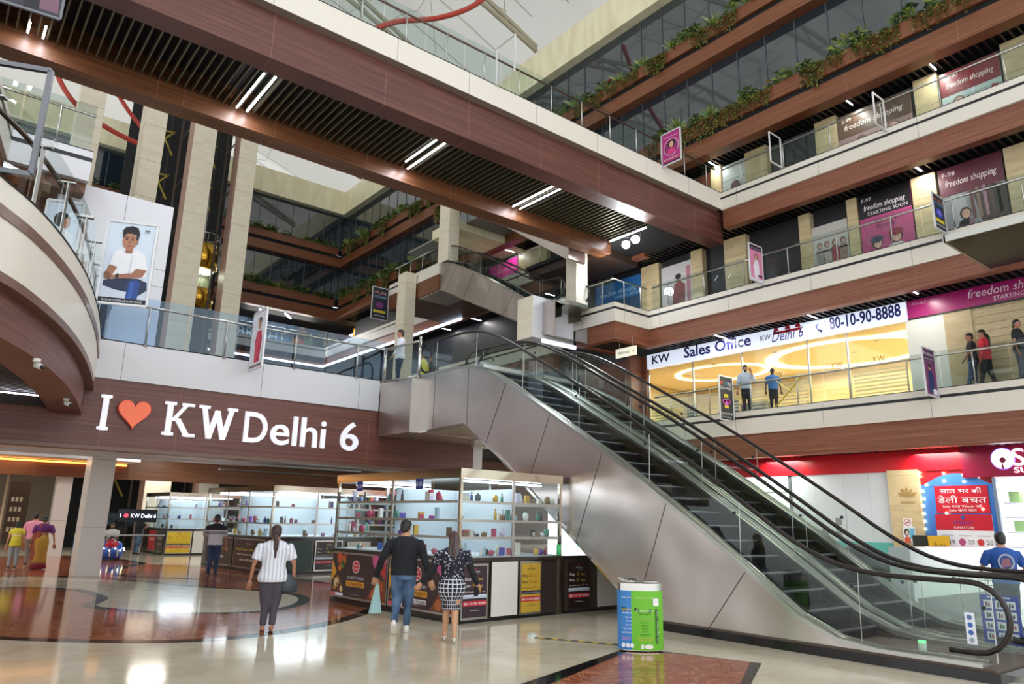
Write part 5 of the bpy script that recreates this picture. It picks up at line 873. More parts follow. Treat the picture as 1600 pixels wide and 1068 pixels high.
def prices(P_, b, xd, yd, w, h):
    rect(P_, b, 0, .8, 1, 1, C('#c01c30', .3)); T(P_, b, xd, yd, .5, .865, 'SMART', .06*h, '#2a3a8a', 'C', width=.36*w, k=2); T(P_, b, xd, yd, .5, .82, 'SUPERSTORE', .03*h, '#f0e0e4', 'C', width=.36*w, k=2); ell(P_, b, xd, yd, w, h, .5, .96, .035, .025, '#2a4a9a', 3)
    for i, (p, m) in enumerate((('19', '#d99a3a'), ('20', '#b0487a'), ('20', '#c03a34'), ('41', '#d8d4e0'), ('65', '#3a3438'), ('18', '#d8b830'), ('35', '#8aa84a'), ('52', '#c87a3a'), ('27', '#a04848'))):
        u, v = .12+(i % 3)*.32, .66-(i//3)*.22; ell(P_, b, xd, yd, w, h, u, v, .06, .04, m, 2); pg(P_, b, [(u-.06, v-.01), (u+.06, v-.01), (u+.03, v-.05), (u-.03, v-.05)], '#e8e8ec' if i > 2 else m, 3); T(P_, b, xd, yd, u+.1, v-.03, p, .055*h, '#33363e', k=2); rect(P_, b, u-.05, v+.07, u+.18, v+.08, C('#b0b4bc'), 2)
pA, pB = at('x', 23.1, 1464, 830), at('x', 23.1, 1553, 830); zt = at('x', 23.1, 1500, 803).z
sign_plate('price_board', 'white superstore price board with red top and small food pictures under the sale board', 'sign', (23.1, pA.y, .0), -Y, Z, pA.y-pB.y, zt, C('#e6e6ec', .3), prices)
pA = at('x', 22.9, 1427, 853); sign_plate('drink_poster', 'black and yellow drink poster leaning below the blue arch', 'poster', (22.9, pA.y, .0), -Y, Z, 1.0, at('x', 22.9, 1440, 836).z, C('#1e1e16', .3), lambda P_, b, xd, yd, w, h: (pg(P_, b, [(.48, 0), (1, 0), (1, 1), (.42, 1)], '#d8aa20', 1), T(P_, b, xd, yd, .58, .8, 'Pure', .08*h, '#4a3a10', k=2), T(P_, b, xd, yd, .55, .55, 'Slice', .13*h, '#4a3410', width=.4*w, k=2), ell(P_, b, xd, yd, w, h, .2, .3, .14, .2, '#5a5a3a', 2)))
pA = at('x', 23.12, 1412, 822); sign_plate('no_smoking_sign', 'small white no smoking sign on the travertine pier', 'sign', pA, -Y, Z, .24, .24, C('#eef0f0'), lambda P_, b, xd, yd, w, h: (ell(P_, b, xd, yd, w, h, .5, .5, .42, .42, '#c02a34', 1), ell(P_, b, xd, yd, w, h, .5, .5, .33, .33, '#eef0f0', 2), rect(P_, b, .26, .46, .74, .54, C('#22242a'), 3), pg(P_, b, [(.2, .26), (.26, .2), (.8, .74), (.74, .8)], '#c02a34', 4)))
pA = at('x', 23.12, 1413, 848); sign_plate('mask_notice', 'small notice of a dark haired woman in orange on the travertine pier', 'notice', pA, -Y, Z, .34, .48, C('#dfe6ec'), lambda P_, b, xd, yd, w, h: (rect(P_, b, .52, .3, .95, .9, C('#6ab0d0')), ell(P_, b, xd, yd, w, h, .3, .66, .2, .22, '#1c1a22', 2), ell(P_, b, xd, yd, w, h, .32, .62, .12, .13, '#e4c4b4', 3), pg(P_, b, [(.05, .02), (.6, .02), (.55, .34), (.3, .42), (.1, .32)], '#d85a3a', 3)))
# superstore inside: back wall made to glow as if lit, and coloured boards
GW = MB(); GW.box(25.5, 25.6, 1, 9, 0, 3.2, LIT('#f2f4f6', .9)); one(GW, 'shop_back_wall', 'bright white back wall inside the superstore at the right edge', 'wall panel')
R = random.Random(4)
for k in range(26):
    y, z = 7.6-R.random()*3.0, .5+(k % 6)*.42; b = MB(); b.box(25.1, 25.4, y, y+.28, z, z+.3, C(R.choice(['#c85a80', '#e0c050', '#5a80c8', '#d86a4a', '#a0c880', '#e8e0d0', '#9a70b0', '#d04a50'])));  one(b, 'grocery_box', 'coloured grocery box on the superstore shelves at the right edge', 'goods', 'grocery boxes of the superstore')
for z in (.45, .87, 1.29, 1.71, 2.13, 2.55): one(MB().box(25.05, 25.5, 4, 8, z, z+.04, C('#d8dce0')), 'store_shelf', 'white shelf board inside the superstore at the right edge', 'shelf', 'superstore shelves')
area('store_lamp', (24.6, 5.5, 3.05), 2, 90, (0, 0, 0), (.95, .97, 1), 4)
b = MB(); b.box(23.2, 23.3, px23(1560, 800)-.06, px23(1560, 800)+.02, 0, 3.2, mat('steel_door_frame', '#8a9ab0', .3, .6)); struct(b, 'door_1')
# white box counter and black covered heap behind the escalator
p0, p1 = at('y', 6.4, 1421, 855), at('y', 6.4, 1562, 858); t = thing('display_counter', (p0.x, 6.4, 0), 'glossy white box counter beside the foot of the escalators', 'counter')
b = MB(); b.box(p0.x, p1.x, 6.4, 6.8, .5, p0.z, mat('glossy_white_counter', '#dfe3e6', .15)); b.build('body', t); b = MB(); b.box(p0.x+.15, p1.x, 6.44, 6.75, 0, .5, C('#3c4042', .2)); b.build('dark_recess', t)
b = MB(); b.box(p0.x, p0.x+.14, 6.4, 6.8, 0, .5, MATS['glossy_white_counter']); b.build('foot', t); b = MB(); b.box(p1.x, p1.x+.03, 6.38, 6.8, .5, p0.z, C('#c05ab0', .3)); b.build('pink_edge', t)
def lump(name, label, c, r, col, seed, cat='cover'):
    R = random.Random(seed); b = MB(); nu, nv = 22, 12; vs = []; fs = []; tw = [R.uniform(0, 6) for _ in range(6)]
    for i in range(nv+1):
        for k in range(nu): a = 2*pi*k/nu; th = pi/2*i/nv; q = 1+.10*sin(3*a+tw[0])+.07*sin(5*a+tw[1]+i*.5)+.05*sin(7*a+tw[2]); vs.append((c[0]+r[0]*cos(a)*cos(th)**.55*q, c[1]+r[1]*sin(a)*cos(th)**.55*q, max(0.0, c[2]+r[2]*sin(th)**.8*(1+.08*sin(2*a+tw[3])))))
    for i in range(nv):
        for k in range(nu): fs.append((i*nu+k, i*nu+(k+1) % nu, (i+1)*nu+(k+1) % nu, (i+1)*nu+k))
    b.add(vs, fs, mat('plastic_sheet_'+col.strip('#'), col, .28), True); one(b, name, label, cat)
lump('covered_heap', 'heap under a black plastic sheet behind the escalators', (16.6, 8.3, 0), (.75, .9, 1.32), '#24262b', 2); lump('covered_heap', 'smaller heap under blue plastic beside the black sheet', (17.4, 9.7, 0), (.5, .5, 1.3), '#2c3f78', 5)
# ground floor far left: poster and lit signs
p0 = at('y', 45, 93, 842); p1 = at('y', 45, 131, 765)
def jeans(P_, b, xd, yd, w, h): rect(P_, b, .45, .82, .95, .97, C('#3a3238')); T(P_, b, xd, yd, .7, .87, 'DENIM', .05*h, '#e8e0e4', 'C', width=.4*w, k=2); bust(P_, b, xd, yd, w, h, .45, .68, .24, '#8a6050', '#e0b4a0', '#d8d4da'); pg(P_, b, [(.2, .25), (.8, .25), (.9, .5), (.5, .6), (.2, .5)], '#dcd8de', 6); pg(P_, b, [(.25, 0), (.7, 0), (.75, .27), (.35, .27)], '#3a4f80', 6); pg(P_, b, [(.05, .1), (.4, .2), (.35, .4), (.05, .3)], '#c89aa4', 7)
sign_plate('fashion_poster', 'tall poster of a blonde woman in white and jeans behind the ground-floor pillars', 'poster', (p0.x, 45.08, .5), X, Z, p1.x-p0.x, p1.z-.5, C('#d3ccd0'), jeans)
b = MB(); b.box(-30, 6.1, 45.1, 45.4, 0, 4.4, C('#8d7d6c')); b.box(6.1, 40, 45.1, 45.4, 0, 4.4, C('#4a4038')); struct(b, 'wall_far_ground')
sign_plate('dark_shop_board', 'dark shop board with pale price lines at the far left of the ground floor', 'sign', at('y', 38, 0, 850), X, Z, .75, 2.6, C('#4a3626'), lambda P_, b, xd, yd, w, h: [rect(P_, b, .15+.2*(i % 3), .2+.16*(i//3), .28+.2*(i % 3), .27+.16*(i//3), C('#d8c8b0')) for i in range(12)])
b = MB(); b.box(-8, 5.9, 30.14, 30.19, 3.42, 3.47, LIT('#e8a040', 4.0)); one(b, 'cove_strip', 'amber light strip along the dark wood ceiling at the far left', 'lamp')
area('cove_glow', (0, 29.9, 3.45), 6, 60, (0, 0, 0), (1, .75, .45), 3)
for x in (2.1, 2.4, 2.75): one(MB().box(x, x+.08, 36, 36.08, 0, 3.6, mat('cream_post', '#d8c8a8', .4)), 'wall_fin', 'slim cream upright fin on the far left ground floor', 'fin', 'cream upright fins')
p0 = at('y', 23.97, 231, 742); p0 = at('y', 38.97, 231, 741); sign_plate('pillar_sign', 'small white I love KW Delhi 6 strip on the third tall pillar', 'sign', (8.58, 38.97, p0.z), X, Z, 1.1, .28, C('#e8e6ea'), lambda P_, b, xd, yd, w, h: (T(P_, b, xd, yd, .06, .25, 'I', .15, '#26254a'), ell(P_, b, xd, yd, w, h, .17, .5, .055, .25, '#b02a3a', 2), T(P_, b, xd, yd, .27, .25, 'KW Delhi 6', .15, '#26254a', width=.66*w)))
p0 = at('y', 29.59, 184, 808); sign_plate('lit_display', 'dark display with small lit KW letters behind the seated man', 'screen', (p0.x, 29.59, p0.z-.15), X, Z, 1.3, .45, C('#14161e', .2), lambda P_, b, xd, yd, w, h: (T(P_, b, xd, yd, .05, .35, 'I', .14, LIT('#d8dcff', 2)), ell(P_, b, xd, yd, w, h, .2, .5, .06, .17, LIT('#c03a50', 1), 2), T(P_, b, xd, yd, .32, .35, 'KW Delhi 6', .14, LIT('#d8dcff', 2), width=.65*w)))
t = thing('glass_partition', (4.5, 29.5, 0), 'low glass partition behind the seated man on the ground floor', 'partition'); b = MB(); b.box(4.6, 7.4, 29.6, 29.62, 0, 1.75, GLASSK); b.build('glass_pane', t); b = MB(); b.box(4.6, 7.4, 29.58, 29.64, .95, 1.0, SATIN); b.build('rail', t)
# ================================================================== people
def fuse(mb, voxel, smooth=6):
    """fuse overlapping skins into one continuous surface and hand it back as a builder"""
    me = bpy.data.meshes.new('fused'); me.from_pydata([tuple(v) for v in mb.v], [], mb.f); o = bpy.data.objects.new('fused', me); COL.objects.link(o)
    r = o.modifiers.new('r', 'REMESH'); r.mode = 'VOXEL'; r.voxel_size = voxel; s = o.modifiers.new('s', 'SMOOTH'); s.iterations = smooth; s.factor = .5
    dg = bpy.context.evaluated_depsgraph_get(); ev = o.evaluated_get(dg); m2 = ev.to_mesh(); out = MB()
    out.add([tuple(v.co) for v in m2.vertices], [tuple(p.vertices) for p in m2.polygons], mb.mats[0], True); ev.to_mesh_clear(); bpy.data.objects.remove(o); bpy.data.meshes.remove(me); return out
def lerp(a, c, t): return Vector(a)+(Vector(c)-Vector(a))*t
def person(label, loc, rz, H, sex='m', la=None, ra=None, ll=None, rl=None, skin=SKIN, hair=HAIR, top=None, bottom=None, sleeve=.5, hairkind='short', shoes=None, skirt=None, lean=0.0, turn=0.0, nod=0.0, vox=.016, bare=0.0, extra=None, hem=.47, sit=None, beard=False, girth=1.0, shoe_h=0.0, grip=0):
    """forward is +y; la/ra = (elbow, wrist) offsets from the shoulder, ll/rl = (knee, ankle) points, all in heights"""
    t = thing('person', loc, label, 'person', None, rz); W = PW[t.name]; h = H; girth *= 1.08
    S = lambda x, y, z: Vector((x*h, y*h, z*h)); f = sex == 'f'; g = girth
    hipz = .53 if sit is None else sit; dz = hipz-.53; up = lambda z: z+dz
    ln = lambda z: lean*(z-.5)
    sh = {-1: S(-(.098 if f else .112)*g, ln(.79), up(.79)), 1: S((.098 if f else .112)*g, ln(.79), up(.79))}
    arms = {-1: la or ((-.035, -.01, -.175), (-.05, .03, -.335)), 1: ra or ((.035, -.01, -.175), (.05, .03, -.335))}
    legs = {-1: ll or ((-.052, .01, .285), (-.056, -.01, .045)), 1: rl or ((.052, .01, .285), (.056, -.01, .045))}
    hip = {s: S(s*.05, 0, hipz-.02) for s in (-1, 1)}
    def torso(b, e, z0=.46, z1=.87, m=SKIN, waist=1.0, wide=1.0):
        prof = [(.46, .088, .068, 0), (.5, .095, .072, 0), (.55, .088 if not f else .086, .064, .0), (.61, .086 if not f else .073, .058, 0), (.68, .088 if not f else .076, .06, 0), (.745, .1 if not f else .085, .066 if not f else .068, .004), (.79, .108 if not f else .092, .058, 0), (.825, .085 if not f else .074, .045, -.004), (.85, .04, .036, -.004), (.87, .031, .031, 0)]
        rows = [(S(0, ln(z)+o, up(z)), (rx*g*wide)*h+e, ry*g*h+e) for z, rx, ry, o in prof if z0 <= z <= z1]; b.rings(rows, m, 18)
    def limb(b, p, rs, m, n=10): b.tube([Vector(q) for q in p], rs, m, n)
    def leg_pts(s): k, a = legs[s][:2]; return hip[s], S(*k), S(*a)
    def arm_pts(s): e_, w_ = arms[s]; return sh[s], sh[s]+S(*e_), sh[s]+S(*w_)
    # --- body
    b = MB(); torso(b, -.004, m=skin)
    hc = S(0, ln(.93)+.012, up(.925)); hq = Matrix.Rotation(turn, 3, 'Z') @ Matrix.Rotation(nod, 3, 'X'); HS = h*1.02; hp = lambda x, y, z: hc+hq @ Vector((x*HS, y*HS, z*HS))
    b.tube([S(0, ln(.84)-.004, up(.84)), S(0, ln(.88), up(.875)), hc-Vector((0, 0, .03*h))], [.036*h, .032*h, .034*h], skin, 10)
    rows = [(-.068, .018, .02, .012), (-.06, .028, .034, .008), (-.04, .037, .045, .004), (-.01, .043, .052, 0), (.02, .045, .056, -.002), (.045, .041, .052, -.004), (.062, .028, .036, -.005), (.07, .01, .014, -.005)]
    b.rings([(hp(0, o, z), rx*HS, ry*HS, hq @ Vector((1, 0, 0)), hq @ Vector((0, 1, 0))) for z, rx, ry, o in rows], skin, 14)
    for s in (-1, 1):
        p0, p1, p2 = leg_pts(s); limb(b, [p0, lerp(p0, p1, .4), p1, lerp(p1, p2, .35), p2], [.05*h*g, .049*h*g, .033*h, .034*h, .021*h], skin)
        a0, a1, a2 = arm_pts(s); limb(b, [a0, lerp(a0, a1, .5), a1, lerp(a1, a2, .4), a2], [.027*h*g, .025*h*g, .02*h, .02*h, .014*h], skin)
    if shoes is None or bare:
        for s in (-1, 1): p2 = leg_pts(s)[2]; b.rings([(p2+Vector((0, y*h, dz_*h)), rx*h, rz_*h, (1, 0, 0), (0, 0, 1)) for y, dz_, rx, rz_ in ((-.035, -.022, .012, .012), (-.02, -.018, .02, .024), (.02, -.022, .024, .02), (.07, -.034, .026, .011), (.1, -.037, .014, .007))], skin, 10)
    body = fuse(b, vox, 5)
    for s in (-1, 1):                     # hands: palm, four unequal bent fingers, thumb
        a0, a1, a2 = arm_pts(s); d = (a2-a1).normalized(); side = d.cross(Vector((0, 1, 0))); side = (side if side.length > .2 else Vector((1, 0, 0))).normalized(); nrm = side.cross(d).normalized()
        pl = .052*h; body.rings([(a2-d*.012*h, .013*h, .016*h, nrm, side), (a2+d*pl*.35, .011*h, .024*h, nrm, side), (a2+d*pl, .009*h, .024*h, nrm, side), (a2+d*pl*1.12, .006*h, .02*h, nrm, side)], skin, 10)
        fw = nrm if grip else nrm*.6
        for i, L_ in enumerate((.036, .043, .041, .032)):
            q = a2+d*pl+side*((i-1.5)*.0115*h); m1 = q+d*L_*.5*h+fw*(.008*h*(1.8 if grip else 1)); m2 = q+(d*L_*(.7 if grip else .95)+fw*L_*(.6 if grip else .3))*h
            body.tube([q-d*.01*h, m1, m2], [.0056*h, .0052*h, .0042*h], skin, 7)
        inw = side*(-s if side.x > 0 else s); q = a2+d*pl*.3+inw*.018*h; body.tube([q, q+(d*.02+inw*.012+nrm*.008)*h, q+(d*.042+inw*.012+nrm*.016)*h], [.0075*h, .0065*h, .005*h], skin, 7)
    EY, IR, LIP = C('#e8e0d8', .3), C('#1e1412', .3), C('#8a4a42', .5)
    body.ball(hp(0, .056, -.008), (.008*h, .013*h, .014*h), skin, 8, 6)
    for s in (-1, 1):
        body.ball(hp(s*.018, .046, .006), (.0085*h, .005*h, .005*h), EY, 8, 6); body.ball(hp(s*.018, .05, .006), (.0038*h, .003*h, .0042*h), IR, 8, 6); body.ball(hp(s*.018, .05, .018), (.013*h, .004*h, .0028*h), hair, 8, 4)
        body.ball(hp(s*.045, -.003, .0), (.006*h, .012*h, .018*h), skin, 8, 6)
    body.ball(hp(0, .05, -.034), (.015*h, .005*h, .0045*h), LIP, 8, 5)
    lo = lambda mb, nm: (setattr(mb, 'v', [tuple(W @ Vector(v)) for v in mb.v]), mb.build(nm, t))[1]
    lo(body, 'body')
    # --- hair
    b = MB()
    if hairkind == 'cap':
        b.rings([(hp(0, -.002, z), rx*HS, ry*HS, hq @ X, hq @ Y) for z, rx, ry in ((.012, .05, .062), (.03, .051, .063), (.055, .046, .056), (.073, .028, .034), (.08, .005, .006))], C('#1d2030'), 14); b.rings([(hp(0, .05, .016), .04*h, .045*h, hq @ X, hq @ Y), (hp(0, .05, .022), .04*h, .045*h, hq @ X, hq @ Y)], C('#1d2030'), 14); lo(b, 'cap')
    else:
        b.rings([(hp(0, o, z), rx*HS, ry*HS, hq @ X, hq @ Y) for z, rx, ry, o in ((-.045, .02, .014, -.04), (-.035, .036, .026, -.034), (-.01, .047, .04, -.022), (.015, .051, .052, -.012), (.035, .051, .06, -.004), (.058, .043, .053, -.004), (.074, .026, .034, -.004), (.08, .004, .006, -.004))], hair, 16)
        if hairkind == 'long': b.rings([(hp(0, -.02, .03), .05*h, .05*h), (hp(0, -.04, -.03), .055*h, .034*h), (S(0, ln(.8)-.058, up(.83)), .06*h, .03*h), (S(0, ln(.74)-.066, up(.76)), .055*h, .024*h), (S(0, -.06, up(.7)), .036*h, .016*h), (S(0, -.056, up(.67)), .012*h, .008*h)], hair, 14)
        if hairkind == 'tail': b.tube([hp(0, -.055, .0), hp(0, -.072, -.02), S(0, -.078, up(.84)), S(-.002, -.078, up(.78)), S(0, -.075, up(.7)), S(.004, -.07, up(.63))], [.016*h, .026*h, .027*h, .027*h, .022*h, .006*h], hair, 10)
        if hairkind == 'bun': b.ball(hp(0, -.06, -.022), (.03*h, .026*h, .026*h), hair, 10, 8)
        if hairkind == 'bob': b.rings([(hp(0, -.015, .03), .052*h, .05*h), (hp(0, -.025, -.03), .058*h, .042*h), (hp(0, -.03, -.075), .052*h, .036*h), (hp(0, -.03, -.09), .02*h, .015*h)], hair, 12)
        lo(fuse(b, min(vox, .012), 4), 'hair')
    if beard: b = MB(); b.rings([(hp(0, .012, z), rx*HS, ry*HS, hq @ X, hq @ Y) for z, rx, ry in ((-.07, .012, .03), (-.06, .03, .038), (-.042, .0385, .043), (-.028, .04, .03), (-.02, .04, .012))], hair, 12); lo(b, 'beard')
    # --- clothes
    if bottom is not None:
        b = MB(); torso(b, .012, .46, .61, bottom)
        for s in (-1, 1): p0, p1, p2 = leg_pts(s); q = p2-(p2-p1).normalized()*.012*h; limb(b, [p0+Vector((0, 0, .03*h)), lerp(p0, p1, .4), p1, lerp(p1, q, .4), q], [.052*h*g, .054*h*g, .042*h*g, .037*h, .033*h], bottom, 12)
        lo(fuse(b, vox, 5), 'trousers')
    if skirt is not None:
        m, z1, rr = skirt; kx = sum(legs[s][0][1] for s in (-1, 1))/2
        b = MB(); b.rings([(S(0, 0, .6), .074*h*g, .06*h*g), (S(0, -.004, .55), .094*h*g, .078*h*g), (S(0, -.006, .5), .104*h*g, .088*h*g), (S(0, 0, .44), .1*h*g, .082*h*g), (S(0, kx, (z1+.44)/2), (.1+rr)/2*h, .076*h), (S(0, kx, z1), rr*h, rr*.82*h)], m, 20); lo(b, 'skirt')
    if top is not None:
        b = MB(); torso(b, .016, hem, .855, top, wide=1.05)
        for s in (-1, 1):
            a0, a1, a2 = arm_pts(s); pts = [a0-Vector((s*.035*h, 0, -.006*h)), a0, lerp(a0, a1, .25), lerp(a0, a1, .5)]; rs = [.03*h, .034*h*g, .036*h*g, .035*h*g]
            if sleeve > .5: pts += [a1, lerp(a1, a2, (sleeve-.5)*2*.97)]; rs += [.033*h, .027*h]
            else: pts[-1] = lerp(a0, a1, max(.2, sleeve*2*.9))
            limb(b, pts, rs, top, 12)
        lo(fuse(b, vox, 5), 'shirt')
    if shoes is not None:
        for s in (-1, 1):
            p1, p2 = leg_pts(s)[1:]; tilt = legs[s][2] if len(legs[s]) > 2 else 0.0; rq = Matrix.Rotation(tilt, 3, 'X'); b = MB(); F_ = lambda y, z: p2+rq @ Vector((0, y*h, z*h))
            b.rings([(F_(y, z), rx*h, rz_*h, X, rq @ Z) for y, z, rx, rz_ in ((-.042, -.018, .012, .014), (-.03, -.012, .022, .03), (0, -.01, .025, .033), (.035, -.022, .028, .022), (.07, -.03, .029, .014), (.098, -.033, .02, .01), (.106, -.035, .006, .006))], shoes, 12)
            sho = lo(b, 'shoe'); b = MB(); b.rings([(F_(y, -.041), rx*h, .005*h, X, rq @ Z) for y, rx in ((-.046, .01), (-.03, .024), (.03, .028), (.08, .03), (.11, .012))], C('#e9e6e0', .5), 10); b.v = [tuple(W @ Vector(v)) for v in b.v]; b.build('sole', sho)
    if extra: extra(t, S, W, sh, arm_pts, leg_pts, lo, up, hp)
    return t
def gp(px, py, z=0): p = at('z', z, px, py); return (p.x, p.y, z)
def cloth(name, build, rough=.85): return tex_mat(name, build, rough)
def denim(name, d, l_): return cloth(name, lambda n, l, p: (lambda v, a, r: (l.new(v, a.inputs['Vector']), l.new(a.outputs[0], r.inputs[0]), l.new(r.outputs[0], p.inputs['Base Color'])))(pos(n, l, (5, 5, 3)), N(n, 'ShaderNodeTexNoise', _Scale=1.3, _Detail=4.0), ramp(n, [(.35, d), (.65, l_)])))
def wave(name, stops, axis=0, scale=20.0, rough=.85):
    def b(n, l, p):
        tc = n.new('ShaderNodeTexCoord'); sx = n.new('ShaderNodeSeparateXYZ'); l.new(tc.outputs['Object'], sx.inputs[0]); mu = N(n, 'ShaderNodeMath', operation='MULTIPLY'); mu.inputs[1].default_value = scale; l.new(sx.outputs[axis], mu.inputs[0])
        fr = N(n, 'ShaderNodeMath', operation='FRACT'); l.new(mu.outputs[0], fr.inputs[0]); r = ramp(n, stops, 'CONSTANT'); l.new(fr.outputs[0], r.inputs[0]); l.new(r.outputs[0], p.inputs['Base Color'])
    return cloth(name, b, rough)
def zband(name, stops, lo_, hi_):
    def b(n, l, p):
        tc = n.new('ShaderNodeTexCoord'); sx = n.new('ShaderNodeSeparateXYZ'); l.new(tc.outputs['Object'], sx.inputs[0]); mr = n.new('ShaderNodeMapRange'); mr.inputs[1].default_value = lo_; mr.inputs[2].default_value = hi_; l.new(sx.outputs[2], mr.inputs[0]); r = ramp(n, stops, 'CONSTANT'); l.new(mr.outputs[0], r.inputs[0]); l.new(r.outputs[0], p.inputs['Base Color'])
    return cloth(name, b)
def grid(name, bg_, line, sc, wdt):
    def b(n, l, p):
        tc = n.new('ShaderNodeTexCoord'); sx = n.new('ShaderNodeSeparateXYZ'); l.new(tc.outputs['Object'], sx.inputs[0]); outs = []
        at_ = N(n, 'ShaderNodeMath', operation='ARCTAN2'); l.new(sx.outputs[0], at_.inputs[0]); l.new(sx.outputs[1], at_.inputs[1])
        for src, k in ((at_.outputs[0], sc*.17), (sx.outputs[2], sc)):
            mu = N(n, 'ShaderNodeMath', operation='MULTIPLY'); mu.inputs[1].default_value = k; l.new(src, mu.inputs[0]); fr = N(n, 'ShaderNodeMath', operation='FRACT'); l.new(mu.outputs[0], fr.inputs[0]); lt = N(n, 'ShaderNodeMath', operation='LESS_THAN'); lt.inputs[1].default_value = wdt; l.new(fr.outputs[0], lt.inputs[0]); outs.append(lt)
        mx = N(n, 'ShaderNodeMath', operation='MAXIMUM'); l.new(outs[0].outputs[0], mx.inputs[0]); l.new(outs[1].outputs[0], mx.inputs[1]); r = ramp(n, [(0, bg_), (.5, line)], 'CONSTANT'); l.new(mx.outputs[0], r.inputs[0]); l.new(r.outputs[0], p.inputs['Base Color'])
    return cloth(name, b)
JEANS = denim('mid_blue_denim', '#2a3f5e', '#5b7698'); JEANSD = denim('dark_blue_denim', '#1f2c44', '#33476a'); BLKC = denim('black_cotton', '#131317', '#1f2026'); GREYT = C('#494852', .85)
STRIPE = wave('white_blue_striped_cotton', [(0, '#e6e8ee'), (.55, '#8c9ac0'), (.63, '#e6e8ee'), (.78, '#4c5a94'), (.86, '#e6e8ee')], 0, 17)
POLO = zband('black_grey_white_polo', [(0, '#c9c6cc'), (.52, '#8a868c'), (.64, '#c0bcc0'), (.7, '#22222a')], .85, 1.5)
CHECK = grid('navy_white_check', '#1c1e30', '#d8dae4', 17, .16)
def glyphcloth(n, l, p):
    v = pos(n, l, (1, 1, 1)); a = N(n, 'ShaderNodeTexVoronoi', _Scale=26.0); a.feature = 'DISTANCE_TO_EDGE'; nz = N(n, 'ShaderNodeTexNoise', _Scale=34.0, _Detail=0.0); l.new(v, a.inputs['Vector']); l.new(v, nz.inputs['Vector'])
    r1 = ramp(n, [(0, (0, 0, 0, 1)), (.62, (1, 1, 1, 1))], 'CONSTANT'); l.new(nz.outputs[0], r1.inputs[0]); r2 = ramp(n, [(0, '#e6e6ee'), (.06, '#17182a')], 'CONSTANT'); l.new(a.outputs[0], r2.inputs[0])
    mx = n.new('ShaderNodeMix'); mx.data_type = 'RGBA'; mx.inputs[6].default_value = lin('#17182a'); l.new(r1.outputs[0], mx.inputs[0]); l.new(r2.outputs[0], mx.inputs[7]); l.new(mx.outputs[2], p.inputs['Base Color'])
GLY = cloth('navy_white_lettered_cloth', glyphcloth); BROWNH = cloth('brown_streaked_hair', lambda n, l, p: (lambda v, a, r: (l.new(v, a.inputs['Vector']), l.new(a.outputs[0], r.inputs[0]), l.new(r.outputs[0], p.inputs['Base Color'])))(pos(n, l, (14, 14, 1.2)), N(n, 'ShaderNodeTexNoise', _Scale=1.4, _Detail=2.0), ramp(n, [(.35, '#2a1c1c'), (.5, '#5a3a30'), (.6, '#3a4a4a'), (.7, '#6b4636')])), .4)
# the couple walking hand in hand
pm_ = gp(626, 988); pw_ = gp(703, 1003)
person('man in a black denim shirt and blue jeans walking hand in hand with a woman', pm_, radians(-34), 1.74, 'm', la=((-.075, -.02, -.165), (-.125, .06, -.315)), ra=((.06, -.03, -.17), (.115, .0, -.335)), ll=((-.046, -.03, .3), (-.056, -.15, .1), -.75), rl=((.05, .035, .29), (.046, .05, .047)), top=denim('black_denim_shirt', '#101116', '#1d1f27'), bottom=JEANS, sleeve=1.0, shoes=C('#ecebe6', .5), turn=radians(-25), vox=.012, skin=SKINL, hem=.49, girth=1.12)
tm = [o for o in bpy.data.objects if o.name.startswith('person')][-1]
a = PW[tm.name] @ Vector((-.112*1.06*1.74-.125*1.74, .06*1.74, (.79-.315-.05)*1.74)); b = MB(); b.hexa([(a.x-.1, a.y-.05, a.z-.46), (a.x+.08, a.y-.05, a.z-.46), (a.x+.08, a.y+.05, a.z-.46), (a.x-.1, a.y+.05, a.z-.46), (a.x-.02, a.y-.012, a.z-.03), (a.x+.03, a.y-.012, a.z-.03), (a.x+.03, a.y+.012, a.z-.03), (a.x-.02, a.y+.012, a.z-.03)], C('#a9d3d3', .4))
b.tube([(a.x-.01, a.y, a.z-.04), (a.x, a.y, a.z+.01), (a.x+.02, a.y, a.z-.04)], .006, C('#a9d3d3', .4), 6); one(b, 'carrier_bag', 'pale turquoise carrier bag in the left hand of the man in black', 'bag')
def woman_x(t, S, W, sh, ap, lp, lo, up, hp):
    for s in (-1, 1):
        p2 = lp(s)[2]; b = MB(); b.rings([(p2+S(0, y, z), rx*1.55, .004*1.55, X, Z) for y, z, rx in ((-.03, -.03, .02), (.01, -.035, .021), (.06, -.06, .024), (.1, -.062, .01))], C('#e4ded2', .4), 10); b.rings([(p2+S(0, .065, -.045), .027*1.55, .018*1.55, X, Z), (p2+S(0, .09, -.05), .022*1.55, .012*1.55, X, Z)], C('#e4ded2', .4), 10); b.tube([p2+S(0, -.03, -.03), p2+S(0, -.036, -.066)], [.016, .012], C('#e4ded2', .4), 8); lo(b, 'heeled_shoe')
    b = MB(); 
    for s in (-1, 1):
        a0, a1, a2 = ap(s); b.tube([a0-Vector((s*.055, 0, -.01)), a0, lerp(a0, a1, .25), lerp(a0, a1, .5), a1, lerp(a1, a2, .9)], [.05, .06, .064, .06, .052, .042], BLKC, 12)
    b.rings([(S(0, -.012, .855), .07, .055), (S(0, -.012, .82), .14, .09), (S(0, -.016, .77), .158, .108), (S(0, -.018, .7), .132, .1)], BLKC, 16); lo(fuse(b, .012, 5), 'cardigan')
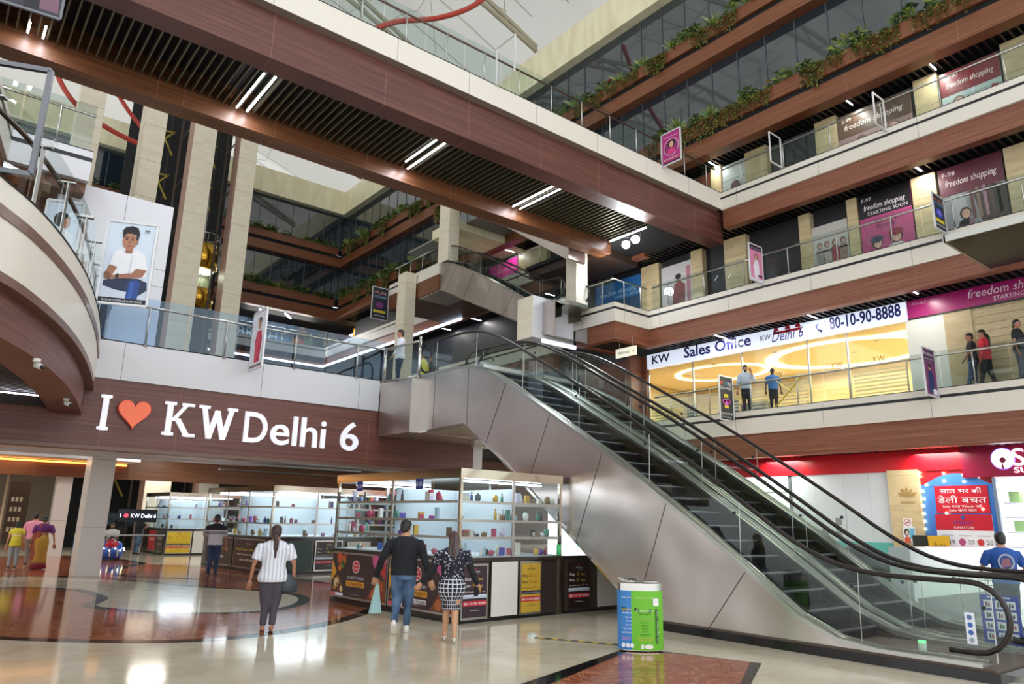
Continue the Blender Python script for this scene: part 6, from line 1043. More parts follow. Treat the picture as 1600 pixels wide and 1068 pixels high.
person('woman in a black cardigan and checked navy skirt walking hand in hand with a man', pw_, radians(-30), 1.58, 'f', la=((-.07, .02, -.165), (-.17, .06, -.28)), ra=((.06, -.03, -.165), (.125, .07, -.285)), ll=((-.04, .05, .3), (-.048, .075, .078)), rl=((.034, .0, .3), (.03, -.09, .085)), top=GLY, skirt=(CHECK, .29, .09), sleeve=.3, hairkind='long', hair=BROWNH, extra=woman_x, vox=.012, skin=SKINL, hem=.53, girth=1.2, turn=radians(8), grip=1)
tw = [o for o in bpy.data.objects if o.name.startswith('person')][-1]; a = PW[tw.name] @ Vector(((.098*1.12+.125)*1.58, .07*1.58, (.79-.285-.045)*1.58)); b = MB(); b.box(a.x-.035, a.x+.04, a.y-.012, a.y+.0, a.z-.09, a.z+.05, C('#17161a', .2)); one(b, 'mobile_phone', 'black phone in the right hand of the woman in the checked skirt', 'phone')
# woman on the left
def wl_x(t, S, W, sh, ap, lp, lo, up, hp):
    b = MB(); b.rings([(hp(0, -.058, .004), .03, .02, X, Z), (hp(0, -.066, .0), .03, .02, X, Z)], C('#a8442c'), 10); lo(b, 'hair_band')
person('woman with a long ponytail in a striped white top seen from behind', gp(418, 986), radians(-18), 1.61, 'f', la=((-.055, -.0, -.17), (-.075, .03, -.33)), ra=((.06, -.01, -.17), (.07, .02, -.33)), ll=((-.045, .02, .29), (-.05, .015, .045)), rl=((.045, .03, .29), (.03, -.02, .05)), top=STRIPE, bottom=C('#4b4650', .85), sleeve=.4, hairkind='tail', hair=cloth('dark_red_brown_hair', lambda n, l, p: p.inputs['Base Color'].__setattr__('default_value', lin('#35191a')), .4), vox=.012, skin=SKIN, hem=.45, girth=1.26, extra=wl_x, turn=radians(-15))
tl = [o for o in bpy.data.objects if o.name.startswith('person')][-1]; a = PW[tl.name] @ Vector((.26, .0, .82)); t = thing('handbag', (a.x, a.y, .55), 'dark slate handbag hanging from the shoulder of the woman in the striped top', 'bag'); b = MB(); b.rings([((a.x, a.y, .58), .12, .06), ((a.x, a.y, .6), .15, .075), ((a.x, a.y, .7), .14, .07), ((a.x, a.y, .82), .07, .04), ((a.x, a.y, .86), .03, .02)], C('#343d46', .5), 14); b.build('bag_body', t); b = MB(); q = PW[tl.name] @ Vector((.17, -.05, 1.36)); b.tube([(a.x, a.y, .84), (a.x+.01, a.y-.02, 1.1), tuple(q)], .01, C('#2a3038', .5), 6); b.build('strap', t)
# middle distance
person('man in a black, grey and white polo shirt raising a phone before the middle kiosk', gp(330, 899), radians(-22), 1.76, 'm', la=((-.06, .06, -.15), (-.03, .14, -.02)), top=POLO, bottom=JEANSD, sleeve=.45, shoes=C('#26262e', .5), hem=.47, girth=1.08)
tp = [o for o in bpy.data.objects if o.name.startswith('person')][-1]; a = PW[tp.name] @ Vector(((-.112*1.08-.03)*1.76, .15*1.76, (.79-.02+.05)*1.76)); one(MB().box(a.x-.04, a.x+.04, a.y-.01, a.y, a.z-.06, a.z+.09, C('#d8dce4', .2)), 'mobile_phone', 'pale phone raised by the man in the banded polo shirt', 'phone')
person('man in a black t-shirt and jeans looking down at his phone beside the farthest kiosk', (at('y', 35.5, 212, 860).x, 35.5, 0), radians(-75), 1.78, 'm', la=((-.03, .08, -.16), (.04, .17, -.1)), ra=((.03, .08, -.16), (-.02, .17, -.1)), top=BLKC, bottom=JEANS, sleeve=.45, shoes=C('#2a2226', .5), nod=radians(-28), skin=SKIN, girth=1.06)
person('seated bearded man in a white t-shirt behind a blue toy ride', gp(171, 866), radians(150), 1.72, 'm', la=((-.03, .1, -.14), (.05, .18, -.2)), ra=((.03, .1, -.14), (-.05, .18, -.2)), ll=((-.07, .22, .29), (-.07, .2, .05)), rl=((.07, .22, .29), (.07, .2, .05)), sit=.3, top=C('#dfdcda', .8), bottom=JEANS, sleeve=.45, shoes=C('#3a3a40'), beard=True, hair=C('#2a1c18'), girth=1.1, lean=.12, nod=radians(-15))
s_ = gp(171, 866); t = thing('stool', (s_[0], s_[1], 0), 'plain stool under the seated man in white', 'stool'); b = MB(); b.cyl((s_[0], s_[1], .38), .17, .05, C('#5a4a40')); b.build('seat', t)
for sx, sy in ((-1, -1), (1, -1), (1, 1), (-1, 1)): b = MB(); b.tube([(s_[0]+sx*.13, s_[1]+sy*.13, 0), (s_[0]+sx*.1, s_[1]+sy*.1, .38)], .015, DSTEEL, 6); b.build('leg', t)
s_ = gp(170, 874); t = thing('toy_ride', (s_[0], s_[1], 0), 'round blue toy ride with a red front and rows of small lights', 'toy ride'); b = MB(); b.rings([((s_[0], s_[1], .05), .34, .5), ((s_[0], s_[1], .1), .42, .6), ((s_[0], s_[1], .35), .46, .62), ((s_[0], s_[1], .6), .38, .5), ((s_[0], s_[1], .68), .3, .4)], C('#2b55b8', .25), 20); b.build('shell', t)
b = MB(); b.ball((s_[0]-.05, s_[1]-.42, .58), (.24, .2, .16), C('#b8243c', .25), 14, 8); b.build('red_front', t); b = MB(); b.tube([(s_[0]-.18, s_[1]-.2, .78), (s_[0], s_[1]-.3, .84), (s_[0]+.18, s_[1]-.2, .78)], .03, C('#3a1c24', .3), 8); b.build('grab_bar', t)
for k in range(7): b = MB(); b.ball((s_[0]+.47*cos(-.2-k*.42), s_[1]+.63*sin(-.2-k*.42), .36+.08*(k % 2)), .025, LEDW, 8, 6); b.build('small_light', t)
for dx in (-.14, .12): b = MB(); b.box(s_[0]+dx, s_[0]+dx+.04, s_[1]-.62, s_[1]-.56, .15, .42, C('#e0d8b8')); b.build('stripe', t)
person('small child in maroon sitting in the blue toy ride', (s_[0], s_[1]+.1, .12), radians(160), .95, 'm', la=((-.05, .1, -.1), (-.02, .2, -.12)), ra=((.05, .1, -.1), (.02, .2, -.12)), ll=((-.07, .2, .25), (-.07, .3, .12)), rl=((.07, .2, .25), (.07, .3, .12)), sit=.34, top=C('#6a1c2c', .8), bottom=C('#2a2a34'), sleeve=.9, shoes=C('#3a3a3a'), vox=.02, girth=1.2)
# three at the far left
person('girl in a yellow frilled top and grey jeans at the far left', gp(17, 889), radians(-6), 1.45, 'f', top=zband('yellow_frilled_top', [(0, '#c9c034'), (.25, '#d8cf4a'), (.5, '#e0dab0'), (.56, '#cfc53c')], .75, 1.25), bottom=C('#8d9a9e', .85), sleeve=.25, hairkind='bob', shoes=C('#4a4440'), skin=SKINL, hem=.46, vox=.018)
person('man in a pink shirt and grey trousers behind the woman in the sari', gp(44, 884), radians(-25), 1.7, 'm', top=C('#d790b0', .8), bottom=C('#77736e', .85), sleeve=.45, shoes=C('#5a4034'), rl=((.05, .05, .29), (.05, .1, .06)), girth=1.12)
def sari(t, S, W, sh, ap, lp, lo, up, hp):
    m1 = zband('mustard_maroon_sari', [(0, '#7a1f34'), (.2, '#8d6a24'), (.26, '#a07a2c')], .0, .95); b = MB(); b.rings([(S(0, 0, .64), .14, .11), (S(0, -.01, .56), .18, .15), (S(0, -.01, .5), .2, .17), (S(0, 0, .3), .19, .17), (S(.0, .0, .1), .21, .19), (S(0, 0, .015), .23, .21)], m1, 22); lo(b, 'sari_skirt')
    b = MB(); b.hexa([S(-.14, -.02, .8), S(-.03, -.085, .82), S(-.04, -.1, .2), S(-.15, -.06, .18), S(-.13, .0, .82), S(-.02, -.06, .85), S(-.03, -.085, .2), S(-.14, -.04, .18)], C('#8a3a24', .7)); lo(b, 'sari_drape')
person('woman in a mustard and maroon sari with a purple blouse at the far left', gp(58, 889), radians(-14), 1.62, 'f', top=C('#5a2060', .8), sleeve=.4, hairkind='bun', extra=sari, hem=.66, girth=1.18, ra=((.06, -.01, -.17), (.085, .03, -.33)), skin=SKIN, vox=.018)
t = thing('floor_stand', gp(117, 893), 'slim blue cylinder stand with yellow tips beside the white pillar', 'stand'); q = gp(117, 893); b = MB(); b.cyl((q[0], q[1], .0), .16, 1.05, C('#2f86c8', .35), 18); b.build('drum', t); b = MB(); b.cyl((q[0], q[1], 1.05), .16, .05, C('#c8c45a', .4), 18); b.build('cap', t)
b = MB()
for z in (.1, .86): b.rings([((q[0]-.06+.1*k, q[1]-.155, z), .045, .045, X, Z) for k in (0,)]+[((q[0]-.06, q[1]-.165, z), .045, .045, X, Z)], C('#e8e6d8'), 12)
b.text('KW DELHI 6', (q[0]+.03, q[1]-.163, .25), Z, -X, .06, C('#e8f0f8'), .5); b.build('print', t)
# upper ground floor
person('man in a white shirt and dark jeans at the glass guard above the escalator landing', (10.75, 18.95, UG), radians(75), 1.75, 'm', la=((-.03, .08, -.15), (-.04, .18, -.2)), ra=((.03, .04, -.17), (-.02, .12, -.28)), ll=((-.05, .03, .29), (-.056, .04, .045)), top=C('#dfe2ea', .8), bottom=JEANSD, sleeve=.75, shoes=C('#8a7a6c'), hem=.44)
person('bearded man in a pale blue shirt holding a phone to his ear, upper gallery', (22.5, 14.75, UG), radians(115), 1.76, 'm', la=((-.06, .06, -.14), (.0, .07, .05)), ra=((.04, .0, -.17), (.05, .04, -.33)), top=C('#b4c0d0', .8), bottom=C('#23222a', .8), sleeve=.75, shoes=C('#1c1a1c'), beard=True, hem=.5)
person('boy in a blue shirt and dark cap behind the gallery railing near the yellow tape', (22.6, 13.75, UG), radians(130), 1.5, 'm', top=C('#3f74b8', .8), bottom=C('#1d1e26', .8), sleeve=.45, hairkind='cap', shoes=C('#1c1a1c'), skin=C('#5a3a30'))
person('woman in a red jacket walking along the upper ground gallery at the right', (22.7, 7.2, UG), radians(5), 1.66, 'f', top=C('#d8283c', .7), bottom=C('#1c1c22', .8), sleeve=.9, hairkind='tail', shoes=C('#222'+'226'), ra=((.06, -.03, -.165), (.075, .0, -.3)), rl=((.05, -.03, .29), (.05, -.09, .06)), ll=((-.05, .04, .29), (-.05, .1, .05)), hem=.46, girth=1.1, turn=radians(30))
person('man in a dark t-shirt walking beside the woman in the red jacket', (22.95, 7.6, UG), radians(20), 1.68, 'm', la=((-.04, .05, -.165), (-.08, .12, -.28)), top=C('#23252c', .8), bottom=JEANS, sleeve=.4, shoes=C('#2a2a2e'), ll=((-.05, .05, .29), (-.05, .12, .05)), turn=radians(20))
person('woman in a dark top and grey jeans looking up beyond the red jacket', (22.3, 6.25, UG), radians(178), 1.68, 'f', top=C('#22242a', .8), bottom=C('#5b5e6a', .8), sleeve=.4, hairkind='bun', shoes=C('#2a2a2e'), nod=radians(12), turn=radians(-20), hem=.5, girth=1.05)
person('man in a blue shirt looking down behind the walkway glass, below the man banner', (2.75, 18.98, UG), radians(95), 1.72, 'm', la=((-.04, .06, -.15), (.0, .14, -.16)), ra=((.03, .06, -.15), (-.02, .14, -.16)), top=C('#3f7fb8', .8), bottom=C('#3a4658', .8), sleeve=.75, shoes=C('#2a2a2e'), nod=radians(-25))
q = at('z', UG, 713, 592); person('woman in a yellow green kurta beyond the head of the escalators', (12.6, 20.6, UG), radians(20), 1.6, 'f', top=C('#a8a83c', .8), bottom=C('#5a5a3a', .8), sleeve=.7, hairkind='bun', shoes=C('#3a3a34'), hem=.3 if False else .46)
person('woman in black beside the yellow green kurta beyond the escalators', (13.05, 20.75, UG), radians(15), 1.62, 'f', top=C('#202024', .8), bottom=C('#2a2a2e', .8), sleeve=.7, hairkind='long', shoes=C('#222'+'226'))
# store front
def tee(t, S, W, sh, ap, lp, lo, up, hp):
    b = MB(); b.disc(S(0, -.0795*1.06, .71), X*.13, Z*.14, C('#9aa4bc'), 20); b.disc(S(0, -.0805*1.06, .71), X*.1, Z*.11, C('#23407c'), 20); b.poly([S(-.05, -.0815*1.06, .66), S(.04, -.0815*1.06, .67), S(.03, -.0815*1.06, .75), S(-.03, -.0815*1.06, .74)], C('#8a5a68')); lo(b, 'back_print')
person('man in a blue printed t-shirt pushing a cart into the superstore', (15.1, 4.95, 0), radians(-55), 1.74, 'm', la=((-.05, .06, -.15), (-.04, .17, -.2)), ra=((.07, .05, -.15), (.05, .17, -.2)), top=C('#23509c', .8), bottom=C('#1c2030', .8), sleeve=.42, shoes=C('#2a2a2e'), extra=tee, girth=1.08, skin=SKINL, vox=.013)
t = thing('shopping_cart', (15.75, 5.25, 0), 'red handled shopping cart pushed by the man in blue', 'cart', None, radians(-62)); Lc = lambda x, y, z: PW[t.name] @ Vector((x, y, z))
b = MB(); [b.tube([Lc(x, 0, .55), Lc(x, .75, .6), Lc(x, .8, .95), Lc(x, 0, .95)], .01, CHROME, 6) for x in (-.24, -.12, 0, .12, .24)]; [b.tube([Lc(-.24, y, .6+y*.4), Lc(.24, y, .6+y*.4)], .008, CHROME, 6) for y in (.0, .2, .4, .6, .78)]; b.build('basket', t); b = MB(); b.tube([Lc(-.25, -.08, 1.0), Lc(.25, -.08, 1.0)], .018, C('#b8243c', .4), 8); b.build('handle', t)
b = MB(); [b.tube([Lc(x, 0, .95), Lc(x, -.02, .15), Lc(x, .7, .15)], .014, CHROME, 6) for x in (-.2, .2)]; b.build('frame', t)
for x in (-.2, .2):
    for y in (0, .68): b = MB(); b.rings([(Lc(x-.012, y, .06), .06, .06, Y, Z), (Lc(x+.012, y, .06), .06, .06, Y, Z)], C('#2a2a2c'), 12); b.build('wheel', t)
person('shopper with a beard half seen at the right edge by the superstore door', (17.8, 5.0, 0), radians(70), 1.74, 'm', top=C('#5a5560', .8), bottom=C('#2c2e38', .8), sleeve=.45, shoes=C('#2a2a2e'), beard=True)
# ================================================================== recycling bin, tape, cameras, lamps
bx, by = 8.42, 7.15; dirb = (at('z', 0, 1043, 1020)-at('z', 0, 968, 1018)).normalized(); dv = Vector((-dirb.y, dirb.x, 0)); b0 = at('z', 0, 968, 1018); b1 = at('z', 0, 1041, 1021); cb = (b0+b1)/2+dv*.2; wb = (b1-b0).length/2
t = thing('recycling_bin', (cb.x, cb.y, 0), 'oval steel recycling bin with a blue and a green printed half', 'bin'); HB = .92
def oval(z, e=0.0, n=40): return [(cb+dirb*((wb+e)*cos(2*pi*k/n)*min(1, 1/max(abs(cos(2*pi*k/n)), .82)))+dv*((.2+e)*sin(2*pi*k/n))+Vector((0, 0, z))) for k in range(n)]
def shellb(b, z0, z1, e, m, ks=None, n=40):
    a, c = oval(z0, e, n), oval(z1, e, n)
    for k in (ks or range(n)): b.poly([a[k], a[(k+1) % n], c[(k+1) % n], c[k]], m)
b = MB(); shellb(b, .02, HB, 0, CHROME); b.poly(oval(HB), CHROME); b.build('steel_body', t)
b = MB(); shellb(b, .03, HB-.1, .004, C('#3a86d0', .35), list(range(14, 27))); b.build('blue_wrap', t); b = MB(); shellb(b, .03, HB-.1, .004, C('#6cc02c', .35), list(range(27, 40))+list(range(0, 14))); b.build('green_wrap', t)
fp = lambda u, z, k=.012: cb+dirb*(wb*u)-dv*(.2*sqrt(max(0, 1-min(abs(u), .97)**2*.85))+k)+Vector((0, 0, z))
b = MB()
def btxt(s, u, z, h_, c_, wd, vert=False): b.text(s, fp(u, z), Z if vert else dirb, -dirb if vert else Z, h_, C(c_), wd, 'C' if not vert else 'L')
for z, s, c_, wd, h_ in ((.72, 'KW DELHI 6', '#e8e8c8', .2, .018), (.56, 'Non Bio-degradable Waste', '#f0d84a', .2, .026), (.51, 'गैर जैव कचरा', '#e8f0f8', .18, .022), (.455, 'Paper Waste', '#f0f4fa', .1, .022), (.405, 'Tin Waste', '#f0f4fa', .09, .022), (.355, 'Glass Waste', '#f0f4fa', .1, .022), (.305, 'Plastic Waste & Cans', '#f0f4fa', .16, .022), (.255, 'Non Decomposable Waste', '#f0f4fa', .2, .022), (.19, 'PLEASE USE ME', '#e08ac0', .2, .016), (.165, 'KEEP MALL CLEAN', '#e08ac0', .2, .016)): btxt(s, -.56, z, h_, c_, wd)
for z, s, c_, wd, h_ in ((.72, 'KW DELHI 6  MALL', '#f0e8b8', .26, .018), (.545, 'Bio-degradable Waste', '#f4fae8', .24, .026), (.5, 'जैव कचरा', '#2a5a14', .18, .022), (.44, 'KEEP YOUR MALL CLEAN', '#d8a0a0', .26, .016), (.39, 'Kitchen Waste', '#2a5a14', .1, .02), (.35, 'Food Waste', '#2a5a14', .09, .02), (.31, 'Flower Waste', '#2a5a14', .1, .02), (.27, 'Leaf Waste', '#2a5a14', .09, .02), (.23, 'Vegetable Waste', '#2a5a14', .14, .02), (.18, 'PLEASE USE ME', '#e0c060', .24, .016), (.155, 'THANK YOU', '#e0c060', .2, .016)): btxt(s, .12, z, h_, c_, wd)
b.build('lettering', t)
b = MB(); pgx = lambda u0, u1, z0, z1, m, k=.008: b.poly([fp(u0, z0, k), fp(u1, z0, k), fp(u1, z1, k), fp(u0, z1, k)], C(m)); pgx(-.86, -.24, .55, .595, '#1c2a3c'); pgx(-.2, .42, .535, .58, '#2a6a1c'); pgx(.5, .76, .62, .72, '#eceef0')
for u in (-.8, -.62, -.45): b.disc(fp(u, .09, .008), dirb*.028, Z*.032, C('#e8eef4'), 14)
b.disc(fp(.28, .08, .01), dirb*.06, Z*.032, C('#eef2ea'), 18); pgx(-.08, .06, .05, .11, '#e8ece0')
pgx(.6, .73, .12, .58, '#2a6a1c'); b.build('printed_marks', t); b = MB(); b.text('Bio-degradable Waste', fp(.7, .14), Z, -dirb, .05, C('#eef6e6'), .42); b.build('side_lettering', t)
b = MB()
for u, rzt in ((-.5, .5), (.5, .08)): c_ = cb+dirb*(wb*u)+Vector((0, 0, HB+.012)); b.rings([(c_, .15, .13), (c_+Vector((0, 0, .012)), .155, .135), (c_+Vector((0, 0, .016)), .11, .09)], CHROME, 18); b.disc(c_+Vector((0, 0, .018)), (.1, 0, 0), (0, .08, 0), BLACK)
b.build('lid_rings', t); c_ = cb+dirb*(-wb*.5)+Vector((0, 0, HB+.03)); b = MB(); b.rings([(c_, .15, .12), (c_+Vector((.02, .05, .035)), .15, .12)], CHROME, 16); b.rings([(c_+Vector((0, -.02, -.004)), .13, .1), (c_+Vector((0, -.02, .03)), .12, .07)], BLACK, 14); b.build('open_flap', t)
p0, p1 = at('z', 0, 832, 996), at('z', 0, 968, 1008); b = MB(); n_ = 13
for k in range(n_): q0, q1 = lerp(p0, p1, k/n_), lerp(p0, p1, (k+1)/n_); dd = (p1-p0).normalized(); sd = Vector((-dd.y, dd.x, 0))*.03; zz = Vector((0, 0, .012)); b.slab([q0-sd+zz, q1-sd+zz, q1+sd+zz, q0+sd+zz], (0, 0, .004), C('#d8b828' if k % 2 else '#1c1c1c', .4))
one(b, 'barrier_tape', 'yellow and black striped tape lying across the floor to the recycling bin', 'tape')
b = MB(); b.box(p0.x-.07, p0.x+.06, p0.y-.05, p0.y+.05, 0, .045, C('#d8dcd6', .4)); b.box(p0.x-.05, p0.x+.03, p0.y-.03, p0.y+.03, .045, .07, C('#c2cac8', .4)); one(b, 'tape_clip', 'small pale clip at the loose end of the striped tape', 'clip')
b = MB(); pts = [(22.0, 13.3, UG+.95), (21.98, 12.2, UG+.05)]; b.bar(pts[0], pts[1], .01, .07, C('#e0c81c', .5), X); b.bar((21.98, 13.3, UG+.05), (22.0, 12.3, UG+.95), .01, .07, C('#e0c81c', .5), X); one(b, 'barrier_tape', 'yellow tape crossed over a bay of the upper gallery railing', 'tape')
def camera_dome(label, o, d):
    o, d = Vector(o), Vector(d).normalized(); t = thing('security_camera', o, label, 'security camera', 'security cameras'); b = MB(); b.cyl(o-Vector((0, 0, .05)), .05, .05, C('#e6e4de', .4), 14); b.build('mount', t); b = MB(); q = o-Vector((0, 0, .09)); b.tube([q, q+d*.13], [.045, .04], C('#e0ded8', .4), 12); b.build('housing', t); b = MB(); b.tube([q+d*.13, q+d*.14], .034, BLACK, 12); b.build('lens', t)
for lb, px, py in (('white bullet camera under the rim of the curved balcony', 58, 560), ('white security camera at the lowest tip of the curved balcony', 104, 622)):
    p = at('z', 3.86, px, py); camera_dome(lb, p, (.5, -.8, -.3))
# linear lamps
def bar_lamp(label, a, c, group, r=.018, name='linear_lamp', m=LED): b = MB(); b.bar(a, c, r*2, r*1.2, m); return one(b, name, label, 'lamp', group)
for px0, py0, px1, py1, lb in ((367, 174, 411, 114, 'left tube of the brightest lamp pair under the high bridge, near the top left'), (383, 179, 430, 120, 'right tube of the brightest lamp pair under the high bridge, near the top left'), (633, 252, 684, 218, 'left tube of the second lamp pair under the high bridge'), (634, 266, 696, 223, 'right tube of the second lamp pair under the high bridge'), (797, 325, 866, 290, 'left tube of the third lamp pair under the high bridge'), (808, 328, 877, 295, 'right tube of the third lamp pair under the high bridge'), (40, 74, 45, 34, 'left bright tube at the far left end of the high bridge soffit'), (66, 72, 70, 40, 'right bright tube at the far left end of the high bridge soffit'), (948, 379, 1010, 356, 'single lamp tube at the right end of the high bridge soffit')):
    p0, p1 = at('z', 12.575, px0, py0), at('z', 12.575, px1, py1); x_ = (p0.x+p1.x)/2; bar_lamp(lb, (x_, min(18.7, p0.y), 12.575), (x_, max(15.95, p1.y), 12.575), 'lamp tubes under the high bridge', .022)
    area('bridge_lamp', (x_, 17.4, 12.5), .1, 26, (0, 0, 0), (.92, .94, 1), 2.4)
for px, py, pz, lb in ((1324, 158, 15.86, 'slanting lamp before the bright brown hoarding, second floor'), (1455, 102, 15.86, 'slanting lamp before the crimson hoarding, second floor'), (1117, 258, 15.86, 'lamp beside the high bridge end, second floor'), (1432, 262, 12.6, 'lamp above the plum hoarding, first floor'), (1426, 455, 8.68, 'lamp over the joint of the Sales Office sign and the magenta board'), (1268, 494, 8.68, 'lamp over the phone number of the Sales Office sign'), (1126, 526, 8.68, 'lamp over the words Sales Office'), (1236, 719, 4.0, 'left lamp glowing on the red fascia'), (1376, 711, 4.0, 'right lamp glowing on the red fascia'), (790, 390, 15.8, 'lamp before the far magenta hoarding'), (856, 459, 12.5, 'lamp under the second floor behind the white column'), (744, 499, 12.4, 'lamp under the far second floor above the escalators'), (692, 513, 12.4, 'lamp under the far second floor near the far pillar')):
    p = at('z', {15.86: 15.888, 15.8: 15.888, 12.6: 12.648, 12.5: 12.648, 12.4: 12.648, 8.68: 8.728, 4.0: 4.048}[pz], px, py); p.x = max(p.x, 22.7) if px < 900 else p.x; bar_lamp(lb, (p.x-.4, p.y, p.z), (p.x+.35, p.y, p.z), 'linear lamps of the galleries', .018); area('gallery_lamp', (p.x, p.y, p.z-.05), .9, 14 if pz == 8.68 or pz == 4.0 else 20, (0, 0, 0), (1, .95, .88), .12)
for px0, py0, px1, lb in ((0, 563, 55, 'lamp tube across the curved balcony soffit beside the bullet camera'), (8, 616, 98, 'lowest lamp tube under the curved balcony')):
    p0, p1 = at('z', 3.88, px0, py0), at('z', 3.88, px1, py0+2); y_ = (p0.y+p1.y)/2; bar_lamp(lb, (p0.x-1.5, y_, 3.88), (curve_x(min(18.2, y_))-.05, y_, 3.88), 'lamp tubes under the curved balcony', .016)
p0, p1 = at('y', 49.0, 372, 497), at('y', 49.0, 425, 485)
area('far_corner_fill', (18.6, 50.9, 15.6), 5, 220, (radians(-25), 0, 0), (1, .96, .9), .3)  # area light added to brighten the far blue hoarding
for x_, y_, lb in ((17.0, 49.3, 'slanting lamp over the far blue hoarding, left'), (18.8, 49.2, 'slanting lamp over the far blue hoarding, right')): bar_lamp(lb, (x_-.4, y_, 15.805), (x_+.4, y_+1.0, 15.805), 'lamps of the far corner', .05)
b = MB(); b.box(12, 21.9, 49.95, 50.05, 12.5, 12.62, LIT('#cfe0ff', 3.0)); b.box(21.82, 21.92, 32, 50, 12.5, 12.62, LIT('#cfe0ff', 3.0)); one(b, 'cove_strip', 'cool light strip along the foot of the far second-floor fascia', 'lamp')
# floodlights at the bridge end
def flood(label, px, py, x_, pw):
    p = at('x', x_, px, py); p = at('z', 11.9, px, py); t = thing('floodlight', p, label, 'lamp', 'floodlights'); d = (CAM+Vector((4, 4, 0))-p).normalized(); s_ = d.cross(Z).normalized(); u_ = s_.cross(d); b = MB(); b.hexa([p+s_*a*.16+u_*c*.12+d*e for e in (-.1, 0) for a, c in ((-1, -1), (1, -1), (1, 1), (-1, 1))], C('#2a2a2e', .4)); b.build('housing', t)
    b = MB(); b.disc(p+d*.01, s_*.15, u_*.15, mat('floodlight_glare', '#ffffff', .5, emit=22, ecol='#e8f2ff'), 24); b.build('lens', t); b = MB(); b.tube([p+s_*.17, p+s_*.17+Vector((0, 0, .3)), p-s_*.17+Vector((0, 0, .3)), p-s_*.17], .012, DSTEEL, 6); b.tube([p+Vector((0, 0, .3)), (p.x, p.y, 13.22)], .015, DSTEEL, 6); b.build('bracket', t)  # lens disc enlarged to take in the glare around the lamp
    l = bpy.data.lights.new('floodlight_beam', 'SPOT'); l.energy = pw; l.color = (.88, .94, 1); l.spot_size = radians(95); l.shadow_soft_size = .12; o = bpy.data.objects.new('floodlight_beam', l); COL.objects.link(o); o.location = p+d*.06; o.rotation_euler = d.to_track_quat('-Z', 'Y').to_euler()
flood('left floodlight glaring under the right end of the high bridge', 978, 382, 19.2, 350); flood('right floodlight glaring under the right end of the high bridge', 993, 374, 19.3, 350)
l = bpy.data.lights.new('added_spill_light', 'POINT'); l.energy = 90; l.shadow_soft_size = .2; o = bpy.data.objects.new('added_spill_light', l); COL.objects.link(o); o.location = (20.3, 19.0, 11.4)  # point light added without a fixture, brightens the white column
# string of small lamps round the blue arch
SB = mat('string_lamp_glow', '#ffd9a0', .5, emit=14, ecol='#ffca80')
for k, (px, py) in enumerate(((1437, 738), (1438, 744), (1441, 767), (1443, 779), (1442, 790), (1443, 802), (1444, 814), (1445, 826), (1474, 739), (1475, 751), (1505, 731), (1505, 741), (1506, 752), (1528, 731), (1529, 744), (1479, 801), (1536, 795), (1447, 757))):
    b = MB(); b.ball(at('x', 23.265, px, py), .035, SB, 8, 6); one(b, 'string_lamp', 'tiny glowing lamp of the string round the blue arch', 'lamp', 'string lamps round the blue arch')
# lift cab between the tall pillars
t = thing('lift_cab', (10.4, 41.4, 12), 'round glass lift cab with polished brass bands between two tall pillars', 'lift'); zc = lambda py: at('y', 41.0, 325, py).z; z0, z1, z2, z3, z4 = zc(478), zc(462), zc(420), zc(398), zc(380); cx, cy, r = 10.45, 41.7, .85
b = MB(); b.rings([((cx, cy, z0), r, r), ((cx, cy, z1+.4), r, r)], GOLD, 24); b.build('lower_band', t); b = MB(); b.rings([((cx, cy, z3-.75), r, r), ((cx, cy, z4), r, r)], GOLD, 24); b.build('upper_band', t); b = MB(); b.rings([((cx, cy, z1+.4), r-.02, r-.02), ((cx, cy, z3-.75), r-.02, r-.02)], GLASSG, 24, False); b.build('glass_wall', t)
b = MB(); b.box(cx-.75, cx+.75, cy+.5, cy+.56, z1, z3-.3, C('#7d8068', .3)); b.build('back_wall', t); b = MB(); b.cyl((cx, cy, z3-.85), .7, .05, LIT('#f4f4d8', 1.6)); b.build('ceiling_light', t); area('lift_lamp', (cx, cy-.1, z3-1.0), 1, 16, (0, 0, 0), (1, 1, .85))
b = MB(); b.tube([(cx+r*cos(a), cy+r*sin(a), z4+.6) for a in [2*pi*k/16 for k in range(17)]], .02, CHROME, 6); [b.tube([(cx+r*cos(a), cy+r*sin(a), z4), (cx+r*cos(a), cy+r*sin(a), z4+.6)], .015, CHROME, 6) for a in (3.4, 4.1, 4.7, 5.4, 6.0)]; b.tube([(cx, cy, z4), (cx, cy, z4+3)], .02, CHROME, 6); b.build('roof_rail', t)
# red tubes that sag below the roof
def cable(label, pts, r=.12): b = MB(); b.tube(smooth([Vector(p) for p in pts], 6, False), r, REDM, 8); one(b, 'red_tube', label, 'tube', 'red sagging tubes')
cable('red tube sagging above the high bridge against the roof', [at('y', 24, 575, 50), at('y', 24, 620, 34), at('y', 24, 680, 29), at('y', 24, 730, 14), at('y', 24, 762, -8), at('y', 24, 790, -40)])
cable('orange red tube curving down left of the first tall pillar', [at('y', 27, 85, 105), at('y', 27, 100, 138), at('y', 27, 122, 166), at('y', 27, 160, 195), at('y', 27, 190, 212), at('y', 27, 215, 224)], .09)
cable('dark red tube slanting between the first and second tall pillars', [at('y', 27, 180, 140), at('y', 27, 200, 172), at('y', 27, 222, 200)], .08)
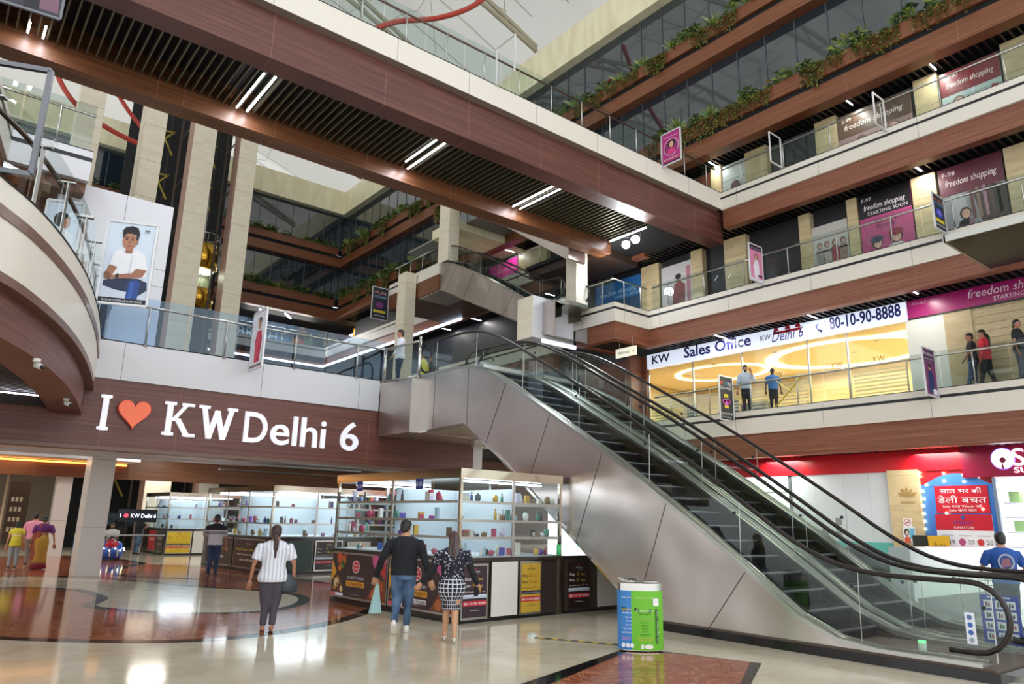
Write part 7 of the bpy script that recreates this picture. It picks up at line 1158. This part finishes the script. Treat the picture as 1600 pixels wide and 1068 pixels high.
# ---- planter troughs and their plants
TRW = WOODR
def trough(label, pl, z0, z1): b = MB(); strip(b, pl, -.03, .1, z0+.1, z1, TRW); strip(b, pl, .1, .46, z0+.14, z1-.12, MATS['dark_grey_void']); seams(b, pl, -.033, z0+.1, z1, SEAMB, 2.6, .9, .014); return one(b, 'planter_trough', label, 'planter', 'wooden planter troughs')
trough('long wooden planter trough on the upper planter level, right side', [(XR, YB-.3), (XR, .5)], 20.75, 21.4); trough('long wooden planter trough on the lower planter level, right side', [(XR, YB-.3), (XR, .5)], 16.7, 17.38)
trough('wooden planter trough on the upper planter level of the far wall', [(-25, YB), (XR-.2, YB)], 20.75, 21.4); trough('wooden planter trough on the lower planter level of the far wall', [(-25, YB), (XR-.2, YB)], 16.7, 17.38)
trough('short wooden planter trough jutting out behind the far pillar', [(19.2, 31.0), (19.2, 29.2)], 17.0, 17.9)
GR = [mat('leaf_green_%d' % i, c_, .45) for i, c_ in enumerate(('#3f5a2c', '#55703a', '#2f4526', '#7a8a3c', '#8f9a50', '#9a7a3a', '#8a3530'))]
def leaf(b, o, d, L_, w_, m, droop=.5):
    o, d = Vector(o), Vector(d).normalized(); s = d.cross(Z); s = s.normalized() if s.length > .05 else Vector((1, 0, 0)); p1 = o+d*L_*.5+Z*L_*.08; p2 = o+d*L_-Z*L_*droop*.5
    b.add([o, p1-s*w_, p2, p1+s*w_], [(0, 1, 2), (0, 2, 3)], m)
def plant(kind, seed):
    R = random.Random(seed); b = MB()
    if kind == 'spiky':
        for k in range(34): a = R.uniform(0, 2*pi); e = R.uniform(.5, 1.4); leaf(b, (0, 0, .05), (cos(a)*cos(e), sin(a)*cos(e), sin(e)), R.uniform(.5, .85), .035, R.choice(GR[1:5]), .3)
    elif kind == 'bushy':
        for k in range(120): a = R.uniform(0, 2*pi); r = R.uniform(0, .32); z = R.uniform(0, .5); leaf(b, (r*cos(a)*.7, r*sin(a), z), (cos(a), sin(a), R.uniform(-.3, .8)), R.uniform(.14, .26), .05, R.choice(GR[:5]), .6)
    elif kind == 'broad':
        for k in range(26): a = R.uniform(0, 2*pi); e = R.uniform(.2, 1.2); q = Vector((cos(a)*cos(e), sin(a)*cos(e), sin(e)))*R.uniform(.2, .5); b.tube([(0, 0, 0), q], .008, GR[1], 4); leaf(b, q, (cos(a), sin(a), .3), R.uniform(.25, .38), .1, R.choice(GR[:5]), .7)
    elif kind == 'trailing':
        for k in range(14):
            y = R.uniform(-.35, .35); L_ = R.uniform(.35, 1.0); x = -.2-R.uniform(0, .06); n_ = int(L_/.06)
            for j in range(n_): leaf(b, (x+R.uniform(-.03, .03), y+R.uniform(-.05, .05), .1-j*.06), (R.uniform(-1, 0), R.uniform(-1, 1), -.4), .12, .035, R.choice(GR[:6]), .5)
        for k in range(40): a = R.uniform(0, 2*pi); leaf(b, (R.uniform(-.15, .1), R.uniform(-.35, .35), .05), (cos(a), sin(a), R.uniform(.1, .7)), .2, .05, R.choice(GR[:5]), .5)
    elif kind == 'flower':
        for k in range(60): a = R.uniform(0, 2*pi); leaf(b, (R.uniform(-.1, .1), R.uniform(-.3, .3), R.uniform(0, .2)), (cos(a), sin(a), R.uniform(.2, .8)), .24, .045, R.choice(GR[:4]), .5)
        for k in range(14): leaf(b, (R.uniform(-.12, .1), R.uniform(-.25, .25), .34), (R.uniform(-1, 1), R.uniform(-1, 1), .5), .16, .06, GR[6] if seed % 2 else GR[5], .3)
    return b
KN = {'spiky': ('spiky_plant', 'bright spiky leaved plant'), 'bushy': ('bushy_plant', 'dark bushy leafy plant'), 'broad': ('broad_leaf_plant', 'broad leaved plant'), 'trailing': ('trailing_plant', 'trailing plant hanging over the edge'), 'flower': ('flowering_plant', 'plant with orange or red blossom')}
PROTO = {}
def set_plant(kind, v, p, where, rot, sc):
    key = (kind, v); nm, lb = KN[kind]
    if key not in PROTO: o = plant(kind, v*7+len(kind)).build(nm); PROTO[key] = o
    else: o = PROTO[key].copy(); COL.objects.link(o)
    o.location = p; o.rotation_euler = (0, 0, rot); o.scale = (sc, sc, sc); tag(o, lb+' in the '+where, 'plant', lb.split(' hanging')[0]+'s in the '+where)
R = random.Random(11)
def row(x0, y0, x1, y1, z, where, step, rot0, sc=(1.05, 1.4)):
    n_ = int(sqrt((x1-x0)**2+(y1-y0)**2)/step)
    for k in range(n_):
        f = (k+R.uniform(.2, .8))/n_; kind = R.choices(['trailing', 'bushy', 'spiky', 'broad', 'flower'], [.4, .25, .14, .13, .08])[0]
        set_plant(kind, R.randrange(3), (x0+(x1-x0)*f, y0+(y1-y0)*f, z), where, rot0+R.uniform(-.25, .25), R.uniform(*sc))
row(XR+.12, 3.5, XR+.12, 18.5, 17.3, 'lower trough near the crimson hoardings', .36, 0, (.8, 1.1)); row(XR+.12, 12.5, XR+.12, 25, 21.3, 'upper trough above the high bridge', .36, 0, (.8, 1.1))
row(XR+.12, 26, XR+.12, 48, 17.3, 'lower trough beyond the high bridge', .5, 0, (.9, 1.3)); row(XR+.12, 32, XR+.12, 48, 21.3, 'upper trough beyond the high bridge', .5, 0, (.9, 1.3))
row(12.5, YB+.12, XR-.4, YB+.12, 17.3, 'lower trough of the far wall', .45, -pi/2, (.9, 1.3)); row(12.5, YB+.12, XR-.4, YB+.12, 21.3, 'upper trough of the far wall', .45, -pi/2, (.9, 1.3)); row(5.0, YB+.12, 8.5, YB+.12, 21.3, 'upper trough left of the tall pillars', .8, -pi/2, (.9, 1.3))
row(19.3, 29.3, 19.3, 30.9, 17.8, 'short trough behind the far pillar', .5, 0, (.9, 1.2))
